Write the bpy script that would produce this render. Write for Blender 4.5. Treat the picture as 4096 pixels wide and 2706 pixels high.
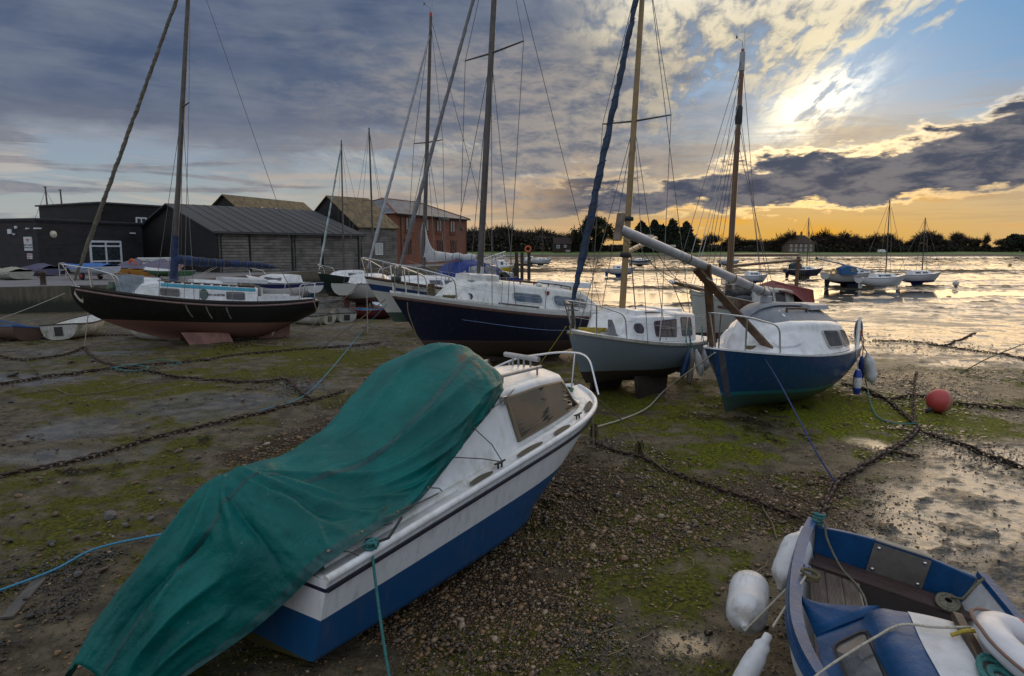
import bpy, bmesh, math, random
import numpy as np
from mathutils import Vector, Matrix
for _o in list(bpy.data.objects):
    bpy.data.objects.remove(_o)
SC = bpy.context.scene
COL = SC.collection
rng = np.random.default_rng(7)
random.seed(7)
R = math.radians
pi = math.pi

# ------------------------------------------------------------------ camera
F_PX, PITCH, CAM_H = 682.67, math.atan(88 / 682.67), 3.0
cam_d = bpy.data.cameras.new('camera')
cam_d.sensor_width, cam_d.lens = 36.0, 24.0
cam_d.clip_start, cam_d.clip_end = 0.1, 6000
cam = bpy.data.objects.new('camera', cam_d)
COL.objects.link(cam)
cam.location = (0, 0, CAM_H)
cam.rotation_euler = (pi / 2 - PITCH, 0, 0)
SC.camera = cam

# ------------------------------------------------------------------ view
SC.view_settings.view_transform = 'Standard'
SC.view_settings.look = 'None'
SC.view_settings.exposure = 0.38
SC.view_settings.gamma = 1.0
SC.view_settings.use_curve_mapping = False
SC.cycles.use_denoising = True
SC.cycles.max_bounces = 6
SC.cycles.glossy_bounces = 3
SC.cycles.transmission_bounces = 4
SC.cycles.sample_clamp_indirect = 6

# ------------------------------------------------------------------ node helpers
class S:
    """a socket with arithmetic: builds math nodes"""
    def __init__(s, nt, so): s.nt, s.so = nt, so
    def _m(s, op, *a, clamp=False):
        n = s.nt.nodes.new('ShaderNodeMath'); n.operation = op; n.use_clamp = clamp
        for i, v in enumerate((s,) + a): put(s.nt, v, n.inputs[i])
        return S(s.nt, n.outputs[0])
    def __add__(s, o): return s._m('ADD', o)
    __radd__ = __add__
    def __sub__(s, o): return s._m('SUBTRACT', o)
    def __rsub__(s, o): return (s * -1.0) + o
    def __mul__(s, o): return s._m('MULTIPLY', o)
    __rmul__ = __mul__
    def __truediv__(s, o): return s._m('DIVIDE', o)
    def pow(s, e): return s._m('POWER', e)
    def max(s, o): return s._m('MAXIMUM', o)
    def min(s, o): return s._m('MINIMUM', o)
    def abs(s): return s._m('ABSOLUTE')
    def exp(s): return s._m('EXPONENT')
    def sat(s): return s._m('ADD', 0.0, clamp=True)
    def gt(s, o): return s._m('GREATER_THAN', o)
    def ss(s, a, b, lo=0.0, hi=1.0):
        n = s.nt.nodes.new('ShaderNodeMapRange'); n.interpolation_type = 'SMOOTHSTEP'
        put(s.nt, s, n.inputs[0])
        for i, v in zip((1, 2, 3, 4), (a, b, lo, hi)): put(s.nt, v, n.inputs[i])
        return S(s.nt, n.outputs[0])

def put(nt, v, inp):
    if isinstance(v, S): nt.links.new(v.so, inp)
    elif isinstance(v, bpy.types.NodeSocket): nt.links.new(v, inp)
    else:
        if hasattr(inp.default_value, '__len__') and not hasattr(v, '__len__'): v = (v,) * len(inp.default_value)
        if hasattr(v, '__len__') and len(v) == 3 and len(inp.default_value) == 4: v = (*v, 1.0)
        inp.default_value = v

def mixc(nt, f, a, b, mode='MIX'):
    n = nt.nodes.new('ShaderNodeMix'); n.data_type = 'RGBA'; n.blend_type = mode
    put(nt, f, n.inputs[0]); put(nt, a, n.inputs[6]); put(nt, b, n.inputs[7])
    return S(nt, n.outputs[2])

def noise(nt, vec, scale, detail=4, rough=0.55, dist=0.0, out=0):
    n = nt.nodes.new('ShaderNodeTexNoise'); n.inputs['Scale'].default_value = scale
    n.inputs['Detail'].default_value = detail; n.inputs['Roughness'].default_value = rough
    n.inputs['Distortion'].default_value = dist
    if vec is not None: put(nt, vec, n.inputs['Vector'])
    return S(nt, n.outputs[out])

def xyz(nt, x, y, z):
    n = nt.nodes.new('ShaderNodeCombineXYZ')
    for i, v in enumerate((x, y, z)): put(nt, v, n.inputs[i])
    return S(nt, n.outputs[0])

def sep(nt, v):
    n = nt.nodes.new('ShaderNodeSeparateXYZ'); put(nt, v, n.inputs[0])
    return [S(nt, o) for o in n.outputs]

def vscale(nt, v, sc):
    n = nt.nodes.new('ShaderNodeVectorMath'); n.operation = 'MULTIPLY'
    put(nt, v, n.inputs[0]); put(nt, sc, n.inputs[1])
    return S(nt, n.outputs[0])

# ------------------------------------------------------------------ sky, sun
SUN_AZ, SUN_EL = 23.4, 10.8      # degrees right of the view axis, above the horizon
world = bpy.data.worlds.new('World'); SC.world = world; world.use_nodes = True
def build_sky():
    nt = world.node_tree; nt.nodes.clear()
    out = nt.nodes.new('ShaderNodeOutputWorld'); bg = nt.nodes.new('ShaderNodeBackground')
    nt.links.new(bg.outputs[0], out.inputs[0])
    sky = nt.nodes.new('ShaderNodeTexSky'); sky.sky_type = 'NISHITA'; sky.sun_disc = False
    sky.sun_elevation = R(SUN_EL); sky.sun_rotation = R(SUN_AZ)
    sky.air_density = 1.0; sky.dust_density = 1.6; sky.ozone_density = 1.5
    tc = nt.nodes.new('ShaderNodeTexCoord'); D = S(nt, tc.outputs['Generated'])
    x, y, z = sep(nt, D)
    az = x._m('ARCTAN2', y) * (180 / pi)
    el = z._m('ARCSINE') * (180 / pi)
    sd = (math.sin(R(SUN_AZ)) * math.cos(R(SUN_EL)), math.cos(R(SUN_AZ)) * math.cos(R(SUN_EL)), math.sin(R(SUN_EL)))
    cs = (x * sd[0] + y * sd[1] + z * sd[2]).sat()
    ang = cs._m('ARCCOSINE') * (180 / pi)          # degrees from the sun (0..90)
    zz = z.max(0.0)
    # puffy-cloud space (flattened towards the horizon) and the plane of the high cloud
    P3 = xyz(nt, x, y, z * 3.2)
    pu = x / (zz + 0.10); pv = y / (zz + 0.10)
    # streaks of the high cloud run from lower left to upper right in the west
    su = pv * 0.98 + pu * 0.17; sv = pu * 0.98 - pv * 0.17
    n_big = noise(nt, P3, 2.3, 3, 0.55)
    n_mid = noise(nt, P3, 7.0, 5, 0.58, 0.3)
    n_fine = noise(nt, P3, 21.0, 5, 0.62, 0.25)
    n_str = noise(nt, xyz(nt, su * 0.42, sv * 2.6, 3.1), 1.5, 6, 0.66, 0.30)
    n_rip = noise(nt, xyz(nt, su * 1.3, sv * 3.4, 7.7), 4.0, 4, 0.62, 0.5)
    n_lay = noise(nt, xyz(nt, az * 0.075, el * 0.62, 1.7), 1.0, 6, 0.62, 0.5)
    n_lay2 = noise(nt, xyz(nt, az * 0.060, el * 0.80, 9.2), 1.0, 6, 0.60, 0.5)
    # --- clear air: real sky, with the glow of the low sun along the horizon
    nish = vscale(nt, S(nt, sky.outputs[0]), (0.060, 0.066, 0.074))
    hor = (el * el * (-1 / 42.0)).exp() * el.ss(-3, 0.5)
    west = ((az - 22) * (az - 22) * (-1 / 950.0)).exp()
    blue = mixc(nt, el.ss(2, 13), (0.20, 0.31, 0.35), (0.040, 0.19, 0.40))
    air = mixc(nt, 0.90, nish, blue)
    air = mixc(nt, (hor * (west * 0.85 + 0.08)).sat(), air, (0.56, 0.29, 0.030))
    air = mixc(nt, (hor * (1.0 - west) * 0.45).sat(), air, (0.40, 0.345, 0.32))
    # --- high cloud: cream sheet, streaky, with a blue rift in the west
    rift = (el - (10.6 + (az - 24) * 0.30) + (n_str - 0.5) * 10.0 + (n_rip - 0.5) * 3.0)      # 0 along the rift
    riftm = (rift * rift * (-1 / 13.0)).exp() * az.ss(5, 13)
    veil = ((ang * ang) * (-1 / 20.0)).exp()
    riftm = riftm * (1.0 - veil * 0.85)
    hi = (n_str * 0.65 + n_rip * 0.5 + n_big * 0.25).ss(0.50, 0.80)
    hi = (hi + az.ss(28, -4) * 0.55 + el.ss(11, 20) * 0.30 - riftm * 1.7).sat()
    hi = hi * el.ss(3.5, 9)
    lum = n_rip * 0.50 + n_str * 0.50 + (n_mid - 0.5) * 0.25
    hicol = mixc(nt, (lum + (n_fine - 0.5) * 0.22).ss(0.41, 0.57), (0.17, 0.178, 0.20), (0.70, 0.60, 0.39))
    hicol = mixc(nt, ang.ss(30, 75), hicol, mixc(nt, lum.ss(0.37, 0.60), (0.27, 0.30, 0.37), (0.58, 0.61, 0.66)))
    hicol = mixc(nt, az.ss(14, -26) * az.ss(-95, -55), hicol, (0.24, 0.27, 0.32))
    hicol = mixc(nt, el.ss(14, 24) * 0.7, hicol, mixc(nt, lum.ss(0.37, 0.60), (0.26, 0.28, 0.32), (0.62, 0.63, 0.64)))
    zb = el.ss(13, 26) * 0.15 + 1.0
    hicol = mixc(nt, 1.0, hicol, xyz(nt, zb, zb, zb), 'MULTIPLY')
    sky1 = mixc(nt, (hi * 0.95).sat(), air, hicol)
    # --- glow round the veiled sun
    halo = ((ang * ang) * (-1 / 45.0)).exp() * el.ss(4.0, 9.0)
    ca_ = (az - SUN_AZ) * 0.90 + (el - SUN_EL) * 0.43; cb_ = (el - SUN_EL) * 0.90 - (az - SUN_AZ) * 0.43
    core = ((ca_ * ca_ * (-1 / 10.0)) - (cb_ * cb_ / 2.4)).exp() * (n_str * 0.85 + n_rip * 0.45).ss(0.56, 0.74)
    sky1 = mixc(nt, 1.0, sky1, vscale(nt, xyz(nt, halo, halo, halo), (0.05, 0.04, 0.022)), 'ADD')
    sky1 = mixc(nt, 1.0, sky1, vscale(nt, xyz(nt, core, core, core), (1.5, 1.3, 0.88)), 'ADD')
    # --- layered low bands, gold in the west, cream and pink to the left
    low = (el * el * (-1 / 55.0)).exp() * el.ss(-0.5, 0.6)
    lay = n_lay.ss(0.44, 0.60) * low
    laycol = mixc(nt, west, mixc(nt, n_mid.ss(0.4, 0.65), (0.40, 0.36, 0.35), (0.54, 0.42, 0.31)), mixc(nt, n_lay2.ss(0.4, 0.6), (0.66, 0.32, 0.030), (0.52, 0.29, 0.10)))
    sky2 = mixc(nt, (lay * 0.80).sat(), sky1, laycol)
    dk = (n_lay2 + (n_mid - 0.5) * 0.25).ss(0.50, 0.60) * el.ss(1.2, 2.8) * el.ss(13, 8) * 0.85
    sky2 = mixc(nt, (dk * (1.0 - west * 0.60)).sat(), sky2, mixc(nt, west, mixc(nt, n_fine.ss(0.35, 0.65), (0.115, 0.135, 0.18), (0.22, 0.215, 0.23)), (0.40, 0.27, 0.14)))
    # --- the slate bank on the left
    wob = (n_big - 0.5) * 16.0 + (n_mid - 0.5) * 8.0 + (n_fine - 0.5) * 2.5
    ledge = el - (7.0 + (az + 30) * 0.030) + wob * 0.60 - (az - (-1.0)).ss(0, 14) * 12.0
    lend = (az * -1.0 + 1.0) + el * 0.15 + wob * 1.5
    bank = ledge.ss(-1.2, 2.6) * lend.ss(-7, 5)
    bank = bank * el.ss(46, 24) * az.ss(-95, -55)
    bcol = mixc(nt, (n_mid * 0.55 + n_big * 0.5 + (n_lay - 0.5) * 0.3).ss(0.36, 0.70), (0.046, 0.070, 0.132), (0.122, 0.148, 0.200))
    bcol = mixc(nt, ledge.ss(4.5, -1.0) * 0.75, bcol, (0.185, 0.19, 0.21))
    sky3 = mixc(nt, (bank * 0.96).sat(), sky2, bcol)
    # --- broken grey cumulus in the middle
    midm = ((az - 2.0) * (az - 2.0) * (-1 / 230.0)).exp() * el.ss(2.0, 4.5) * el.ss(19, 13)
    cu = (n_mid * 0.8 + n_big * 0.45 + n_fine * 0.12 + midm * 0.10).ss(0.64, 0.77) * midm
    sky3 = mixc(nt, (cu * 0.92).sat(), sky3, mixc(nt, n_fine.ss(0.35, 0.65), (0.105, 0.12, 0.16), (0.26, 0.235, 0.22)))
    # --- the dark cumulus band under the sun
    cen = 5.5 + (az - 24) * 0.085
    thick = 1.0 + (az - 6.0).max(0.0) * 0.060
    wob2 = (n_mid - 0.5) * 6.5 + (n_fine - 0.5) * 3.2
    bd = thick - (el - cen + wob2).abs()
    band = bd.ss(-0.15, 0.40) * az.ss(-2, 8)
    band = band * az.ss(120, 70)
    rim = (bd.ss(-0.55, 0.0) - bd.ss(0.0, 0.55)).sat() * ((ang * ang) * (-1 / 130.0)).exp() * az.ss(0, 10)
    bandcol = mixc(nt, (n_fine * 0.65 + n_mid * 0.35).ss(0.42, 0.60), (0.045, 0.056, 0.088), (0.150, 0.142, 0.152))
    sky3 = mixc(nt, (band * 0.97).sat(), sky3, bandcol)
    sky3 = mixc(nt, 1.0, sky3, vscale(nt, xyz(nt, rim, rim, rim), (0.75, 0.52, 0.22)), 'ADD')
    # below the horizon
    sky3 = mixc(nt, el.ss(-0.4, -4.0), sky3, (0.10, 0.095, 0.085))
    put(nt, sky3, bg.inputs['Color']); bg.inputs['Strength'].default_value = SKY_STRENGTH
SKY_STRENGTH = 1.0
build_sky()
world.cycles.sampling_method = 'MANUAL'; world.cycles.sample_map_resolution = 512
sun_d = bpy.data.lights.new('sun', 'SUN'); sun_d.energy = 0.75; sun_d.angle = R(52); sun_d.color = (1.0, 0.70, 0.38)
sun = bpy.data.objects.new('sun', sun_d); COL.objects.link(sun)
_sd = Vector((math.sin(R(SUN_AZ)) * math.cos(R(SUN_EL)), math.cos(R(SUN_AZ)) * math.cos(R(SUN_EL)), math.sin(R(SUN_EL))))
sun.rotation_euler = _sd.to_track_quat('Z', 'Y').to_euler()
# ------------------------------------------------------------------ picture -> place
_F = Vector((0, math.cos(PITCH), -math.sin(PITCH))); _U = Vector((0, math.sin(PITCH), math.cos(PITCH)))
def ray(px, py):
    return Vector(((px - 512) / F_PX, 0, 0)) + _U * ((338 - py) / F_PX) + _F
def at_z(px, py, z):
    d = ray(px, py); t = (z - CAM_H) / d.z
    return Vector((0, 0, CAM_H)) + d * t
def at_y(px, py, y):
    d = ray(px, py); t = y / d.y
    return Vector((0, 0, CAM_H)) + d * t
def px_of(p):
    d = Vector(p) - Vector((0, 0, CAM_H)); w = d.dot(_F)
    return 512 + F_PX * d.x / w, 338 - F_PX * d.dot(_U) / w

# ------------------------------------------------------------------ numpy noise
def _hash(ix, iy, seed):
    h = (ix.astype(np.int64) * 374761393 + iy.astype(np.int64) * 668265263 + seed * 1442695041) & 0xFFFFFFFF
    h = ((h ^ (h >> 13)) * 1274126177) & 0xFFFFFFFF
    return ((h ^ (h >> 16)) & 0xFFFFFF) / float(0xFFFFFF)
def vnoise(x, y, seed=0):
    ix, iy = np.floor(x), np.floor(y); fx, fy = x - ix, y - iy
    fx = fx * fx * fx * (fx * (fx * 6 - 15) + 10); fy = fy * fy * fy * (fy * (fy * 6 - 15) + 10)
    a = _hash(ix, iy, seed); b = _hash(ix + 1, iy, seed); c = _hash(ix, iy + 1, seed); d = _hash(ix + 1, iy + 1, seed)
    return a + (b - a) * fx + (c - a) * fy + (a - b - c + d) * fx * fy
def fbm(x, y, oct=4, seed=0, rough=0.5):
    s = 0; a = 1.0; t = 0
    x = np.asarray(x, float); y = np.asarray(y, float)
    for i in range(oct):
        s = s + a * vnoise(x, y, seed + i * 17); t += a; a *= rough
        x, y = x * 1.93 + y * 0.55 + 3.1, y * 1.93 - x * 0.55 + 7.7
    return s / t
def sstep(a, b, v):
    t = np.clip((np.asarray(v, float) - a) / (b - a), 0, 1); return t * t * (3 - 2 * t)

# ------------------------------------------------------------------ materials
MATS = {}
def mat(name, col, rough=0.5, metal=0.0, var=0.12, vscale_=6.0, bump=0.0, bscale=40.0, dirt=0.0, dirtcol=(0.05, 0.045, 0.03),
        coat=0.0, spec=0.5, alpha=None, grain=None, attr=None):
    """a worn, slightly uneven paint or stuff: colour varied by noise, optional dirt, bump, streaks"""
    if name in MATS: return MATS[name]
    m = bpy.data.materials.new(name); m.use_nodes = True; nt = m.node_tree
    b = nt.nodes['Principled BSDF']
    tc = nt.nodes.new('ShaderNodeTexCoord'); O = S(nt, tc.outputs['Object'])
    c = (*col, 1.0)
    n1 = noise(nt, O, vscale_, 4, 0.6)
    dark = tuple(v * (1 - var) for v in col); lite = tuple(min(1, v * (1 + var)) for v in col)
    cc = mixc(nt, n1.ss(0.3, 0.7), dark, lite)
    if grain:   # streaked grain along an axis
        g = noise(nt, vscale(nt, O, grain), 1.0, 5, 0.65)
        cc = mixc(nt, g.ss(0.35, 0.65) * 0.7, cc, tuple(v * 0.45 for v in col))
    if dirt:
        n2 = noise(nt, vscale(nt, O, (1, 1, 0.45)), 9.0, 6, 0.7)
        n3 = noise(nt, O, 2.0, 3, 0.5)
        cc = mixc(nt, ((n2 * 0.6 + n3 * 0.5).ss(0.52, 0.72) * dirt).sat(), cc, dirtcol)
    put(nt, cc, b.inputs['Base Color'])
    n4 = noise(nt, O, vscale_ * 3.1, 4, 0.6)
    put(nt, (n4 * 0.22 + (rough - 0.11)).sat(), b.inputs['Roughness'])
    b.inputs['Metallic'].default_value = metal
    b.inputs['Specular IOR Level'].default_value = spec
    b.inputs['Coat Weight'].default_value = coat
    if bump:
        bn = nt.nodes.new('ShaderNodeBump'); bn.inputs['Strength'].default_value = bump; bn.inputs['Distance'].default_value = 0.01
        put(nt, noise(nt, O, bscale, 5, 0.6), bn.inputs['Height']); nt.links.new(bn.outputs[0], b.inputs['Normal'])
    if alpha is not None: b.inputs['Alpha'].default_value = alpha
    MATS[name] = m
    return m

def hull_mat(name, bands, sheer=None, rough=0.32, dirt=0.25, var=0.07, coat=0.15):
    """topsides painted in bands; bands = [(z below which, colour), ...] in the boat's own height above its keel line,
    sheer = [(girth below which, colour)] bands that follow the sheer (attribute 'girth', 0 keel .. 1 deck edge)"""
    m = bpy.data.materials.new(name); m.use_nodes = True; nt = m.node_tree; b = nt.nodes['Principled BSDF']
    tc = nt.nodes.new('ShaderNodeTexCoord'); O = S(nt, tc.outputs['Object']); x, y, z = sep(nt, O)
    at = nt.nodes.new('ShaderNodeAttribute'); at.attribute_name = 'girth'; g = S(nt, at.outputs['Fac'])
    wob = (noise(nt, O, 14.0, 4, 0.6) - 0.5) * 0.025
    cc = bands[-1][1]
    cc = mixc(nt, 0.0, bands[-1][1], bands[-1][1])
    for zt, col in reversed(bands[:-1]):
        cc = mixc(nt, (z + wob * (1.0 if zt == bands[0][0] else 0.12)).gt(zt), col, cc)
    if sheer:
        for (g0, g1, col) in sheer:
            cc = mixc(nt, g.gt(g0) * (1.0 - g.gt(g1)), cc, col)
    n1 = noise(nt, O, 2.2, 4, 0.6)
    cc = mixc(nt, n1.ss(0.35, 0.7) * var * 2, cc, (0.5, 0.5, 0.5), 'SOFT_LIGHT')
    st = noise(nt, vscale(nt, O, (14, 14, 1.6)), 1.0, 5, 0.65)      # vertical weather streaks
    cc = mixc(nt, (st.ss(0.48, 0.78) * dirt * 0.8).sat(), cc, (0.13, 0.115, 0.08))
    n2 = noise(nt, O, 16.0, 6, 0.7)
    low = z.ss(bands[0][0] + 0.30, bands[0][0] - 0.25)
    cc = mixc(nt, (n2.ss(0.45, 0.75) * (low * 0.8 + 0.08) * dirt * 2.2).sat(), cc, (0.045, 0.047, 0.022))
    put(nt, cc, b.inputs['Base Color'])
    put(nt, (noise(nt, O, 9.0, 4, 0.6) * 0.3 + (rough - 0.15) + low * 0.30).sat(), b.inputs['Roughness'])
    b.inputs['Coat Weight'].default_value = coat
    MATS[name] = m
    return m

def glass_mat(name, col=(0.015, 0.016, 0.02), rough=0.06):
    if name in MATS: return MATS[name]
    m = bpy.data.materials.new(name); m.use_nodes = True; nt = m.node_tree; b = nt.nodes['Principled BSDF']
    tc = nt.nodes.new('ShaderNodeTexCoord'); O = S(nt, tc.outputs['Object'])
    n = noise(nt, O, 5.0, 3, 0.6)
    put(nt, mixc(nt, n.ss(0.35, 0.7), col, tuple(v * 2.2 + 0.008 for v in col)), b.inputs['Base Color'])
    put(nt, n * 0.10 + rough, b.inputs['Roughness']); b.inputs['Specular IOR Level'].default_value = 0.8
    MATS[name] = m; return m

# ------------------------------------------------------------------ objects
def link(name, me, m=None, parent=None, loc=None):
    o = bpy.data.objects.new(name, me); COL.objects.link(o)
    if m is not None and me is not None and len(me.materials) == 0:
        me.materials.append(m)
    if parent is not None: o.parent = parent
    if loc is not None: o.location = loc
    return o
def tag(o, label=None, cat=None, group=None, kind=None):
    if label: o['label'] = label
    if cat: o['category'] = cat
    if group: o['group'] = group
    if kind: o['kind'] = kind
    return o
def thing(name, label, cat, loc=(0, 0, 0), rz=0.0, group=None, rot=None):
    o = bpy.data.objects.new(name, None); COL.objects.link(o); o.empty_display_size = 0.2
    o.location = loc; o.rotation_euler = rot if rot is not None else (0, 0, rz)
    return tag(o, label, cat, group)
def copy_tree(o, parent=None):
    c = o.copy(); COL.objects.link(c); c.parent = parent
    for ch in [k for k in bpy.data.objects if k.parent == o]: copy_tree(ch, c)
    return c

class MB:
    """collects shapes; build() makes ONE mesh object of them"""
    def __init__(s): s.v, s.f, s.sm = [], [], []
    def add(s, verts, faces, smooth=False):
        n = len(s.v); s.v.extend([tuple(p) for p in verts]); s.f.extend([tuple(i + n for i in f) for f in faces]); s.sm.extend([smooth] * len(faces))
        return s
    def box(s, c, size, rot=None):
        hx, hy, hz = size[0] / 2, size[1] / 2, size[2] / 2
        vs = [Vector((a * hx, b * hy, d * hz)) for d in (-1, 1) for b in (-1, 1) for a in (-1, 1)]
        if rot is not None:
            M = rot if isinstance(rot, Matrix) else Matrix.Rotation(rot, 3, 'Z'); vs = [M @ v for v in vs]
        c = Vector(c)
        return s.add([v + c for v in vs], [(0, 2, 3, 1), (4, 5, 7, 6), (0, 1, 5, 4), (2, 6, 7, 3), (0, 4, 6, 2), (1, 3, 7, 5)])
    def beam(s, a, b, w, h, up=(0, 0, 1)):
        a, b = Vector(a), Vector(b); d = (b - a); L = d.length; d.normalize(); up = Vector(up)
        sx = d.cross(up)
        if sx.length < 1e-4: sx = d.cross(Vector((0, 1, 0)))
        sx.normalize(); u = sx.cross(d)
        vs = []
        for p in (a, b):
            for i, j in ((-1, -1), (1, -1), (1, 1), (-1, 1)): vs.append(p + sx * (i * w / 2) + u * (j * h / 2))
        return s.add(vs, [(3, 2, 1, 0), (4, 5, 6, 7), (0, 1, 5, 4), (1, 2, 6, 5), (2, 3, 7, 6), (3, 0, 4, 7)])
    def tube(s, pts, r, n=8, caps=True, smooth=True):
        pts = [Vector(p) for p in pts]; k = len(pts)
        rs = r if hasattr(r, '__len__') else [r] * k
        tang = []
        for i in range(k):
            d = pts[min(i + 1, k - 1)] - pts[max(i - 1, 0)]
            tang.append(d.normalized() if d.length > 1e-9 else Vector((0, 0, 1)))
        ref = Vector((0, 0, 1)) if abs(tang[0].z) < 0.9 else Vector((1, 0, 0))
        nrm = tang[0].cross(ref).normalized(); rings = []
        for i in range(k):
            nrm = (nrm - tang[i] * nrm.dot(tang[i]))
            if nrm.length < 1e-6: nrm = tang[i].orthogonal()
            nrm.normalize(); bn = tang[i].cross(nrm)
            rings.append([pts[i] + (nrm * math.cos(2 * pi * j / n) + bn * math.sin(2 * pi * j / n)) * rs[i] for j in range(n)])
        vs = [p for rg in rings for p in rg]; fs = []
        for i in range(k - 1):
            for j in range(n):
                a, b = i * n + j, i * n + (j + 1) % n
                fs.append((a, b, b + n, a + n))
        s.add(vs, fs, smooth)
        if caps:
            s.add(rings[0], [tuple(reversed(range(n)))]); s.add(rings[-1], [tuple(range(n))])
        return s
    def lathe(s, prof, n=16, M=None, smooth=True):
        """prof = [(radius, height)...] about z"""
        vs, fs = [], []
        for (r, z) in prof:
            for j in range(n): vs.append(Vector((r * math.cos(2 * pi * j / n), r * math.sin(2 * pi * j / n), z)))
        if M is not None: vs = [M @ v for v in vs]
        for i in range(len(prof) - 1):
            for j in range(n):
                a, b = i * n + j, i * n + (j + 1) % n; fs.append((a, b, b + n, a + n))
        s.add(vs, fs, smooth)
        if prof[0][0] > 1e-4: s.add(vs[:n], [tuple(reversed(range(n)))])
        if prof[-1][0] > 1e-4: s.add(vs[-n:], [tuple(range(n))])
        return s
    def grid(s, G, smooth=True, closeu=False, flip=False):
        G = [[Vector(p) for p in row] for row in G]; a, b = len(G), len(G[0]); fs = []
        for i in range(a - 1 + (1 if closeu else 0)):
            for j in range(b - 1):
                q = (i * b + j, i * b + j + 1, ((i + 1) % a) * b + j + 1, ((i + 1) % a) * b + j)
                fs.append(q[::-1] if flip else q)
        return s.add([p for r in G for p in r], fs, smooth)
    def prism(s, poly, z0, z1, M=None):
        """poly in xy, extruded"""
        n = len(poly); vs = [Vector((p[0], p[1], z0)) for p in poly] + [Vector((p[0], p[1], z1)) for p in poly]
        if M is not None: vs = [M @ v for v in vs]
        return s.add(vs, [tuple(reversed(range(n))), tuple(range(n, 2 * n))] + [(i, (i + 1) % n, n + (i + 1) % n, n + i) for i in range(n)])
    def build(s, name, m, parent=None, loc=None, bevel=0.0):
        me = bpy.data.meshes.new(name); me.from_pydata(s.v, [], s.f)
        me.polygons.foreach_set('use_smooth', s.sm); me.update()
        o = link(name, me, m, parent, loc)
        if bevel:
            bv = o.modifiers.new('bevel', 'BEVEL'); bv.width = bevel; bv.segments = 2; bv.limit_method = 'ANGLE'
        return o

def catenary(a, b, sag=0.0, n=16, wob=0.0, seed=0):
    a, b = Vector(a), Vector(b); r = random.Random(seed); out = []
    for i in range(n + 1):
        t = i / n; p = a.lerp(b, t); p.z -= sag * 4 * t * (1 - t)
        if wob and 0 < i < n: p += Vector((r.uniform(-wob, wob), r.uniform(-wob, wob), r.uniform(-wob, wob) * 0.3))
        out.append(p)
    return out
def rope(name, pts, r, m, parent=None, n=6):
    return MB().tube(pts, r, n).build(name, m, parent)
def spline(pts, n=8):
    """Catmull-Rom through the points"""
    P = [Vector(p) for p in pts]; P = [P[0] * 2 - P[1]] + P + [P[-1] * 2 - P[-2]]; out = []
    for i in range(1, len(P) - 2):
        for k in range(n):
            t = k / n; a, b, c, d = P[i - 1], P[i], P[i + 1], P[i + 2]
            out.append(0.5 * ((2 * b) + (c - a) * t + (2 * a - 5 * b + 4 * c - d) * t * t + (3 * b - a - 3 * c + d) * t ** 3))
    out.append(P[-2]); return out

def text_mesh(name, txt, size, m, parent, M, depth=0.002, font_bold=False):
    cu = bpy.data.curves.new(name, 'FONT'); cu.body = txt; cu.size = size; cu.extrude = depth; cu.align_x = 'CENTER'; cu.align_y = 'CENTER'
    if font_bold: cu.offset = size * 0.02
    o = bpy.data.objects.new(name, cu); COL.objects.link(o)
    dg = bpy.context.evaluated_depsgraph_get(); me = bpy.data.meshes.new_from_object(o.evaluated_get(dg))
    bpy.data.objects.remove(o); me.name = name
    o = link(name, me, m, parent); me.materials.clear(); me.materials.append(m); o.matrix_local = M
    return o
# ------------------------------------------------------------------ the foreshore
def z_base(x, y):
    d = np.asarray(y, float) * 0.90 + np.asarray(x, float) * 0.45
    z = -0.9 * sstep(8, 58, d)
    # far bank
    far = sstep(338, 352, y + 0.02 * x) * 1.3 + np.clip((np.asarray(y, float) - 358) / 45, 0, 1) * 1.9
    return z + far
def mud_zone(x, y):
    """0..1: the soft shining mud flat on the right and beyond"""
    x = np.asarray(x, float); y = np.asarray(y, float)
    w = (fbm(x * 0.30, y * 0.30, 4, 5) - 0.5) * 5.0 + (fbm(x * 1.3, y * 1.3, 3, 9) - 0.5) * 1.2
    right = (x - 0.64 * y + 1.0) + w * 0.55                     # right of a line running away from the dinghy
    a = sstep(-0.5, 0.9, right) * (1 - 0.93 * sstep(9.6, 10.8, y + w * 0.45) * sstep(18.3, 16.4, y - 0.25 * (x - 9) + w * 0.4))
    b = sstep(17.0, 20.5, y - 0.25 * (x - 9) + w * 0.5) * sstep(1.0, 6.0, x - 0.12 * (y - 20) + w)
    c = sstep(30, 44, y + w * 2)
    return np.clip(np.maximum(np.maximum(a, b), c), 0, 1)
def mud_banks(x, y):
    """dark weedy banks that stand proud of the flats"""
    x = np.asarray(x, float); y = np.asarray(y, float)
    w = (fbm(x * 0.02, y * 0.03, 3, 101) - 0.5); f = fbm(x * 0.22, y * 0.42, 5, 103, 0.70); s = 0
    for (D, wd, g) in ((47, 9, .55), (68, 7, .85), (128, 20, 1.0), (185, 22, .7), (255, 26, .6)):
        s = np.maximum(s, g * np.exp(-((y - D - w * D * 0.35) / wd) ** 2))
    return sstep(0.62, 0.80, s * 0.62 + (f - 0.5) * 1.1 + 0.22) * sstep(24, 34, y) * sstep(330, 300, y)
def blobs(x, y, L):
    s = 0
    for (px, py, rx, ry, wgt) in L:
        p = at_z(px, py, 0.0); k = p.y / F_PX
        s = s + wgt * np.exp(-(((x - p.x) / (rx * k)) ** 2 + ((y - p.y) / (ry * k * p.y / CAM_H)) ** 2))
    return s
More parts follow.
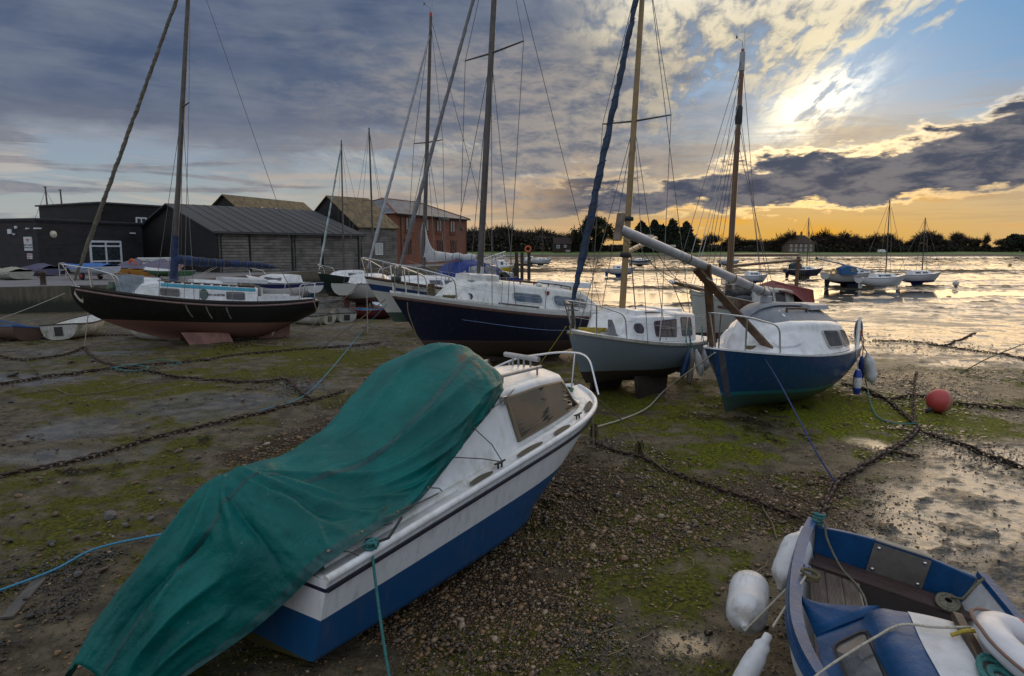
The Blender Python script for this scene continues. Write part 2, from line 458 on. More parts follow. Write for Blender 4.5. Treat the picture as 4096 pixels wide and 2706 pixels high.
ALGAE = [(160, 395, 90, 22, .9), (90, 385, 60, 14, .7), (250, 350, 120, 8, .8), (300, 372, 70, 8, .6), (320, 348, 80, 6, .9), (130, 470, 120, 45, .55), (40, 520, 60, 40, .5),
         (830, 395, 70, 26, 1.0), (905, 425, 70, 22, 1.1), (860, 345, 70, 10, .8), (960, 415, 50, 18, .9), (760, 440, 70, 30, .55), (640, 400, 60, 25, .6), (610, 370, 60, 8, .9),
         (680, 470, 80, 30, .5), (620, 560, 40, 40, .45), (480, 640, 90, 40, .9), (560, 655, 60, 30, .8), (700, 590, 50, 50, .8), (600, 600, 60, 50, .7), (700, 520, 80, 40, .6), (740, 400, 60, 14, .8), (620, 425, 60, 12, .8), (985, 500, 30, 22, .6), (930, 500, 25, 16, .5), (350, 356, 60, 9, .8)]
SHINGLE = [(345, 425, 70, 28, 1.0), (300, 450, 60, 14, .8), (240, 455, 50, 10, .7), (480, 520, 110, 70, 1.1), (560, 470, 70, 40, .9), (430, 600, 90, 60, 1.2), (640, 520, 90, 50, .7), (740, 500, 100, 40, .75),
           (860, 500, 80, 40, .8), (260, 350, 90, 6, .4), (400, 365, 60, 12, .5), (880, 540, 60, 20, .8), (980, 560, 60, 40, .7), (30, 610, 80, 60, .4), (700, 380, 60, 20, .4), (560, 620, 80, 50, .5)]
WEED = [(850, 372, 55, 9, 1.0), (930, 375, 60, 8, .9), (890, 345, 70, 5, .9), (960, 390, 60, 8, .7), (760, 420, 40, 20, .4), (700, 410, 60, 12, .5), (30, 640, 70, 40, .5), (470, 650, 90, 20, .25)]
WET = [(80, 430, 70, 12, .9), (190, 405, 60, 10, .9), (230, 398, 50, 7, .8), (30, 380, 60, 8, .8), (60, 455, 80, 12, .7), (300, 385, 50, 5, .7), (160, 378, 30, 4, 1.1), (330, 320, 60, 5, .8), (340, 342, 60, 4, .8), (870, 440, 30, 10, .6), (690, 645, 50, 20, .7), (120, 352, 80, 3, .7), (20, 350, 60, 4, .6)]
def ground_masks(x, y):
    n1 = fbm(x * 0.9, y * 0.9, 5, 21, 0.6); n2 = fbm(x * 3.1, y * 3.1, 4, 33, 0.6); n3 = fbm(x * 0.35, y * 0.35, 3, 41)
    mud = mud_zone(x, y)
    near = sstep(34, 24, y)
    al = blobs(x, y, ALGAE) * near + 0.22
    algae = sstep(0.42, 0.80, al * 0.62 + (n1 - 0.5) * 1.3 + (n2 - 0.5) * 1.5 + 0.22) * (1 - 0.93 * mud)
    sh = blobs(x, y, SHINGLE) * near + 0.10 * near
    shingle = sstep(0.36, 0.76, sh * 0.75 + (n1 - 0.5) * 0.9 + (n2 - 0.5) * 0.7 + 0.10) * (1 - 0.88 * mud)
    we = blobs(x, y, WEED)
    weed = sstep(0.50, 0.74, we * 0.55 + (n2 - 0.5) * 1.3 + (n3 - 0.5) * 0.6 + 0.20 + 0.10 * sstep(2, 6, x) * sstep(19, 15, y)) * (1 - 0.6 * mud * sstep(18, 26, y))
    wt = blobs(x, y, WET) * near
    wet = np.clip(sstep(0.38, 0.72, wt * 1.05 + (n1 - 0.5) * 1.3 + 0.14) * (1 - shingle * 0.8) , 0, 1)
    algae = algae * (1 - 0.75 * wet); weed = np.maximum(weed, mud_banks(x, y) * mud)
    return mud, algae, shingle, weed, wet
def mud_relief(x, y):
    """low ridges and hollows of the flats, drawn out along the channel"""
    a = fbm(x * 0.16 + y * 0.02, y * 0.34, 5, 55, 0.58)
    b = fbm(x * 1.1, y * 1.5, 4, 63, 0.6)
    return a, b
def z_ground(x, y, full=False):
    x = np.asarray(x, float); y = np.asarray(y, float)
    mud, algae, shingle, weed, wet = ground_masks(x, y)
    a, b = mud_relief(x, y)
    z = z_base(x, y)
    lump = (fbm(x * 0.8, y * 0.8, 4, 71) - 0.5) * 0.10 + (fbm(x * 4.5, y * 4.5, 3, 77) - 0.5) * 0.030 * sstep(45, 12, y)
    # out on the flats: banks and pools about the level of the standing water
    flat = sstep(26, 48, y) * mud
    pool = (a - 0.5) * 0.50 + (b - 0.5) * 0.30
    c = fbm(x * 4.2, y * 5.2, 3, 93, 0.6); e = fbm(x * 11.0, y * 12.0, 2, 95)
    k_mud = (a - 0.5) * 0.10 + np.maximum(b - 0.55, 0) * 0.16 + np.maximum(c - 0.52, 0) * 0.16 * sstep(40, 10, y) + (e - 0.5) * 0.028 * sstep(24, 8, y)
    z = z + lump * (1 - mud) + k_mud * mud * (1 - flat) + (pool * 0.85) * flat
    z = z - wet * 0.02 + weed * 0.03 + 0.11 * mud_banks(x, y) * flat
    z = z - 0.25 * flat * channel(x, y)
    if full: return z, mud, algae, shingle, weed, wet, a, b
    return z
def channel(x, y):
    c = 58 + (fbm(x * 0.02, x * 0 + 0.5, 2, 88) - 0.5) * 24
    return np.exp(-((y - c) / 11.0) ** 2) * sstep(0, 8, x + 0.1 * (y - 30))
def zg(x, y): return float(z_ground(np.array([x]), np.array([y]))[0])
def on_ground(px, py, dz=0.0):
    """the point of the foreshore seen at a pixel"""
    z = 0.0
    for _ in range(6):
        p = at_z(px, py, z); z = float(z_base(np.array([p.x]), np.array([p.y]))[0])
    p = at_z(px, py, z); p.z = zg(p.x, p.y) + dz
    return p

def build_ground():
    r = np.concatenate([[0.6, 1.5], np.geomspace(2.2, 60, 620), np.geomspace(61, 420, 190), [480, 600, 900, 1600, 3500]])
    th = np.concatenate([np.linspace(-180, -62, 40)[:-1], np.linspace(-62, -42, 40)[:-1], np.linspace(-42, 42, 560), np.linspace(42, 62, 40)[1:], np.linspace(62, 180, 40)[1:-1]])
    th = np.radians(th); nr, nth = len(r), len(th)
    RR, TT = np.meshgrid(r, th, indexing='ij'); X = RR * np.sin(TT); Y = RR * np.cos(TT)
    z, mud, algae, shingle, weed, wet, a, b = z_ground(X, Y, True)
    behind = sstep(4, -6, Y); z = z * (1 - behind)
    co = np.stack([X, Y, z], -1).reshape(-1, 3)
    i = np.arange(nr - 1)[:, None] * nth; j = np.arange(nth)[None, :]; j2 = (j + 1) % nth
    q = np.stack([i + j, i + j2, i + nth + j2, i + nth + j], -1).reshape(-1, 4)[:, ::-1]
    me = bpy.data.meshes.new('foreshore')
    me.vertices.add(len(co)); me.vertices.foreach_set('co', co.ravel())
    me.loops.add(q.size); me.loops.foreach_set('vertex_index', q.ravel().astype(np.int32))
    me.polygons.add(len(q)); me.polygons.foreach_set('loop_start', np.arange(0, q.size, 4, dtype=np.int32)); me.polygons.foreach_set('loop_total', np.full(len(q), 4, np.int32))
    me.polygons.foreach_set('use_smooth', np.ones(len(q), bool)); me.update(); me.validate()
    c2 = fbm(X * 4.2, Y * 5.2, 3, 93, 0.6)
    film = np.clip(0.80 - (a - 0.5) * 1.6 - np.maximum(b - 0.52, 0) * 3.0 - np.maximum(c2 - 0.5, 0) * 3.2 * sstep(40, 10, Y), 0, 1) * mud
    for nm, arr in (('mud', mud), ('algae', algae), ('shingle', shingle), ('weed', weed), ('wet', np.maximum(wet, 0)), ('film', film)):
        at = me.attributes.new(nm, 'FLOAT', 'POINT'); at.data.foreach_set('value', np.asarray(arr, np.float32).ravel())
    return me

def ground_material():
    m = bpy.data.materials.new('foreshore'); m.use_nodes = True; nt = m.node_tree; b = nt.nodes['Principled BSDF']
    def A(n):
        k = nt.nodes.new('ShaderNodeAttribute'); k.attribute_name = n; return S(nt, k.outputs['Fac'])
    mud, algae, shingle, weed, wet, film = [A(n) for n in ('mud', 'algae', 'shingle', 'weed', 'wet', 'film')]
    g = nt.nodes.new('ShaderNodeNewGeometry'); P = S(nt, g.outputs['Position']); px, py, pz = sep(nt, P)
    n1 = noise(nt, P, 3.0, 6, 0.65); n2 = noise(nt, P, 22.0, 5, 0.65); n3 = noise(nt, P, 75.0, 3, 0.6)
    vo = nt.nodes.new('ShaderNodeTexVoronoi'); vo.inputs['Scale'].default_value = 52.0; put(nt, P, vo.inputs['Vector'])
    vd = S(nt, vo.outputs['Distance']); vc = sep(nt, S(nt, vo.outputs['Color']))[0]
    base = mixc(nt, n1.ss(0.35, 0.68), (0.056, 0.047, 0.031), (0.150, 0.124, 0.082))
    base = mixc(nt, n2.ss(0.48, 0.75) * 0.7, base, (0.016, 0.014, 0.011))
    shc = mixc(nt, vc, (0.032, 0.020, 0.010), (0.170, 0.098, 0.042))
    shc = mixc(nt, vd.ss(0.25, 0.62), shc, (0.016, 0.013, 0.010))
    c = mixc(nt, (shingle * (n2 * 0.5 + 0.70)).sat(), base, shc)
    alc = mixc(nt, n2.ss(0.35, 0.70), (0.034, 0.042, 0.006), mixc(nt, (px + (n1 - 0.5) * 4.0).ss(0.0, 5.0), (0.165, 0.165, 0.030), (0.270, 0.310, 0.012)))
    alc = mixc(nt, n1.ss(0.40, 0.62) * 0.40, alc, (0.070, 0.068, 0.020))
    c = mixc(nt, (algae * (n3 * 0.5 + n2 * 0.5).ss(0.30, 0.50)).sat() * 0.95, c, alc)
    mc = mixc(nt, n1.ss(0.3, 0.7), (0.075, 0.070, 0.062), (0.135, 0.126, 0.112))
    mc = mixc(nt, film.ss(0.55, 0.20) * n2.ss(0.25, 0.6), mc, (0.028, 0.024, 0.018))
    c = mixc(nt, (mud * 0.95).sat(), c, mc)
    wc = mixc(nt, n2.ss(0.4, 0.7), (0.010, 0.009, 0.006), (0.055, 0.042, 0.014))
    c = mixc(nt, (weed * n3.ss(0.20, 0.5)).sat(), c, wc)
    # far bank: dark saltings then a green field
    bank = py.ss(338, 345); fld = py.ss(361, 366)
    c = mixc(nt, bank, c, mixc(nt, n1.ss(0.3, 0.7), (0.045, 0.036, 0.024), (0.075, 0.060, 0.036)))
    c = mixc(nt, fld, c, mixc(nt, noise(nt, P, 0.05, 3).ss(0.3, 0.7), (0.085, 0.135, 0.028), (0.12, 0.17, 0.040)))
    put(nt, c, b.inputs['Base Color'])
    rough = mixc(nt, (film.ss(0.35, 0.62) * (1.0 - n2.ss(0.62, 0.72))).sat(), 0.34, 0.07)
    dry = 0.62 - n2 * 0.30
    r0 = mixc(nt, (wet * n1.ss(0.15, 0.42)).sat(), dry, 0.08)
    r0 = mixc(nt, (algae * 0.8).sat(), r0, 0.75)
    r1 = mixc(nt, mud, r0, rough)
    r1 = mixc(nt, (weed * 0.9).sat(), r1, mixc(nt, py.ss(22, 34), 0.32, 0.75))
    r1 = mixc(nt, bank, r1, 0.9)
    put(nt, r1, b.inputs['Roughness'])
    put(nt, ((wet.max(mud) * 0.42 + 0.10 + weed * 0.2) * (1.0 - algae * 0.8) * (1.0 - weed * py.ss(22, 34) * 0.9)).sat(), b.inputs['Specular IOR Level'])
    bump = nt.nodes.new('ShaderNodeBump'); bump.inputs['Distance'].default_value = 0.05
    near = py.ss(60, 14)
    n5 = noise(nt, vscale(nt, P, (0.55, 1.5, 1)), 1.7, 6, 0.68)
    h = n5 * mud * 4.2 * (1.0 - film.ss(0.45, 0.75) * 0.6) + n2 * 0.35 + n3 * 0.22 - vd * shingle * 0.9 + n1 * 0.8 + n3 * weed * 1.2 + n2 * algae * 1.0 + noise(nt, P, 9.0, 5, 0.7) * 0.9
    put(nt, h, bump.inputs['Height'])
    put(nt, ((1.0 - (wet * 0.85).max(mud * film.ss(0.35, 0.70) * 0.75)) * (near * 0.65 + 0.18) * (1.0 - mud * 0.35)).sat(), bump.inputs['Strength'])
    nt.links.new(bump.outputs[0], b.inputs['Normal'])
    return m
gme = build_ground()
ground = tag(link('foreshore', gme, ground_material()), kind='structure')
# standing water left by the tide
def water_material():
    m = bpy.data.materials.new('water'); m.use_nodes = True; nt = m.node_tree; b = nt.nodes['Principled BSDF']
    b.inputs['Base Color'].default_value = (0.035, 0.034, 0.030, 1); b.inputs['Roughness'].default_value = 0.05
    b.inputs['Specular IOR Level'].default_value = 0.6
    g = nt.nodes.new('ShaderNodeNewGeometry'); P = S(nt, g.outputs['Position'])
    bp = nt.nodes.new('ShaderNodeBump'); bp.inputs['Strength'].default_value = 0.04; bp.inputs['Distance'].default_value = 0.05
    put(nt, noise(nt, vscale(nt, P, (0.8, 2.2, 1)), 1.6, 4, 0.6), bp.inputs['Height']); nt.links.new(bp.outputs[0], b.inputs['Normal'])
    return m
WATER_Z = -1.05
wm = MB().add([(-60, 30, WATER_Z), (900, 30, WATER_Z), (900, 352, WATER_Z), (-500, 352, WATER_Z)], [(0, 1, 2, 3)]).build('channel_water', water_material())
tag(wm, kind='structure')
# ------------------------------------------------------------------ boat kit
def lerp3(a, s):
    """a = (stern, mid, bow) quadratic through s = 0, .5, 1"""
    A, B, C = a
    return A * (1 - s) * (1 - 2 * s) + B * 4 * s * (1 - s) + C * s * (2 * s - 1)
def pchip(tab, s):
    """smooth-ish interpolation in a table [(s, v)...]"""
    for i in range(len(tab) - 1):
        if s <= tab[i + 1][0] or i == len(tab) - 2:
            t = (s - tab[i][0]) / (tab[i + 1][0] - tab[i][0]); t = min(max(t, 0), 1)
            return tab[i][1] + (tab[i + 1][1] - tab[i][1]) * t
class Hull:
    def __init__(h, L, B, sheer, keel, transom=0.7, smax=0.45, bowp=1.7, rake=0.6, trake=0.0, stemp=1.5, full=1.0, chine=None, vbow=0.35, flare=0.0, keelp=None):
        h.__dict__.update(L=L, B=B, sh=sheer, kl=keel, tw=transom, smax=smax, bowp=bowp, rake=rake, trake=trake, stemp=stemp, full=full, chine=chine, vbow=vbow, flare=flare, keelp=keelp)
    def zs(h, s): return lerp3(h.sh, s)
    def zk(h, s):
        if h.keelp: return pchip(h.keelp, s)
        a, m, b = h.kl
        if s < 0.5: u = 1 - s / 0.5; return m + (a - m) * u ** 2
        u = (s - 0.5) / 0.5; return m + (b - m) * u ** 2.6
    def hb(h, s):
        if s < h.smax:
            u = 1 - s / h.smax; return h.B / 2 * (1 - (1 - h.tw) * u ** 2)
        u = (s - h.smax) / (1 - h.smax); return h.B / 2 * max(0.0, 1 - u ** (h.bowp + 0.6 * u)) ** (1.0)
    def xstem(h, z):
        zb, zf = h.sh[2], h.zk(1.0); u = min(max((zb - z) / (zb - zf), 0), 1.2)
        return h.L - h.rake * u ** h.stemp
    def xtr(h, z):
        zt, z0 = h.sh[0], h.zk(0.0); u = min(max((zt - z) / (zt - z0), 0), 1.2)
        return h.trake * u
    def pt(h, s, t, side=1, off=0.0):
        zk, zs, b = h.zk(s), h.zs(s), h.hb(s)
        v = sstep(1 - h.vbow, 1.0, s) * 0.75 if h.vbow else 0
        if h.chine:
            tc, yc, zc = h.chine      # girth, width and height fraction of the chine
            if t < tc: q = t / tc; y, z = yc * q, zc * q
            else: q = (t - tc) / (1 - tc); y, z = yc + (1 - yc) * q, zc + (1 - zc) * q
        else:
            a = t * pi / 2; y = math.sin(a) ** h.full; z = 1 - math.cos(a)
        y = y * (1 - v) + t * v; z = z * (1 - v) + t * v
        if h.flare: y = y * (1 + h.flare * (t - 1) * (s if s > .5 else .5))
        zz = zk + (zs - zk) * z
        x0, x1 = h.xtr(zz), h.xstem(zz); x = x0 + (x1 - x0) * s
        return Vector((x, side * (b * y + off * (1 if t > 0.02 else 0)), zz))
    def sheer(h, s, side=1, inset=0.0, dz=0.0):
        p = h.pt(s, 1.0, side); p.y -= side * min(inset, abs(p.y)); p.z += dz; return p
    def s_at(h, x):
        return min(max(x / h.L, 0), 1)
    def deck_z(h, x, y=0, camber=0.05):
        s = h.s_at(x); b = max(h.hb(s), 0.05); return h.zs(s) + camber * (1 - min(1, (abs(y) / b)) ** 2)
    def build(h, parent, m, ns=40, nt=16, name='hull'):
        ss = [1 - (1 - i / ns) ** 1.35 for i in range(ns + 1)]; mb = MB(); girth = []
        for side in (1, -1):
            G = [[h.pt(s, j / nt, side) for j in range(nt + 1)] for s in ss]
            mb.grid(G, True, flip=(side == -1)); girth += [j / nt for s in ss for j in range(nt + 1)]
        # transom
        sec = [h.pt(0, j / nt, 1) for j in range(nt + 1)] + [h.pt(0, j / nt, -1) for j in range(nt, 0, -1)]
        mb.add(sec, [tuple(range(len(sec)))]); girth += [j / nt for j in range(nt + 1)] + [j / nt for j in range(nt, 0, -1)]
        o = mb.build(name, m, parent)
        at = o.data.attributes.new('girth', 'FLOAT', 'POINT'); at.data.foreach_set('value', np.array(girth, np.float32))
        return o
    def deck(h, parent, m, s0=0.0, s1=1.0, camber=0.05, inset=0.0, dz=0.0, ns=30, ny=8, name='deck', open_=None):
        """deck sheet; open_=(s0,s1,w) leaves a hole of half-width w"""
        mb = MB()
        if open_:
            a, b, w = open_
            mb.grid(h._dg(s0, a, camber, inset, dz, ns // 2, ny)); mb.grid(h._dg(b, s1, camber, inset, dz, ns // 2, ny))
            for side in (1, -1):
                G = []
                for i in range(ns + 1):
                    s = a + (b - a) * i / ns; p = h.sheer(s, side, inset, dz); q = Vector((p.x, side * w, h.zs(s) + dz + camber * (1 - (w / max(h.hb(s), .1)) ** 2)))
                    G.append([p, q] if side == -1 else [q, p])
                mb.grid(G)
        else: mb.grid(h._dg(s0, s1, camber, inset, dz, ns, ny))
        return mb.build(name, m, parent)
    def _dg(h, s0, s1, camber, inset, dz, ns, ny):
        G = []
        for i in range(ns + 1):
            s = s0 + (s1 - s0) * i / ns; p = h.sheer(s, 1, inset, dz); row = []
            for j in range(ny + 1):
                y = -1 + 2 * j / ny; row.append(Vector((p.x, p.y * y, p.z + camber * (1 - y * y))))
            G.append(row)
        return G
    def rail(h, parent, m, name, s0, s1, r=None, w=None, hgt=None, t=1.0, dz=0.0, off=0.0, side=1, n=40):
        """a strake, toe rail or rubbing band that follows the sheer"""
        pts = []
        for i in range(n + 1):
            s = s0 + (s1 - s0) * i / n; p = h.pt(s, t, side); p.y += side * off; p.z += dz; pts.append(p)
        mb = MB()
        if r: mb.tube(pts, r, 8)
        else:
            G = []
            for p in pts: G.append([p + Vector((0, -side * w / 2, -hgt / 2)), p + Vector((0, side * w / 2, -hgt / 2)), p + Vector((0, side * w / 2, hgt / 2)), p + Vector((0, -side * w / 2, hgt / 2)), p + Vector((0, -side * w / 2, -hgt / 2))])
            mb.grid(G, False, flip=(side == 1)); mb.add(G[0][:4], [(0, 1, 2, 3)]); mb.add(G[-1][:4], [(3, 2, 1, 0)])
        return mb.build(name, m, parent)

class Cabin:
    """trunk cabin: stations [(x, half width at foot, half width at top, foot z, top z)], stern to bow"""
    def __init__(c, st, camber=0.06, rnd=0.10):
        c.st, c.camber, c.rnd = st, camber, rnd
    def sec(c, u):
        k = u * (len(c.st) - 1); i = min(int(k), len(c.st) - 2); t = k - i
        return [a + (b - a) * t for a, b in zip(c.st[i], c.st[i + 1])]
    def pt(c, u, v, side=1):
        x, wb, wt, zb, zt = c.sec(u); rn = min(c.rnd, max(zt - zb, 0.001) * 0.5, max(wt, .001) * 0.5)
        if v <= 0.45:
            q = v / 0.45; y = wb + (wt - wb) * q; z = zb + (zt - rn - zb) * q
        elif v <= 0.6:
            a = (v - 0.45) / 0.15 * pi / 2; y = wt - rn + rn * math.cos(a); z = zt - rn + rn * math.sin(a)
        else:
            q = (v - 0.6) / 0.4; y = (wt - rn) * (1 - q); z = zt + c.camber * (1 - (1 - q) ** 2)
        return Vector((x, side * y, z))
    def build(c, parent, m, name='cabin', nu=4, ends=True):
        N = (len(c.st) - 1) * nu; vs = [i / 6 * 0.45 for i in range(6)] + [0.45 + 0.15 * i / 5 for i in range(6)] + [0.6 + 0.4 * i / 5 for i in range(1, 6)]
        G = []
        for i in range(N + 1):
            u = i / N; G.append([c.pt(u, v, 1) for v in vs] + [c.pt(u, v, -1) for v in reversed(vs[:-1])])
        mb = MB().grid(G, True)
        for row, fl in ((G[0], False), (G[-1], True)):
            mb.add(row, [tuple(range(len(row)))[::-1] if not fl else tuple(range(len(row)))])
        return mb.build(name, m, parent)
    def shaped(c, parent, m, name, outline, side=1, off=0.008, inner=None):
        """polygon in (u, v) laid on the cabin side, standing off by `off`"""
        def P(u, v, o):
            p = c.pt(u, v, side); e = 1e-3
            du = c.pt(min(u + e, 1), v, side) - c.pt(max(u - e, 0), v, side); dv = c.pt(u, min(v + e, 1), side) - c.pt(u, max(v - e, 0), side)
            n = du.cross(dv) * side * 1.0
            if n.length < 1e-12: n = Vector((0, side, 0))
            n.normalize()
            if n.y * side < 0 and abs(n.z) < 0.9: n = -n
            return p + n * o
        uc = sum(p[0] for p in outline) / len(outline); vc = sum(p[1] for p in outline) / len(outline); n = len(outline); fs = []
        vs = [P(u, v, -0.004) for u, v in outline] + [P(u, v, off) for u, v in outline]
        if inner:
            vs += [P(u, v, off) for u, v in inner] + [P(u, v, 0.0) for u, v in inner]; nr = 3
        else:
            ks = (.8, .6, .4, .2); nr = 1 + len(ks)
            for k in ks: vs += [P(uc + (u - uc) * k, vc + (v - vc) * k, off) for u, v in outline]
            vs.append(P(uc, vc, off))
        for r in range(nr):
            for i in range(n): fs.append((r * n + i, r * n + (i + 1) % n, (r + 1) * n + (i + 1) % n, (r + 1) * n + i))
        if not inner:
            for i in range(n): fs.append((nr * n + i, nr * n + (i + 1) % n, (nr + 1) * n))
        if side == 1: fs = [f[::-1] for f in fs]
        return MB().add(vs, fs, False).build(name, m, parent)
    def window(c, parent, u0, u1, v0, v1, glass, frame, side=1, rad=0.35, slant=0.0, fw=0.10, off=0.016, slant1=None):
        """rounded window with a frame; slant leans the ends (in u)"""
        uc, vc, hu, hv = (u0 + u1) / 2, (v0 + v1) / 2, (u1 - u0) / 2, (v1 - v0) / 2
        asp = rad
        def outl(k):
            pts = []; cr = rad
            for (sx, sy, a0) in ((1, 1, 0), (-1, 1, 90), (-1, -1, 180), (1, -1, 270)):
                for i in range(5):
                    a = R(a0 + i * 22.5); xx = sx * (1 - cr * RAT) + cr * RAT * math.cos(a); yy = sy * (1 - cr) + cr * math.sin(a)
                    sl = slant if xx < 0 or slant1 is None else slant1
                    pts.append((uc + hu * xx * k[0] + sl * hu * yy, vc + hv * yy * k[1]))
            return pts
        e = 0.01; du = (c.pt(min(uc + e, 1), vc, side) - c.pt(uc, vc, side)).length / e; dv = (c.pt(uc, vc + e, side) - c.pt(uc, vc, side)).length / e
        RAT = min(1.0, (hv * dv) / max(hu * du, 1e-6)); RAT = max(RAT, 0.25)
        w = c.shaped(parent, frame, 'window', outl((1 + fw * RAT, 1 + fw)), side, off, outl((1, 1)))
        c.shaped(w, glass, 'pane', outl((1.005, 1.005)), side, off * .75)
        return w

def tubes(name, polys, r, m, parent=None, n=8):
    mb = MB()
    for p in polys: mb.tube(p, r, n)
    return mb.build(name, m, parent)
def arc(a, b, c, n=10):
    """smooth bend a -> b -> c (quadratic)"""
    a, b, c = Vector(a), Vector(b), Vector(c)
    return [a * (1 - t) ** 2 + b * 2 * t * (1 - t) + c * t * t for t in [i / n for i in range(n + 1)]]
def rounded_path(pts, r=0.08, n=5):
    P = [Vector(p) for p in pts]; out = [P[0]]
    for i in range(1, len(P) - 1):
        d0 = (P[i - 1] - P[i]); d1 = (P[i + 1] - P[i]); k = min(r, d0.length * .45, d1.length * .45)
        out += arc(P[i] + d0.normalized() * k, P[i], P[i] + d1.normalized() * k, n)
    out.append(P[-1]); return out

def keel_plate(parent, m, prof, thick, y=0.0, cant=0.0, name='keel'):
    """profile in (x, z), thickened, canted outwards"""
    mb = MB(); n = len(prof); zt = max(p[1] for p in prof)
    vs = []
    for sgn in (-1, 1):
        for (x, z) in prof: vs.append(Vector((x, y + (zt - z) * math.tan(cant) + sgn * thick / 2, z)))
    mb.add(vs, [tuple(range(n)), tuple(reversed(range(n, 2 * n)))] + [(i, n + i, n + (i + 1) % n, (i + 1) % n) for i in range(n)])
    return mb.build(name, m, parent, bevel=thick * 0.25)

def fender_mesh(L=0.55, r=0.11):
    key = 'fender%.2f%.2f' % (L, r)
    prof = [(0.012, L / 2 + 0.10), (0.026, L / 2 + 0.095), (0.028, L / 2 + 0.05), (0.05, L / 2 + 0.02), (r * 0.75, L / 2 - 0.02), (r * 0.95, L / 2 - 0.06), (r, L / 2 - 0.12), (r * 1.012, L / 2 - 0.13), (r * 1.012, L / 2 - 0.145), (r, L / 2 - 0.155), (r, -L / 2 + 0.155), (r * 1.012, -L / 2 + 0.145), (r * 1.012, -L / 2 + 0.13), (r, -L / 2 + 0.12), (r * 0.95, -L / 2 + 0.06), (r * 0.75, -L / 2 + 0.02), (0.05, -L / 2 - 0.02), (0.028, -L / 2 - 0.05), (0.02, -L / 2 - 0.07)]
    return prof
def fender(name_label, top, L, r, m, capm=None, hang=None, rope_m=None, tilt=(0, 0), cat='fender', group=None):
    """hanging fender: top = eye position (world)"""
    t = thing('fender', name_label, cat, top, 0, group); t.rotation_euler = (tilt[0], tilt[1], 0)
    M = Matrix.Translation((0, 0, -L / 2 - 0.10))
    MB().lathe(fender_mesh(L, r), 18, M).build('body', m, t)
    if capm is not None:
        for z0, z1 in ((-0.13, -0.02), (-L - 0.08, -L - 0.18)):
            pr = [(r * 1.01, z0 - 0.035), (r * 0.97, z0), (0.05, z1)] if z0 > -L / 2 else [(0.05, z1), (r * 0.97, z0), (r * 1.01, z0 + 0.035)]
            MB().lathe([(a, b) for a, b in (pr if pr[0][1] < pr[-1][1] else pr[::-1])], 18).build('end_cap', capm, t)
    if hang is not None:
        Ti = t.matrix_basis.inverted()
        MB().tube([Ti @ Vector(p) for p in hang] + [Vector((0, 0, -0.01))], 0.010, 6).build('lanyard', rope_m, t)
    return t

def seat(bow_px, bow_y, stern_px, stern_y):
    """bow and stern deck points from pixels at given distances -> stern xy, heading, length, heights"""
    b = at_y(*bow_px, bow_y); s = at_y(*stern_px, stern_y)
    d = b - s; d.z = 0
    return s, math.atan2(d.y, d.x), d.length, b.z, s.z
def world_to_local(o, p):
    return o.matrix_basis.inverted() @ Vector(p)

# shared finishes
WHITE = mat('white_gelcoat', (0.74, 0.75, 0.77), 0.32, var=0.06, dirt=0.40, dirtcol=(0.30, 0.28, 0.20), coat=0.1)
WHITE_D = mat('stained_gelcoat', (0.66, 0.67, 0.66), 0.42, var=0.08, dirt=0.55, dirtcol=(0.22, 0.20, 0.11))
STEEL = mat('stainless_steel', (0.62, 0.62, 0.63), 0.22, 1.0, var=0.06)
ALU = mat('weathered_aluminium', (0.36, 0.36, 0.37), 0.42, 0.75, var=0.15, vscale_=3, dirt=0.3, dirtcol=(0.10, 0.095, 0.085))
ALU_D = mat('dull_spar_alloy', (0.095, 0.088, 0.086), 0.48, 0.55, var=0.2, vscale_=3, dirt=0.35)
WIRE = mat('rigging_wire', (0.13, 0.13, 0.13), 0.4, 0.5)
WIRE_L = mat('light_rigging_wire', (0.42, 0.42, 0.42), 0.4, 0.4)
TEAK = mat('weathered_teak', (0.115, 0.060, 0.035), 0.6, var=0.25, grain=(3, 30, 30), bump=0.3)
TIMBER = mat('tarred_timber', (0.15, 0.085, 0.045), 0.7, var=0.3, grain=(8, 8, 1.5), bump=0.4)
VARN = mat('varnished_spar', (0.14, 0.062, 0.022), 0.35, var=0.2, grain=(20, 20, 1), coat=0.3)
YELSPAR = mat('yellow_varnish_spar', (0.26, 0.165, 0.060), 0.35, var=0.15, dirt=0.2, coat=0.2)
BLACK = mat('black_rubber', (0.015, 0.015, 0.016), 0.6)
IRON = mat('rusty_iron', (0.055, 0.034, 0.024), 0.62, 0.3, var=0.5, vscale_=20, bump=0.5, bscale=90)
ROPE_W = mat('pale_rope', (0.45, 0.42, 0.35), 0.85, var=0.2, vscale_=60, bump=0.6, bscale=200)
ROPE_Y = mat('yellow_rope', (0.42, 0.32, 0.05), 0.8, var=0.25, vscale_=60, bump=0.6, bscale=200)
ROPE_B = mat('blue_rope', (0.05, 0.25, 0.42), 0.8, var=0.25, vscale_=60, bump=0.6, bscale=200)
ROPE_T = mat('teal_rope', (0.035, 0.17, 0.17), 0.8, var=0.25, vscale_=60, bump=0.6, bscale=200)
ROPE_G = mat('dirty_rope', (0.14, 0.115, 0.06), 0.9, var=0.35, vscale_=50, bump=0.6, bscale=200)
ROPE_N = mat('navy_rope', (0.02, 0.035, 0.14), 0.8, var=0.25, vscale_=60, bump=0.6, bscale=200)
DARKGLASS = glass_mat('dark_glass')
SMOKE = glass_mat('smoked_perspex', (0.030, 0.022, 0.030), 0.08)
FENDER_W = mat('fender_vinyl', (0.62, 0.63, 0.66), 0.42, var=0.10, dirt=0.75, dirtcol=(0.20, 0.185, 0.14), bump=0.15, bscale=30)
FENDER_B = mat('blue_vinyl', (0.02, 0.05, 0.30), 0.4, var=0.1)
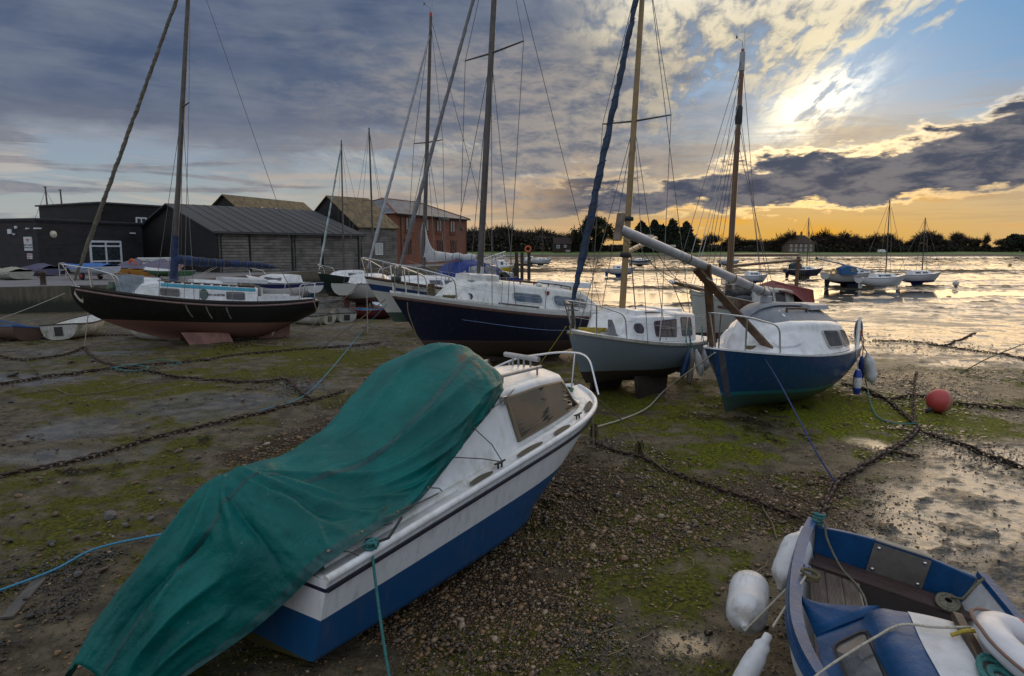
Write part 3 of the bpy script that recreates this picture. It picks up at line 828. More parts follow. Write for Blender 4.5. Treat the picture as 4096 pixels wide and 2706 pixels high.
# ------------------------------------------------------------------ the yachts drying out
def boat_frame(name, label, stern, bow, z0, pitch=0.0, roll=0.0, cat='sailing boat', group=None):
    d = Vector((bow[0] - stern[0], bow[1] - stern[1])); h = math.atan2(d.y, d.x)
    t = thing(name, label, cat, (stern[0], stern[1], z0), group=group, rot=(R(roll), -R(pitch), h))
    bpy.context.view_layer.update()
    return t, d.length
def mast_rig(t, x, zf, ztop, r, m, rake=0.02, spread=(), chain=0.9, fore=None, back=None, hull=None, wire=WIRE, wr=0.006, lowers=True, spm=None, head=None, tilt=0.0):
    """mast with spreaders and standing rigging; spread = [(z, half span)], chain = half beam of the chainplates"""
    def M(z): return Vector((x - (z - zf) * rake, (z - zf) * tilt, z))
    n = 8; pts = [M(zf + (ztop - zf) * i / n) for i in range(n + 1)]
    mb = MB().tube(pts, [r * (1 - 0.30 * (i / n) ** 2) for i in range(n + 1)], 12)
    mb.build('mast', m, t)
    for z, w in spread:
        for sd in (1, -1):
            MB().tube([M(z), M(z) + Vector((-0.05, sd * w, 0.05 * w))], [r * 0.32, r * 0.22], 8).build('spreader', spm or m, t)
    zc = hull.zs(hull.s_at(x)) if hull else zf
    for sd in (1, -1):
        top = M(ztop - 0.15); foot = Vector((x - 0.12, sd * chain, zc + 0.03)); mid = []
        for z, w in sorted(spread, reverse=True): mid.append(M(z) + Vector((-0.05, sd * w, 0.05 * w)))
        MB().tube([top] + mid + [foot], wr, 5).build('shroud', wire, t)
        if lowers and spread:
            for dx in (0.38, -0.42):
                MB().tube([M(spread[0][0] - 0.05), Vector((x + dx, sd * chain * 0.98, zc + 0.03))], wr, 5).build('shroud', wire, t)
    if fore is not None: MB().tube([M(ztop - 0.1), fore], wr, 5).build('forestay', wire, t)
    if back is not None: MB().tube([M(ztop - 0.05), back], wr, 5).build('backstay', wire, t)
    if head:
        hb = MB().tube([M(ztop), M(ztop) + Vector((0, 0, 0.10))], r * 0.5, 8)
        hb.tube([M(ztop) + Vector((0.05, 0, 0.05)), M(ztop) + Vector((0.05, 0, 0.30)), M(ztop) + Vector((0.30, 0, 0.33))], 0.008, 5)
        hb.tube([M(ztop) + Vector((-0.05, 0, 0.0)), M(ztop) + Vector((-0.05, 0, 0.75))], 0.004, 4)
        hb.add([M(ztop) + Vector((0.30, 0, 0.36)), M(ztop) + Vector((0.42, 0.005, 0.42)), M(ztop) + Vector((0.42, -0.005, 0.28))], [(0, 1, 2)])
        hb.build('masthead_gear', WIRE, t)
    return M
def furled(t, a, b, r0, r1, m, name='furled_sail', lash=None, wob=0.012, n=40, turns=18):
    a, b = Vector(a), Vector(b); rr = random.Random(int(r0 * 1e4) + n); pts, rs = [], []
    for i in range(n + 1):
        k = i / n; p = a.lerp(b, k); p += Vector((rr.uniform(-wob, wob), rr.uniform(-wob, wob), 0)); pts.append(p)
        rs.append((r0 + (r1 - r0) * k) * (0.92 + 0.10 * math.sin(k * turns * 2.3) + rr.uniform(-.05, .05)) * (0.45 + 0.55 * min(1, 8 * k, 10 * (1 - k))))
    o = MB().tube(pts, rs, 10).build(name, m, t)
    if lash:
        d = (b - a).normalized(); e1 = d.orthogonal().normalized(); e2 = d.cross(e1); pp = []
        N = turns * 12
        for i in range(N + 1):
            k = i / N; ph = k * turns * 2 * pi; rr_ = (r0 + (r1 - r0) * k) * 1.04 * (0.45 + 0.55 * min(1, 8 * k, 10 * (1 - k)))
            pp.append(a.lerp(b, k) + (e1 * math.cos(ph) + e2 * math.sin(ph)) * rr_)
        MB().tube(pp, 0.006, 4).build('lashing', lash, o)
    return o
def pulpit(t, H, xs, ht, m=STEEL, r=0.016, front=0.05, ny=1.0, mid=False):
    """bow rail: xs = distances aft of the stem where legs stand"""
    L = H.L; legs = []
    def foot(dx, sd): 
        x = L - dx; s = H.s_at(x); p = H.sheer(s, sd, 0.06); return p
    a, b = xs
    top = []
    f1 = foot(b, 1); f2 = foot(a, 1)
    P = [f1, f1 + Vector((0.10, 0, ht * 0.85)), Vector((L - a, f2.y + 0.04, f2.z + ht)), Vector((L + front, 0.10, H.sh[2] + ht * 1.02))]
    Pm = [Vector((p.x, -p.y, p.z)) for p in reversed(P)]
    path = rounded_path(P + Pm, 0.16)
    mb = MB().tube(path, r, 8)
    for sd in (1, -1):
        q = foot(a, sd); mb.tube([q, Vector((q.x + 0.08, q.y + sd * 0.03, q.z + ht))], r, 8)
        q2 = Vector((L - 0.12, sd * 0.04, H.sh[2])); mb.tube([q2, Vector((L + front - 0.02, sd * 0.10, H.sh[2] + ht * 1.01))], r, 8)
    return mb.build('bow_rail', m, t)
def stanchions(t, H, xs, ht, wires=True, m=STEEL, wire=WIRE_L, first=None, last=None, r=0.012, wr=0.004, sides=(1, -1)):
    for sd in sides:
        tops = []
        for x in xs:
            p = H.sheer(H.s_at(x), sd, 0.07); q = p + Vector((0, sd * 0.02, ht)); tops.append(q)
            MB().tube([p, q], r, 8).build('stanchion', m, t)
        if wires:
            P = ([Vector((first[0], sd * first[1], first[2]))] if first else []) + tops + ([Vector((last[0], sd * last[1], last[2]))] if last else [])
            MB().tube(P, wr, 5).build('guard_wire', wire, t)
            MB().tube([p - Vector((0, 0, ht * 0.48)) for p in P], wr, 5).build('guard_wire', wire, t)
def hatch(t, x0, x1, w, z0, z1, m, name='hatch', camber=0.03):
    c = Cabin([(x0, w, w * 0.96, z0, z1), (x1, w, w * 0.96, z0, z1)], camber, 0.03)
    return c.build(t, m, name)
def prop(t, x, z, m, r=0.17):
    mb = MB().tube([(x - 0.06, 0, z), (x + 0.14, 0, z)], 0.025, 8)
    for k in range(3):
        a = k * 2 * pi / 3
        mb.grid([[Vector((x + 0.02 * j, r * i / 3 * math.cos(a + 0.35 * j * .4), z + r * i / 3 * math.sin(a + 0.35 * j * .4))) for j in (-1, 0, 1)] for i in range(1, 4)])
    return mb.build('propeller', m, t)

# ---- black sloop -------------------------------------------------
def black_sloop():
    t, L = boat_frame('sloop', 'long black-hulled sloop with red bottom, white cabin and name SEA QUESTER', (-7.4, 24.9), (-13.4, 20.5), -0.36, 4.0)
    H = Hull(L, 2.35, (1.60, 1.45, 1.78), (1.05, 0.16, 0.18), transom=0.58, smax=0.47, bowp=1.9, rake=2.5, stemp=2.5, full=0.95, vbow=0.5)
    H.build(t, hull_mat('black_topsides', [(0.78, (0.21, 0.100, 0.080)), (9, (0.0055, 0.0055, 0.007))], rough=0.42, dirt=0.16, coat=0.0))
    H.deck(t, mat('grey_deck', (0.42, 0.42, 0.42), 0.7, dirt=0.4), camber=0.04, dz=-0.01)
    pink = mat('faded_rubbing_strake', (0.17, 0.105, 0.10), 0.5, var=0.2, dirt=0.3)
    for sd in (1, -1):
        H.rail(t, pink, 'rubbing_strake', 0.0, 0.985, r=0.035, t=0.95, off=0.01, side=sd)
        H.rail(t, mat('dark_toe_rail', (0.03, 0.02, 0.018), 0.5), 'toe_rail', 0.02, 0.97, w=0.03, hgt=0.07, dz=0.025, off=-0.03, side=sd)
    # white chafed V of the stem fitting
    mb = MB()
    for sd in (1, -1):
        G = []
        for i in range(9):
            k = i / 8; tt = 0.86 - 0.26 * (1 - abs(1 - 2 * k)) if i <= 4 else 0.86 - 0.26 * (1 - abs(1 - 2 * k))
            s0 = 0.988 - 0.0035 * i
            G.append([H.pt(min(s0 + 0.004, .995), 0.92 - 0.14 * math.sin(k * pi) - 0.05, sd, 0.006), H.pt(s0, 0.92 - 0.14 * math.sin(k * pi) + 0.01, sd, 0.006)])
        mb.grid(G, flip=(sd == -1))
    mb.build('stem_plate', mat('rust_stained_white', (0.55, 0.50, 0.42), 0.6, dirt=0.7, dirtcol=(0.20, 0.09, 0.03)), t)
    anti = mat('red_antifouling', (0.26, 0.130, 0.105), 0.75, var=0.25, vscale_=3, dirt=0.5, dirtcol=(0.10, 0.06, 0.04), bump=0.2)
    bpy.context.view_layer.update()
    def X(px):
        lo, hi = -1.0, L + .5
        for _ in range(30):
            m_ = (lo + hi) / 2
            if px_of(t.matrix_basis @ Vector((m_, .75, 1.4)))[0] > px * 1024 / 2373: lo = m_
            else: hi = m_
        return lo
    for sd in (1, -1):
        keel_plate(t, anti, [(X(422), 0.42), (X(533), 0.42), (X(548), 0.0), (X(443), -0.02)][::-1], 0.09, sd * 0.62, sd * R(10), 'bilge_keel')
    keel_plate(t, anti, [(X(570), 0.36), (X(645), 0.80), (X(648), 0.10), (X(628), 0.08)], 0.10, 0, 0, 'skeg')
    keel_plate(t, anti, [(X(655), 0.85), (X(690), 0.98), (X(690), 0.16), (X(645), 0.13), (X(655), 0.35)], 0.05, 0, 0, 'rudder')
    prop(t, X(654), 0.48, IRON)
    # chain plates on the topsides
    for px in (412, 458, 505):
        x = X(px) - 0.1; G = []
        for i in range(6):
            p = H.pt(H.s_at(x), 0.93 - 0.09 * i / 2.2, 1, 0.014); G.append([p + Vector((-0.022, 0, 0)), p + Vector((0.022, 0, 0))])
        MB().grid(G).build('chain_plate', mat('streaked_galvanised', (0.22, 0.20, 0.17), 0.6, 0.3, var=0.3), t)
    dk = lambda x: H.zs(H.s_at(x)) - 0.02
    xs = [X(598), X(560), X(500), X(430), X(360), X(330), X(306)]
    hts = [0.50, 0.52, 0.54, 0.53, 0.50, 0.40, 0.04]; wf = [0.80, .86, .90, .90, .82, .76, .66]
    C = Cabin([(x, w, w - 0.10, dk(x), dk(x) + h) for x, w, h in zip(xs, wf, hts)], 0.05, 0.08)
    C.build(t, WHITE, 'cabin')
    U = lambda px: (598 - px) and next(((i + (xs_ - X(px)) / (xs_ - xe)) / 6 for i, (xs_, xe) in enumerate(zip(xs, xs[1:])) if (X(px) - xs_) * (X(px) - xe) <= 0), 0.02) or 0.0
    cur = mat('lilac_curtain', (0.30, 0.24, 0.30), 0.8, var=0.25)
    for a, b in ((415, 370), (566, 522)):
        a0, b0 = sorted((U(a), U(b)))
        w = C.window(t, a0, b0, 0.10, 0.36, DARKGLASS, WHITE_D, 1, 0.45)
        C.window(t, a0, b0, 0.10, 0.36, DARKGLASS, WHITE_D, -1, 0.45)
    # round port
    a0, b0 = sorted((U(478), U(462))); C.window(t, a0, b0, 0.11, 0.36, mat('bronze_port_glass', (0.06, 0.09, 0.08), 0.25), mat('verdigris_bronze', (0.07, 0.11, 0.10), 0.5, 0.4), 1, 1.0, fw=0.35)
    # turquoise band along the coachroof edge with drain notches
    turq = mat('turquoise_paint', (0.045, 0.30, 0.42), 0.45, var=0.12)
    n = 40; G = []
    for i in range(n + 1):
        u = U(592) + (U(372) - U(592)) * i / n; G.append([C.pt(u, 0.405) + Vector((0, 0.007, 0)), C.pt(u, 0.47) + Vector((0, 0.008, 0.004)), C.pt(u, 0.53) + Vector((0, 0.006, 0.006))])
    MB().grid(G).build('coaming_stripe', turq, t)
    for k in range(11):
        u = U(590) + (U(378) - U(590)) * (k + 0.5) / 11; p = C.pt(u, 0.56)
        MB().box(p + Vector((0, -0.03, 0.03)), (0.20, 0.03, 0.035)).build('handrail_block', mat('dark_toe_rail', (0.03, 0.02, 0.018), 0.5), t)
    G = [C.pt(U(592) + (U(366) - U(592)) * i / 20, 0.56) + Vector((0, -0.03, 0.055)) for i in range(21)]
    MB().tube(G, 0.016, 6).build('grab_rail', TEAK, t)
    p = C.pt(U(499.5), 0.24); tx = (C.pt(U(490), 0.24) - C.pt(U(512), 0.24)); 
    q = C.pt(U(500), 0.30) - C.pt(U(500), 0.16)
    ex = -tx.normalized(); ez = q.normalized(); ey = ez.cross(ex).normalized(); 
    Mx = Matrix(((ex.x, ez.x, -ey.x, 0), (ex.y, ez.y, -ey.y, 0), (ex.z, ez.z, -ey.z, 0), (0, 0, 0, 1)))
    if (Mx.to_3x3() @ Vector((0, 0, 1))).y < 0: Mx = Matrix(((ex.x, ez.x, ey.x, 0), (ex.y, ez.y, ey.y, 0), (ex.z, ez.z, ey.z, 0), (0, 0, 0, 1)))
    Mx.translation = p + Vector((0, 0.012, 0))
    text_mesh('boat_name', 'SEA QUESTER', 0.088, BLACK, t, Mx, 0.003, True)
    zr = dk(X(430)) + 0.55
    hatch(t, X(378), X(338), 0.30, zr - 0.03, zr + 0.09, WHITE, 'fore_hatch')
    hatch(t, X(555), X(452), 0.42, zr - 0.02, zr + 0.10, WHITE, 'hatch_garage')
    hatch(t, X(625), X(520), 0.46, zr + 0.08, zr + 0.22, mat('light_grey_hood', (0.50, 0.50, 0.52), 0.6), 'spray_top')
    # cockpit
    cp = MB()
    for sd in (1, -1): cp.beam((X(595), sd * 0.78, dk(X(600)) + 0.10), (X(700), sd * 0.62, dk(X(690)) + 0.08), 0.05, 0.26)
    cp.build('cockpit_coaming', WHITE, t)
    MB().box((X(610), 0, dk(X(610)) + 0.25), (0.04, 1.2, 0.5)).build('bulkhead', WHITE_D, t)
    # rig
    zm = zr + 0.02
    M = mast_rig(t, X(412), zr - 0.05, 12.4, 0.085, ALU_D, rake=0.035, spread=((7.6, 0.72),), chain=1.08, hull=H, back=Vector((0.1, 0, 1.7)), wire=WIRE, wr=.009)
    furled(t, (L - 0.10, 0, 1.95), M(11.6) + Vector((0.12, 0, 0)), 0.072, 0.050, mat('canvas_grey_green', (0.11, 0.10, 0.078), 0.85, var=0.3, bump=0.4), lash=ROPE_G, turns=46, n=60)
    MB().tube([M(12.3), (L - 0.1, 0, 1.9)], 0.006, 5).build('forestay', WIRE, t)
    a = M(zr + 0.72); b = Vector((X(662), 0.0, a.z - 0.05))
    MB().tube([a, b], 0.045, 10).build('boom', ALU_D, t)
    cov = mat('navy_sail_cover', (0.012, 0.026, 0.080), 0.75, var=0.45, vscale_=5, bump=0.5, bscale=18)
    n = 26; pts, rs = [], []
    for i in range(n + 1):
        k = i / n; p = a.lerp(b, k * 0.97) + Vector((0.02, 0.02 * math.sin(i * 1.7), -0.02 - 0.03 * math.sin(k * 6) + (0.06 * (1 - k)))); pts.append(p); rs.append((0.17 - 0.085 * k) * (1 + 0.10 * math.sin(i * 2.1)) * (0.5 + 0.5 * min(1, 10 * (1 - k), 6 * k + .5)))
    MB().tube(pts, rs, 12).build('sail_cover', cov, t)
    mb = MB()
    for i in range(2, n, 2):
        d = (pts[i + 1] - pts[i - 1]).normalized(); e1 = Vector((0, 1, 0)); e2 = d.cross(e1)
        mb.tube([pts[i] + (e1 * math.cos(q * pi / 6) + e2 * math.sin(q * pi / 6)) * rs[i] * 1.05 for q in range(13)], 0.009, 4)
    mb.build('sail_ties', ROPE_G, t)
    mb = MB().tube([M(zr), M(zr + 0.55), M(zr + 1.5)], [0.13, 0.125, 0.10], 12); mb.build('mast_coat', cov, t)
    MB().tube([M(zr - .05), M(zr + 0.30)], [0.125, 0.118], 12).build('mast_step', mat('corroded_alloy', (0.38, 0.36, 0.33), 0.6, 0.3, var=0.3, dirt=0.5), t)
    MB().tube([a.lerp(b, 0.42), (X(448), 0, zr + 0.06)], 0.010, 5).tube([a.lerp(b, 0.45), (X(452), 0.03, zr + 0.06)], 0.010, 5).build('kicking_strap', ROPE_W, t)
    MB().tube([b, (X(690), 0.2, 1.75)], 0.008, 5).tube([b, (X(700), -0.2, 1.75)], 0.008, 5).build('mainsheet', ROPE_G, t)
    pulpit(t, H, (0.55, 1.25), 0.62, front=0.25)
    stanchions(t, H, [X(310), X(365), X(455), X(530), X(590)], 0.60, first=(L - 1.2, 0.55, 2.25), last=(0.3, 0.62, 2.2))
    st = MB()
    for x0 in (0.75, 0.15):
        P = [H.sheer(H.s_at(x0), 1, .08), H.sheer(H.s_at(x0), 1, .08) + Vector((0, 0, .58)), H.sheer(H.s_at(x0 - .1), -1, .08) + Vector((0, 0, .58)), H.sheer(H.s_at(x0), -1, .08)]
        if x0 < .5: st.tube(rounded_path(P, 0.15), 0.014, 8)
    for sd in (1, -1):
        p = H.sheer(H.s_at(0.75), sd, .08); q = H.sheer(H.s_at(.12), sd, .08)
        st.tube(rounded_path([p, p + Vector((0, 0, .58)), q + Vector((0, 0, .58))], .12), 0.014, 8)
    st.build('stern_rail', STEEL, t)
    MB().lathe([(0.0, 0), (0.13, 0.02), (0.14, 0.16), (0.10, 0.22), (0.11, 0.30), (0.0, 0.31)], 12, Matrix.Translation((L - 1.05, 0.30, dk(L - 1.05) + 0.03))).build('windlass', mat('green_bronze_winch', (0.08, 0.11, 0.08), 0.5, 0.5), t)
    MB().box((L - 1.5, 0.55, dk(L - 1.5) + 0.35), (0.75, 0.02, 0.55)).build('dodger_panel', mat('grey_blue_canvas', (0.26, 0.31, 0.36), 0.8, var=0.2), t)
    return t
black_sloop()

# ---- navy sloop ---------------------------------------------------
def navy_sloop():
    t, L = boat_frame('sloop', 'navy blue sloop with grey-brown bottom and rounded white cabin behind the green cover', (2.75, 21.3), (-3.02, 16.25), -0.30, 3.6)
    H = Hull(L, 2.35, (1.36, 1.48, 1.82), (0.85, 0.12, 0.14), transom=0.70, smax=0.45, bowp=1.7, rake=1.35, stemp=1.05, full=0.8, vbow=0.55)
    white = (0.62, 0.62, 0.60); brown = (0.085, 0.040, 0.032)
    H.build(t, hull_mat('navy_topsides', [(0.60, (0.062, 0.040, 0.032)), (0.64, (0.10, 0.055, 0.05)), (9, (0.006, 0.010, 0.034))], [(0.915, 0.957, brown), (0.957, 1.1, white)], rough=0.38, dirt=0.22))
    H.deck(t, WHITE_D, camber=0.05, dz=0.0)
    for sd in (1, -1):
        H.rail(t, mat('brown_rubbing_strake', brown, 0.55, var=0.25), 'rubbing_strake', 0.0, 0.99, w=0.035, hgt=0.055, t=0.94, off=0.01, side=sd)
        H.rail(t, WHITE_D, 'bulwark', 0.0, 0.985, w=0.03, hgt=0.06, dz=0.02, off=-0.02, side=sd)
        G = []
        for i in range(31):
            s = 0.10 + 0.72 * i / 30; G.append([H.pt(s, 0.742 + 0.02 * (s - .5), sd, 0.004), H.pt(s, 0.750 + 0.02 * (s - .5), sd, 0.004)])
        MB().grid(G, flip=(sd == -1)).build('cove_line', mat('pale_blue_line', (0.20, 0.30, 0.55), 0.5), t)
    anti = mat('brown_antifouling', (0.050, 0.032, 0.025), 0.8, var=0.35, vscale_=3, dirt=0.5, bump=0.3)
    keel_plate(t, anti, [(L * 0.68, 0.20), (L * 0.62, -0.02), (L * 0.26, -0.04), (L * 0.20, 0.35), (L * 0.4, 0.45)], 0.24, 0, 0, 'keel')
    keel_plate(t, anti, [(L * 0.17, 0.5), (L * 0.13, 0.08), (L * 0.06, 0.06), (L * 0.05, 0.85)], 0.07, 0, 0, 'rudder')
    prop(t, L * 0.19, 0.36, IRON)
    dk = lambda x: H.zs(H.s_at(x)) + 0.02
    xs = [0.9, 1.5, 2.4, 3.6, 4.6, 5.3, 5.8, 6.2]
    C = Cabin([(x, w, w - i_, dk(x), dk(x) + h) for x, w, h, i_ in zip(xs, (.78, .84, .88, .86, .80, .72, .62, .45), (.26, .58, .64, .64, .62, .58, .42, .02), (.12, .16, .2, .2, .2, .2, .2, .14))], 0.07, 0.16)
    C.build(t, WHITE_D, 'cabin')
    frame = mat('riveted_pale_frame', (0.52, 0.52, 0.50), 0.45, 0.2, dirt=0.5)
    gl = glass_mat('grey_window_glass', (0.05, 0.06, 0.075), 0.12)
    for sd in (1, -1):
        C.window(t, 0.40, 0.535, 0.15, 0.37, gl, frame, sd, 0.8, fw=0.25)
        C.window(t, 0.155, 0.345, 0.13, 0.39, gl, frame, sd, 0.8, fw=0.22)
    zr = lambda u: C.pt(u, 1.0).z
    hatch(t, 4.55, 5.5, 0.34, zr(.62) - 0.06, zr(.62) + 0.10, WHITE_D, 'fore_hatch')
    hatch(t, 1.0, 2.5, 0.40, zr(.3) - 0.05, zr(.3) + 0.12, WHITE, 'hatch_garage')
    for sd in (1, -1):
        G = [C.pt(0.20 + 0.26 * i / 12, 0.70, sd) + Vector((0, 0, 0.07)) for i in range(13)]
        o = MB().tube(G, 0.020, 6)
        for i in range(0, 13, 3): o.tube([G[i], G[i] - Vector((0, 0, 0.07))], 0.020, 6)
        o.build('grab_rail', TEAK, t)
    MB().lathe([(0, 0), (0.09, 0.0), (0.09, 0.04), (0.05, 0.08), (0, 0.085)], 12, Matrix.Translation(C.pt(0.385, 0.62))).build('vent', WHITE_D, t)
    MB().box(C.pt(0.37, 0.44) + Vector((0, 0.03, 0)), (0.09, 0.08, 0.10)).build('navigation_light', mat('red_lamp', (0.18, 0.02, 0.02), 0.3), t)
    MB().tube([H.sheer(.66, 1, .16, .06), H.sheer(.50, 1, .14, .06)], 0.035, 8).build('whisker_pole', ALU_D, t)
    xm = L - 2.72
    M = mast_rig(t, xm, zr(.5) - 0.06, 11.8, 0.088, ALU_D, rake=0.012, spread=((8.05, 1.18),), chain=1.05, hull=H, back=Vector((0.05, 0, 1.5)), wire=WIRE, wr=0.009)
    MB().box(M(zr(.5) + 0.12) + Vector((0, 0.10, 0.05)), (0.10, 0.03, 0.34)).build('mast_plate', STEEL, t)
    blue = mat('royal_canvas', (0.012, 0.035, 0.19), 0.75, var=0.35, bump=0.4, bscale=14)
    furled(t, (L - 0.18, 0, 2.15), M(11.7), 0.058, 0.04, mat('grey_genoa_strip', (0.14, 0.14, 0.15), 0.8, var=0.2), n=60, turns=60, wob=0.004)
    MB().lathe([(0, 0), (0.11, 0.0), (0.12, 0.02), (0.12, 0.12), (0.11, 0.14), (0.0, 0.14)], 14, Matrix.Translation((L - 0.17, 0, 2.06))).build('furling_drum', mat('black_plastic', (0.02, 0.02, 0.018), 0.5), t)
    MB().beam((L - 0.10, 0, 1.84), (L - 0.17, 0, 2.10), 0.04, 0.015).build('stem_fitting', STEEL, t)
    pulpit(t, H, (0.60, 1.45), 0.66, front=-0.02, r=0.018)
    stanchions(t, H, [L - 2.6, L - 4.0, L - 5.4], 0.62, first=(L - 1.4, 0.72, 2.35), last=(0.3, 0.75, 2.05))
    MB().lathe([(0.10, 0), (0.085, 0.03), (0.085, 0.30), (0.095, 0.32), (0.0, 0.33)], 12, Matrix.Translation((L - 1.15, 0.06, dk(L - 1.1) + 0.02))).build('samson_post', TEAK, t)
    pp = []
    for i in range(60):
        a = i * 0.55; pp.append((L - 1.15 + 0.105 * math.cos(a), 0.06 + 0.105 * math.sin(a), dk(L - 1.1) + 0.07 + 0.003 * i))
    MB().tube(pp, 0.013, 5).build('rope_turns', ROPE_G, t)
    pp = [Vector((L - 1.6 + 0.22 * math.cos(i * .5) * (1 + .2 * math.sin(i)), 0.25 + 0.16 * math.sin(i * .5), dk(L - 1.6) + 0.02 + 0.0015 * i)) for i in range(70)]
    MB().tube(pp, 0.012, 5).build('rope_tangle', ROPE_G, t)
    pp = [Vector((L - 2.05 + 0.02 * i / 10, 0.50 + 0.10 * math.cos(i * .45), dk(L - 2) + 0.12 + 0.10 * math.sin(i * .45))) for i in range(42)]
    MB().tube(pp, 0.010, 5).build('hose_coil', BLACK, t)
    return t
navy_sloop()

# ---- grey yacht ----------------------------------------------------
def grey_yacht():
    t, L = boat_frame('bilge_keel_yacht', 'small grey-blue bilge-keel yacht with white cabin and yellow wooden mast', (4.10, 16.45), (1.04, 12.75), -0.26, 3.2)
    H = Hull(L, 1.95, (1.20, 1.20, 1.48), (0.80, 0.36, 0.42), transom=0.80, smax=0.42, bowp=2.1, rake=0.62, stemp=1.6, full=0.62, vbow=0.45)
    H.build(t, hull_mat('grey_topsides', [(0.66, (0.035, 0.022, 0.018)), (9, (0.175, 0.215, 0.25))], [(0.955, 1.1, (0.50, 0.50, 0.47))], rough=0.5, dirt=0.30, coat=0.0))
    H.deck(t, WHITE, camber=0.04, dz=0.01)
    for sd in (1, -1): H.rail(t, mat('grimy_gunwale', (0.42, 0.41, 0.36), 0.55, dirt=0.7, dirtcol=(0.16, 0.13, 0.05)), 'gunwale', 0.0, 0.99, w=0.05, hgt=0.05, t=0.985, off=0.012, side=sd)
    anti = mat('dark_keel_paint', (0.030, 0.020, 0.016), 0.85, var=0.4, vscale_=4, dirt=0.4, bump=0.4)
    for sd in (1, -1):
        keel_plate(t, anti, [(L * 0.66, 0.52), (L * 0.64, -0.04), (L * 0.40, -0.04), (L * 0.36, 0.52)], 0.07, sd * 0.52, sd * R(6), 'bilge_keel')
    keel_plate(t, anti, [(0.02, 1.0), (0.14, 0.30), (-0.28, 0.28), (-0.20, 1.05)], 0.05, 0, 0, 'rudder')
    dk = lambda x: H.zs(H.s_at(x)) + 0.03
    xs = [0.75, 1.35, 1.75, 1.95, 2.6, 3.35, 3.62]
    C = Cabin([(x, w, w - i_, dk(x), dk(x) + h) for x, w, h, i_ in zip(xs, (.70, .75, .77, .77, .74, .60, .52), (.58, .62, .62, .54, .52, .44, .05), (.06, .08, .08, .09, .1, .12, .14))], 0.05, 0.07)
    C.build(t, WHITE, 'cabin')
    fr = mat('purple_window_edge', (0.07, 0.035, 0.085), 0.4)
    for sd in (1, -1):
        C.window(t, 0.075, 0.255, 0.10, 0.41, SMOKE, fr, sd, 0.25, slant=0.06, fw=0.10)
        C.window(t, 0.41, 0.685, 0.10, 0.40, SMOKE, fr, sd, 0.35, slant=-0.20, slant1=0.0, fw=0.10)
        C.window(t, 0.765, 0.835, 0.13, 0.37, SMOKE, WHITE, sd, 1.0, fw=0.25)
    hatch(t, 2.05, 3.1, 0.42, dk(2.5) + 0.53, dk(2.5) + 0.63, WHITE, 'fore_hatch')
    hatch(t, 0.9, 1.8, 0.40, dk(1.4) + 0.61, dk(1.4) + 0.69, WHITE, 'companion_hatch')
    MB().tube([C.pt(.56, .66) + Vector((0, 0, .05)), C.pt(.70, .66) + Vector((0, 0, .05))], .015, 6).build('grab_rail', TEAK, t)
    # swept fin-shaped vent on the foredeck
    prof = [(0, 0), (0.46, 0), (0.34, 0.10), (0.29, 0.22), (0.32, 0.40), (0.24, 0.40), (0.14, 0.25), (0.07, 0.08)]
    mb = MB(); vs = []
    for sgn in (-1, 1):
        for a, b in prof: vs.append(Vector((3.60 + a, 0.30 + sgn * 0.04 * (1 - b), dk(3.75) + b * 0.85)))
    n = len(prof); mb.add(vs, [tuple(range(n)), tuple(reversed(range(n, 2 * n)))] + [(i, n + i, n + (i + 1) % n, (i + 1) % n) for i in range(n)]); mb.build('deck_fin', mat('mid_grey_paint', (0.16, 0.17, 0.185), 0.4), t)
    pp = [Vector((3.95 + 0.30 * math.cos(i * .31), -0.02 + 0.20 * math.sin(i * .47), dk(4.0) + 0.03 + 0.0008 * i)) for i in range(110)]
    MB().tube(pp, 0.013, 5).build('rope_heap', ROPE_Y, t)
    M = mast_rig(t, 2.92, dk(2.9) + 0.42, 9.3, 0.068, YELSPAR, rake=0.030, spread=((5.75, 0.80),), chain=0.86, hull=H, wire=WIRE, wr=0.0075, back=Vector((0.1, 0.3, 1.3)), spm=ALU_D)
    blue = mat('blue_sail_sleeve', (0.009, 0.026, 0.058), 0.7, var=0.45, vscale_=3.5, bump=0.5, bscale=14)
    furled(t, (L - 0.06, 0, 2.05), M(9.0), 0.085, 0.05, blue, n=60, lash=ROPE_N, turns=26)
    mb = MB().lathe([(0, 0), (0.125, 0.0), (0.125, 0.015), (0.03, 0.03), (0.03, 0.10), (0.125, 0.115), (0.125, 0.13), (0, 0.135)], 16, Matrix.Translation((L - 0.05, 0, 1.86)))
    mb.tube([(L - 0.03, 0, 1.50), (L - 0.05, 0, 1.86), (L - 0.06, 0, 2.08)], 0.02, 6); mb.build('furling_drum', mat('grey_drum', (0.10, 0.10, 0.10), 0.5), t)
    a = M(3.05); b = a + Vector((-1.75, -0.25, 0.42))
    MB().tube([a, b], [0.05, 0.05], 10).build('boom', YELSPAR, t)
    MB().lathe([(0, -.05), (0.11, -.05), (0.12, 0), (0.11, .05), (0, .05)], 12, Matrix.Translation(M(3.0) + Vector((0, 0.0, 0)))).build('mast_band', BLACK, t)
    MB().lathe([(0, -.04), (0.11, -.04), (0.12, 0), (0.11, .04), (0, .04)], 12, Matrix.Translation(M(3.75))).build('mast_band', BLACK, t)
    MB().tube(catenary(a.lerp(b, .15), (2.75, 0.25, dk(2.9) + .45), .05), .012, 5).build('boom_chain', IRON, t)
    pulpit(t, H, (0.45, 1.05), 0.56, front=0.12, r=0.014)
    stanchions(t, H, [1.75, 0.75, 2.85], 0.56, first=(L - 1.0, 0.62, 1.95), last=(0.0, 0.70, 1.75), r=0.011)
    return t
grey = grey_yacht()

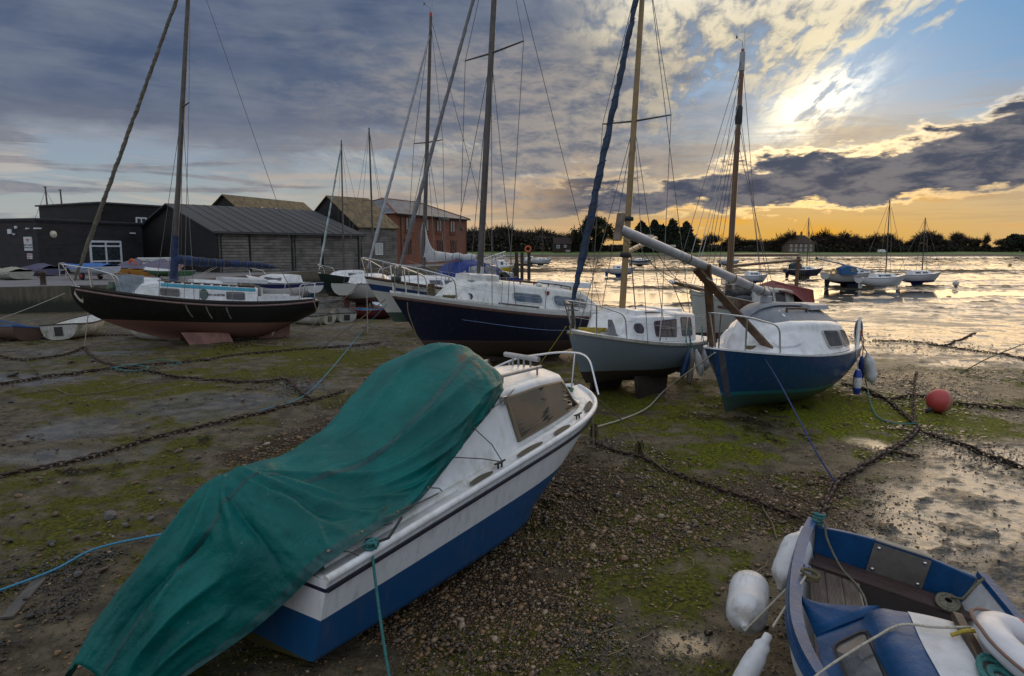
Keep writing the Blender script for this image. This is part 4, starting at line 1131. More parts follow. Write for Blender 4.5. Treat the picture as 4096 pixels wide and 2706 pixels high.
# ---- blue yacht with the lowered mast --------------------------------
def blue_yacht():
    t, L = boat_frame('day_sailer', 'small bright blue yacht with rounded white cabin and lowered mast', (6.95, 15.25), (3.36, 11.40), -0.16, 3.0, roll=0.0)
    H = Hull(L, 2.15, (1.10, 1.06, 1.22), (0.45, 0.05, 0.06), transom=0.80, smax=0.42, bowp=2.1, rake=0.62, stemp=1.25, full=0.75, vbow=0.45)
    H.build(t, hull_mat('blue_topsides', [(0.17, (0.020, 0.045, 0.035)), (0.37, (0.022, 0.060, 0.050)), (0.44, (0.012, 0.13, 0.16)), (9, (0.004, 0.046, 0.130))], rough=0.30, dirt=0.30))
    H.deck(t, WHITE, camber=0.03, dz=0.0)
    for sd in (1, -1):
        H.rail(t, mat('white_edge', (0.66, 0.66, 0.68), 0.4), 'gunwale', 0.0, 0.985, w=0.035, hgt=0.03, dz=0.01, off=0.005, side=sd)
        G = [[H.pt(s, t_, sd, 0.004) for s in (0.988, 0.972 - 0.02 * (1 - t_))] for t_ in [0.30 + 0.68 * i / 10 for i in range(11)]]
        MB().grid(G, flip=(sd == 1)).build('stem_band', mat('grimy_black_band', (0.05, 0.055, 0.07), 0.6, dirt=0.6, dirtcol=(0.16, 0.17, 0.18)), t)
    keel_plate(t, mat('weedy_keel', (0.04, 0.055, 0.03), 0.85, var=0.4, dirt=0.5), [(L * .60, .3), (L * .50, -.02), (L * .34, -.03), (L * .22, .3)], 0.16, 0, 0, 'keel')
    keel_plate(t, mat('weedy_keel', (0.04, 0.055, 0.03), 0.85), [(0.75, .42), (0.45, .0), (0.22, .04), (0.25, .50)], 0.06, 0, 0, 'skeg')
    dk = lambda x: H.zs(H.s_at(x)) + 0.015
    xs = [0.85, 1.0, 1.6, 2.4, 3.2, 3.75, 4.1, 4.35, 4.5]
    C = Cabin([(x, w, w - i_, dk(x), dk(x) + h) for x, w, h, i_ in zip(xs, (.86, .92, .97, .97, .88, .74, .60, .45, .30), (.48, .55, .60, .62, .60, .52, .40, .22, .03), (.16, .18, .22, .26, .28, .28, .25, .2, .14))], 0.27, 0.16)
    C.build(t, WHITE, 'cabin')
    grey_ = mat('grey_nonslip', (0.20, 0.215, 0.25), 0.6, var=0.12, bump=0.5, bscale=120)
    G = []
    for i in range(25):
        u = 0.02 + 0.80 * i / 24; k = 1 - max(0, (u - 0.55) / 0.27) ** 2 * .75; row = []
        for j in range(13):
            q = -1 + 2 * j / 12; v = 1 - abs(q) * 0.42 * k; p = C.pt(u, v, 1 if q >= 0 else -1); row.append(p + Vector((0, 0, 0.006)))
        G.append(row)
    MB().grid(G, flip=True).build('roof_panel', grey_, t)
    G = []
    for i in range(11):
        u = 0.30 + 0.52 * i / 10
        G.append([C.pt(u, 1.0) + Vector((0, y, z)) for y, z in ((-.24 * (1 - .5 * i / 10), 0.0), (-.20 * (1 - .5 * i / 10), .05), (.20 * (1 - .5 * i / 10), .05), (.24 * (1 - .5 * i / 10), .0))])
    MB().grid(G, flip=True).build('roof_spine', grey_, t)
    hatch(t, 0.95, 2.0, 0.42, C.pt(.2, 1).z - 0.05, C.pt(.2, 1).z + 0.05, mat('pale_grey_hatch', (0.33, 0.34, 0.37), 0.5), 'sliding_hatch')
    fr = mat('pale_window_rubber', (0.38, 0.38, 0.37), 0.5)
    for sd in (1, -1):
        C.window(t, 0.235, 0.36, 0.11, 0.40, DARKGLASS, fr, sd, 0.45, slant=-0.05, fw=0.14, off=.035)
        C.window(t, 0.13, 0.205, 0.11, 0.42, DARKGLASS, fr, sd, 0.5, fw=0.14, off=.035)
        # raised oval moulding on the cabin shoulder
        oc = [(0.60 + 0.12 * math.cos(a), 0.27 + 0.135 * math.sin(a) - 0.03 * math.cos(a)) for a in [2 * pi * i / 28 for i in range(28)]]
        m_ = C.shaped(t, WHITE, 'moulding', oc, sd, 0.015)
        C.shaped(t, WHITE, 'moulding', [(0.60 + (u - .60) * .88, .27 + (v - .27) * .88) for u, v in oc], sd, 0.030)
        G = [C.pt(u, 0.72, sd) + Vector((0, 0, 0.075)) for u in (0.34, 0.40, 0.47)]
        o = MB().tube(G, 0.022, 7); [o.tube([p, p - Vector((0, 0, .08))], .022, 6) for p in (G[0], G[-1])]; o.build('grab_rail', TEAK, t)
    foot = C.pt(0.50, 1.0) + Vector((0, 0, .04))
    MB().box(foot + Vector((0, 0, .06)), (.22, .16, .14)).build('mast_step', mat('pale_grey_hatch', (0.33, 0.34, 0.37), 0.5), t, bevel=.02)
    pulpit(t, H, (0.50, 1.15), 0.60, front=0.02, r=0.016)
    MB().tube(rounded_path([H.sheer(.06, 1, .1), H.sheer(.06, 1, .1) + Vector((0, 0, .55)), H.sheer(.06, 1, .1) + Vector((1.0, -.35, .58))], .05), .012, 7).build('stern_rail', STEEL, t)
    MB().beam(H.sheer(.01, 1, .1) + Vector((-.05, 0, 0)), H.sheer(.01, 1, .1) + Vector((-.05, 0, .62)), .05, .05).build('stern_post', WHITE, t)
    pp = [H.sheer(.0, 1, .12) + Vector((-.07 + .03 * math.sin(i * .9), .07 * math.cos(i * .55), .30 + .26 * math.sin(i * .55))) for i in range(60)]
    MB().tube(pp, .014, 5).build('rope_hank', mat('turquoise_rope', (0.02, 0.13, 0.22), 0.8, var=.3), t)
    pp = [Vector((L - .95 + .13 * math.cos(i * .6), .22 + .10 * math.sin(i * .6), dk(L - .9) + .04 + .0012 * i)) for i in range(50)]
    MB().tube(pp, 0.014, 5).build('rope_coil', ROPE_G, t)
    MB().lathe([(.05, 0), (.035, .12), (.02, .20), (0, .21)], 8, Matrix.Translation((L - 1.25, .25, dk(L - 1.2) + .02))).build('bollard', IRON, t)
    return t, H, C, foot
blue, HB_, CB_, foot_l = blue_yacht()
bpy.context.view_layer.update()
# lowered mast resting in its timber crutch
def lowered_mast():
    f = blue.matrix_basis @ (foot_l + Vector((0, 0, 0.18)))
    e = at_y(619, 229, 9.55); d = e - f
    t = thing('lowered_mast', 'pale grey alloy mast lowered at a slant across the timber crutch', 'mast', f)
    d0 = Vector((0, 0, 0)); n = 10
    pts = [d * (i / n) for i in range(n + 1)]
    MB().tube(pts, [0.074] * (n + 1), 14).build('spar', mat('old_grey_alloy', (0.44, 0.44, 0.47), 0.42, 0.35, var=0.12, dirt=0.3), t)
    u = d.normalized()
    up = (Vector((0, 0, 1)) - u * u.z).normalized()
    MB().beam(d + up * -0.16, d + up * 0.22, 0.11, 0.05, up=u).build('mast_cap', mat('rusty_cap', (0.16, 0.12, 0.09), 0.7, var=.4), t)
    mb = MB()
    for k in (0.72, 0.85): mb.box(d * k + up * 0.085, (0.16, 0.06, 0.03), Matrix.Rotation(math.atan2(d.y, d.x), 3, 'Z'))
    mb.build('fittings', STEEL, t)
    for k in (0.06, 0.16, 0.30, 0.62):
        MB().tube([d * k + (up * math.cos(q * pi / 6) + u.cross(up) * math.sin(q * pi / 6)) * 0.093 for q in range(13)], 0.010, 5).build('lashing', ROPE_G, t)
    for k, s_ in ((.98, .30), (.9, .45), (.8, .38)):
        a = d * k - up * .09; b = d * .30 - up * .09
        MB().tube(catenary(a, b, s_, 14), .006, 4).build('slack_halyard', WIRE, t)
    return f, d
mf, md = lowered_mast()
def crutch():
    c = mf + md * 0.485; c.z -= 0.09
    t = thing('timber_crutch', 'crossed brown timbers forming an X crutch on the blue yacht bow', 'crutch', (c.x, c.y, 0))
    hd = Vector((math.cos(blue.rotation_euler.z), math.sin(blue.rotation_euler.z), 0)); pn = Vector((-hd.y, hd.x, 0))
    zd = 1.20
    zt = Vector((0, 0, c.z)); 
    # the upright one stands on the foredeck, the other splays to the near side deck
    base = Vector((c.x, c.y, 0))
    def on_boat(x, y): return blue.matrix_basis @ Vector((x, y, HB_.zs(HB_.s_at(x)) + 0.03))
    f1 = on_boat(HB_.L - 0.52, -0.30); f2 = on_boat(HB_.L - 1.35, 0.50)
    X_ = c + Vector((0, 0, -0.10))
    for f, k, off in ((f1, 0.28, -0.05), (f2, 0.26, 0.05)):
        dd = (X_ - f).normalized(); top = X_ + dd * k
        MB().beam(f - base + hd * off, top - base + hd * off, 0.13, 0.06, up=hd).build('timber', TIMBER, t, bevel=0.006)
    MB().tube([X_ - base + Vector((.10 * math.cos(a), .10 * math.sin(a), .04 * math.sin(2 * a))) for a in [i * .5 for i in range(26)]], .010, 5).build('lashing', ROPE_W, t)
crutch()
# ------------------------------------------------------------------ the near motor cruiser
def cruiser():
    t, L = boat_frame('motor_cruiser', 'small white and blue cabin cruiser lying in the shingle under a green cover', (-1.94, 4.78), (0.90, 9.19), 0.0, 0.0, cat='motor boat')
    H = Hull(L, 1.74, (0.80, 1.00, 1.16), (0.08, 0.05, 0.45), transom=0.96, smax=0.50, bowp=3.6, rake=0.95, stemp=1.5, chine=(0.24, 0.80, 0.10), vbow=0.30)
    white = (0.70, 0.71, 0.74); blue = (0.005, 0.068, 0.190)
    H.build(t, hull_mat('cruiser_hull', [(0.02, (0.05, 0.045, 0.02)), (9, white)], [(-1, 0.22, (0.055, 0.050, 0.016)), (0.22, 0.635, blue), (0.89, 0.925, (0.012, 0.016, 0.05))], rough=0.32, dirt=0.40), ns=60, nt=24)
    H.deck(t, WHITE, s0=0.30, camber=0.015, dz=-0.004, inset=0.0)
    for sd in (1, -1):
        H.rail(t, WHITE, 'gunwale', 0.0, 0.992, r=0.032, dz=0.004, off=-0.012, side=sd, n=60)
        H.rail(t, mat('black_strake', (0.012, 0.013, 0.022), 0.5), 'rubbing_strake', 0.0, 0.992, w=0.03, hgt=0.026, t=0.915, off=0.010, side=sd, n=60)
        # raised step of the moulded deck, and its grime line
        G = []
        for i in range(41):
            s = 0.02 + 0.86 * i / 40; p = H.sheer(s, sd, 0.135 if s < .6 else 0.135 - 0.03 * (s - .6)); G.append([p + Vector((0, 0, .0)), p + Vector((0, -sd * .012, .028)), p + Vector((0, -sd * .085, .036)), p + Vector((0, -sd * .15, .012))])
        MB().grid(G, flip=(sd == -1)).build('deck_moulding', mat('stained_gelcoat', (0.66, 0.67, 0.66), 0.42), t)
    # side decks beside the cockpit
    mb = MB()
    for sd in (1, -1):
        G = []
        for i in range(21):
            s = 0.0 + 0.31 * i / 20; p = H.sheer(s, sd, 0.0); G.append([p, p + Vector((0, -sd * .24, .012)), p + Vector((0, -sd * .25, -.06))])
        mb.grid(G, flip=(sd == -1))
    mb.build('side_deck', WHITE, t)
    # transom face panel is part of the hull; motor well edge
    MB().box((0.03, 0.0, 0.70), (0.05, 1.30, 0.22)).build('motor_board', mat('dark_ply', (0.03, 0.04, 0.06), 0.6), t)
    dk = lambda x: H.zs(H.s_at(x)) + 0.02
    xs = [1.10, 1.75, 2.40, 3.3, 3.92, 4.18, 4.42, 4.50]
    C = Cabin([(x, w, w - i_, dk(x), z) for x, w, i_, z in zip(xs, (.66, .68, .68, .66, .61, .55, .47, .42), (.06, .09, .12, .13, .14, .12, .06, .02), (dk(1.1) + .03, 1.31, 1.62, 1.62, 1.57, 1.38, 1.20, dk(4.5) + .01))], 0.06, 0.075)
    C.build(t, WHITE, 'cabin', nu=6)
    def U(x):
        for i in range(len(xs) - 1):
            if xs[i] <= x <= xs[i + 1]: return (i + (x - xs[i]) / (xs[i + 1] - xs[i])) / (len(xs) - 1)
    def quad(c4, n=8):
        out = []
        for a, b in zip(c4, c4[1:] + c4[:1]):
            for i in range(n): out.append((U(a[0] + (b[0] - a[0]) * i / n), a[1] + (b[1] - a[1]) * i / n))
        return out
    fr = mat('bronze_window_frame', (0.20, 0.17, 0.13), 0.35, 0.7)
    gl = glass_mat('tinted_cabin_glass', (0.012, 0.010, 0.008), 0.03)
    for sd in (-1, 1):
        w = C.shaped(t, fr, 'window', quad([(2.66, .055), (4.26, .055), (3.86, .452), (2.57, .452)]), sd, 0.030, quad([(2.70, .08), (4.18, .08), (3.83, .43), (2.61, .43)]))
        C.shaped(w, gl, 'pane', quad([(2.70, .08), (4.18, .08), (3.83, .43), (2.61, .43)]), sd, 0.024)
    # windscreen on the sloping front
    G = []
    for i in range(7):
        u = U(3.97 + 0.42 * i / 6); G.append([C.pt(u, 0.62 if abs(q) > .9 else 1 - abs(q) * .40, 1 if q >= 0 else -1) + Vector((0.012, 0, 0.012)) for q in [-.95 + 1.9 * j / 10 for j in range(11)]])
    MB().grid(G, flip=True).build('windscreen', gl, t)
    # roof rails on little posts
    for y0, x0, x1 in ((-.40, 2.72, 3.62), (.40, 2.72, 3.62)):
        zz = 1.62 + .055
        o = MB().tube([(x0, y0, zz + .045), (x1, y0 * .92, zz + .015)], 0.021, 8)
        for x in (x0 + .08, x1 - .12): o.tube([(x, y0 * .97, zz - .06), (x, y0 * .97, zz + .035)], .013, 6)
        o.build('roof_rail', ALU, t)
        for x in (x0, x1): MB().tube([(x - .01, y0 * (1 if x == x0 else .92), zz + (.045 if x == x0 else .015)), (x + .015, y0 * (1 if x == x0 else .92), zz + (.045 if x == x0 else .015))], .024, 8).build('rail_end', BLACK, t)
    o = MB().tube([(3.72, -.28, 1.75), (3.80, .24, 1.76)], .030, 10)
    for k in (.25, .45, .62, .80): o.tube([(3.72 + .08 * k, -.28 + .5 * k, 1.62), (3.72 + .08 * k, -.28 + .5 * k, 1.75)], .014, 6)
    o.build('roof_rack_bar', ALU, t)
    MB().lathe([(0, 0), (.07, 0), (.07, .03), (.04, .06), (0, .06)], 12, Matrix.Translation((3.05, .12, 1.675))).build('roof_vent', WHITE, t)
    # bow rail
    P = [Vector((3.6, .70, dk(3.6))), Vector((3.65, .70, 1.42)), Vector((4.6, .58, 1.58)), Vector((5.10, .18, 1.63)), Vector((5.12, -.22, 1.63)), Vector((4.98, -.44, 1.13))]
    o = MB().tube(rounded_path(P, .22, 8), .015, 10); o.tube([(5.02, -.02, 1.14), (5.11, -.02, 1.63)], .013, 8); o.tube([(4.4, .58, dk(4.4)), (4.45, .60, 1.55)], .013, 8)
    o.build('bow_rail', STEEL, t)
    # anti-slip pads on the side deck
    pad = mat('worn_antislip', (0.115, 0.095, 0.065), 0.85, var=.15, bump=.5, bscale=160)
    for sx, ln in ((1.92, .36), (2.75, .50), (3.42, .38), (4.34, .44)):
        for sd in (-1, 1):
            pts = []
            for i in range(24):
                a = 2 * pi * i / 24; x = sx + ln / 2 * math.cos(a) * (1 - .12 * abs(math.sin(a))); s = H.s_at(x); p = H.sheer(s, sd, 0.085); p.y += sd * .045 * math.sin(a); p.z += .020; pts.append(p)
            MB().add(pts, [tuple(range(24)) if sd == 1 else tuple(range(24))]).build('grip_pad', pad, t)
    for x in (2.22, 3.86):
        for sd in (-1, 1):
            p = H.sheer(H.s_at(x), sd, .09, .018)
            o = MB().tube([p + Vector((-.085, 0, .045)), p + Vector((0, 0, .04)), p + Vector((.085, 0, .045))], [.009, .013, .009], 7)
            for dx in (-.03, .03): o.tube([p + Vector((dx, 0, -.01)), p + Vector((dx, 0, .04))], .011, 6)
            o.build('cleat', BLACK, t)
    o = MB().tube([(4.6, .03, dk(4.6)), (4.75, .05, dk(4.6) + .14)], .012, 6).tube([(4.64, .09, dk(4.6)), (4.80, .11, dk(4.6) + .15)], .012, 6).build('bow_roller', BLACK, t)
    pp = [Vector((4.80 + .13 * math.cos(i * .62) * (1 + .3 * math.sin(i * .3)), -.04 + .10 * math.sin(i * .62), dk(4.7) + .015 + .0008 * i)) for i in range(46)]
    MB().tube(pp, .008, 5).build('rope_coil', mat('green_line', (0.05, 0.16, 0.09), 0.8), t)
    c0 = C.pt(U(2.56), .44, -1)
    MB().box(c0 + Vector((-.04, -.02, .0)), (.07, .07, .08)).build('navigation_light', mat('chromed_lamp', (0.5, 0.5, 0.5), .25, 1.0), t)
    return t, H, C, U
cru, HC, CC, UC = cruiser()
bpy.context.view_layer.update()

def green_cover():
    ST = [  # starboard hem, shoulder, crown, shoulder, port hem
        [(-.78, -.02, .10), (-.92, .10, .20), (-1.02, .32, .34), (-1.03, .50, .26), (-.98, .74, .05)],
        [(-.34, -.38, .42), (-.58, -.05, .66), (-.76, .22, .74), (-.76, .48, .60), (-.70, .82, .22)],
        [(-.14, -.60, .66), (-.30, -.25, 1.00), (-.40, .10, 1.12), (-.42, .42, .94), (-.32, .87, .50)],
        [(-.01, -.74, .84), (-.14, -.26, 1.20), (-.16, .07, 1.36), (-.16, .32, 1.22), (-.08, .90, .72)],
        [(.14, -.80, .92), (.04, -.26, 1.26), (.04, .05, 1.39), (.04, .32, 1.28), (.10, .90, .80)],
        [(.52, -.80, .97), (.50, -.44, 1.12), (.52, .05, 1.35), (.55, .42, 1.25), (.60, .90, .85)],
        [(1.0, -.75, .99), (1.02, -.54, 1.16), (1.05, .0, 1.44), (1.08, .48, 1.33), (1.1, .90, .92)],
        [(1.45, -.71, 1.17), (1.52, -.68, 1.44), (1.58, .0, 1.76), (1.60, .60, 1.52), (1.5, .90, .95)],
        [(1.85, -.69, 1.37), (2.0, -.67, 1.72), (2.05, .0, 2.0), (2.05, .62, 1.74), (1.95, .88, 1.05)],
        [(2.20, -.66, 1.51), (2.36, -.60, 1.84), (2.40, .0, 2.07), (2.40, .58, 1.84), (2.3, .82, 1.1)],
        [(2.50, -.59, 1.63), (2.62, -.48, 1.78), (2.66, .0, 1.84), (2.62, .48, 1.78), (2.5, .78, 1.2)]]
    na, nb = 190, 130
    rows = [spline(r, 40) for r in ST]                                   # along b
    cols = [spline([r[j] for r in rows], 24) for j in range(len(rows[0]))]
    A = np.array([[tuple(p) for p in c] for c in cols])                  # [b][a][3]
    kb, ka = A.shape[:2]
    ai = np.linspace(0, ka - 1, na); bi = np.linspace(0, kb - 1, nb)
    def samp(fa, fb):
        i0 = np.clip(np.floor(fb).astype(int), 0, kb - 2); j0 = np.clip(np.floor(fa).astype(int), 0, ka - 2); u = (fb - i0)[..., None]; v = (fa - j0)[..., None]
        return (A[i0, j0] * (1 - u) * (1 - v) + A[i0 + 1, j0] * u * (1 - v) + A[i0, j0 + 1] * (1 - u) * v + A[i0 + 1, j0 + 1] * u * v)
    AA, BB = np.meshgrid(ai, bi, indexing='ij'); Pn = samp(AA, BB)
    a = AA / (ka - 1); b = BB / (kb - 1)
    du = np.gradient(Pn, axis=0); dv = np.gradient(Pn, axis=1); N = np.cross(du, dv); N /= np.linalg.norm(N, axis=2, keepdims=True) + 1e-9
    if N[na // 2, nb // 2, 2] < 0: N = -N
    disp = np.zeros_like(a)
    def fold(p, q, amp, w, w1=None):
        p, q = np.array(p), np.array(q); d = q - p; L2 = d @ d
        t_ = np.clip(((a - p[0]) * d[0] + (b - p[1]) * d[1]) / L2, 0, 1)
        dist = np.hypot(a - p[0] - t_ * d[0], (b - p[1] - t_ * d[1]) * 0.6)
        ww = w + ((w1 or w) - w) * t_
        return amp * np.exp(-(dist / ww) ** 1.25) * np.sin(np.clip(t_, 0, 1) * pi) ** 0.6
    F = [((.34, .50), (.52, .06), .040, .016, .026), ((.34, .50), (.60, .10), .034, .014, .024), ((.34, .48), (.44, .05), .030, .014, .030), ((.35, .50), (.70, .22), .030, .013, .022),
         ((.50, .40), (.84, .30), .030, .018, .014), ((.48, .50), (.88, .52), .026, .016, .02), ((.46, .62), (.86, .70), .03, .02, .02), ((.54, .28), (.74, .14), .026, .012, .016), ((.55, .20), (.70, .06), .022, .010, .014),
         ((.60, .30), (.80, .20), .020, .010, .012), ((.33, .52), (.06, .30), .045, .020, .050), ((.33, .54), (.04, .55), .03, .02, .05), ((.33, .50), (.16, .12), .04, .018, .04), ((.30, .46), (.24, .08), -.03, .018, .03),
         ((.16, .20), (.02, .28), .05, .020, .030), ((.12, .10), (.03, .16), .04, .014, .02), ((.20, .34), (.04, .42), -.04, .024, .04), ((.70, .55), (.93, .40), .022, .014, .014), ((.80, .22), (.95, .14), .016, .010, .010),
         ((.40, .34), (.47, .10), -.03, .016, .022), ((.56, .14), (.50, .03), .02, .009, .012), ((.66, .12), (.60, .02), .02, .009, .010), ((.76, .12), (.71, .02), .02, .009, .010), ((.85, .12), (.82, .02), .016, .008, .010), ((.42, .12), (.38, .02), .02, .009, .012)]
    for f in F: disp += fold(f[0], f[1], f[2] * 2.1, f[3] * .8, f[4] * .8)
    disp += (fbm(a * 9 + 3, b * 7, 4, 91) - 0.5) * 0.080 * (1 - 0.35 * sstep(.6, .9, a)) + (fbm(a * 26, b * 9, 3, 97) - 0.5) * 0.020
    disp += 0.006 * np.sin(a * 150 + 6 * fbm(a * 8, b * 8, 2, 3)) * np.exp(-(b / 0.045) ** 2)     # puckered hem
    disp *= sstep(0.0, 0.02, b) * 0.85 + 0.15
    Pn = Pn + N * disp[..., None]
    Pn[..., 2] = np.maximum(Pn[..., 2], 0.035)
    t = thing('boat_cover', 'dark green tarpaulin laced over the stern and hood of the near cruiser', 'tarpaulin')
    t.matrix_basis = cru.matrix_basis.copy()
    m = bpy.data.materials.new('green_tarpaulin'); m.use_nodes = True; nt = m.node_tree; bs = nt.nodes['Principled BSDF']
    tc = nt.nodes.new('ShaderNodeTexCoord'); O = S(nt, tc.outputs['Object'])
    n1 = noise(nt, O, 1.6, 4, .6); n2 = noise(nt, O, 11.0, 5, .65); n3 = noise(nt, O, 240.0, 2, .5)
    c = mixc(nt, n1.ss(.3, .7), (0.0006, 0.082, 0.077), (0.0012, 0.136, 0.126)); c = mixc(nt, n2.ss(.5, .8) * .35, c, (0.010, 0.075, 0.072))
    ox, oy, oz = sep(nt, O)
    stain = (((ox - 2.25) * (ox - 2.25) * 60.0 + (oy + .40) * (oy + .40) * 30.0) * -1.0).exp() * n2.ss(.42, .6)
    c = mixc(nt, (stain * .75).sat(), c, (0.20, 0.055, 0.012)); c = mixc(nt, (noise(nt, O, 5.0, 6, .7).ss(.60, .78) * oz.ss(1.2, .3) * .5).sat(), c, (.05, .06, .045)); c = mixc(nt, noise(nt, O, 38.0, 3, .5).ss(.72, .76) * .5, c, (.20, .26, .24))
    put(nt, c, bs.inputs['Base Color']); put(nt, n2 * .25 + .26, bs.inputs['Roughness']); bs.inputs['Specular IOR Level'].default_value = .22
    bp = nt.nodes.new('ShaderNodeBump'); bp.inputs['Strength'].default_value = .55; bp.inputs['Distance'].default_value = .022
    put(nt, n2 * 1.0 + n3 * .10 + noise(nt, vscale(nt, O, (7, 24, 10)), 1.0, 5, .65) * 1.1, bp.inputs['Height']); nt.links.new(bp.outputs[0], bs.inputs['Normal'])
    G = [[Vector(Pn[i, j]) for j in range(nb)] for i in range(na)]
    o = MB().grid(G, True, flip=True).build('sheet', m, t)
    so = o.modifiers.new('thick', 'SOLIDIFY'); so.thickness = 0.004; so.offset = -1
    # doubled hem with a stitch line
    G = [[Vector(Pn[i, j]) + Vector(N[i, j]) * 0.0035 for j in (0, 1, 2, 3, 4)] for i in range(na)]
    MB().grid(G, True, flip=True).build('hem', mat('hem_green', (.001, .060, .060), .5, var=.3, vscale_=30), t)
    for j in (int(nb * .36), int(nb * .70)):
        MB().grid([[Vector(Pn[i, j + q]) + Vector(N[i, j + q]) * (.004 if q == 1 else .001) for q in (0, 1, 2)] for i in range(na)], True, flip=True).build('seam', MATS['hem_green'], t)
    # eyelets and shock-cord ties
    ties = []
    for ia in (.385, .47, .555, .64, .72, .80, .88):
        i = int(ia * na); p = Vector(Pn[i, 3]) + Vector(N[i, 3]) * .006; ties.append(p)
        nn = Vector(N[i, 3]); q = nn.to_track_quat('Z', 'Y').to_matrix().to_4x4(); q.translation = p
        MB().lathe([(.006, 0), (.012, .0), (.012, .003), (.006, .003)], 10, q).build('eyelet', mat('dull_brass', (.20, .17, .12), .5, .6), t)
    cord = mat('shock_cord', (0.05, 0.045, 0.04), .7)
    def hook(x, y, z): return Vector((x, y, z))
    targets = [hook(.30, -.83, .86), hook(.70, -.78, .95), hook(1.30, -.74, .99), hook(1.36, -.73, .99), hook(2.22, -.77, 1.02), hook(2.22, -.77, 1.02), hook(2.75, -.56, 1.60)]
    for p, q in zip(ties, targets):
        mid = p.lerp(q, .5) + Vector((.04, -.01, .0)); MB().tube([p, mid, q], .005, 5).build('tie_cord', cord, t)
    return t
green_cover()

# mooring rope made fast at the cruiser's quarter
def quarter_rope():
    B = cru.matrix_basis
    a = B @ Vector((.42, -.83, .90)); g = at_z(392, 690, 0.03)
    t = thing('mooring_rope', 'teal mooring rope hanging from the cruiser stern quarter to the shingle', 'rope')
    MB().tube(catenary(a, g, .10, 18), .011, 7).build('line', ROPE_T, t)
    pp = [a + Vector((.05 * math.cos(i * .8), .05 * math.sin(i * 1.1), .025 * math.sin(i * .8))) for i in range(28)]
    MB().tube(pp, .011, 6).build('knot', ROPE_T, t)
    MB().tube([a, a + Vector((.12, .04, .03)), a + (B.to_3x3() @ Vector((.36, .03, .07)))], .011, 6).build('tail', mat('tarred_rope', (.025, .03, .03), .8), t)
quarter_rope()

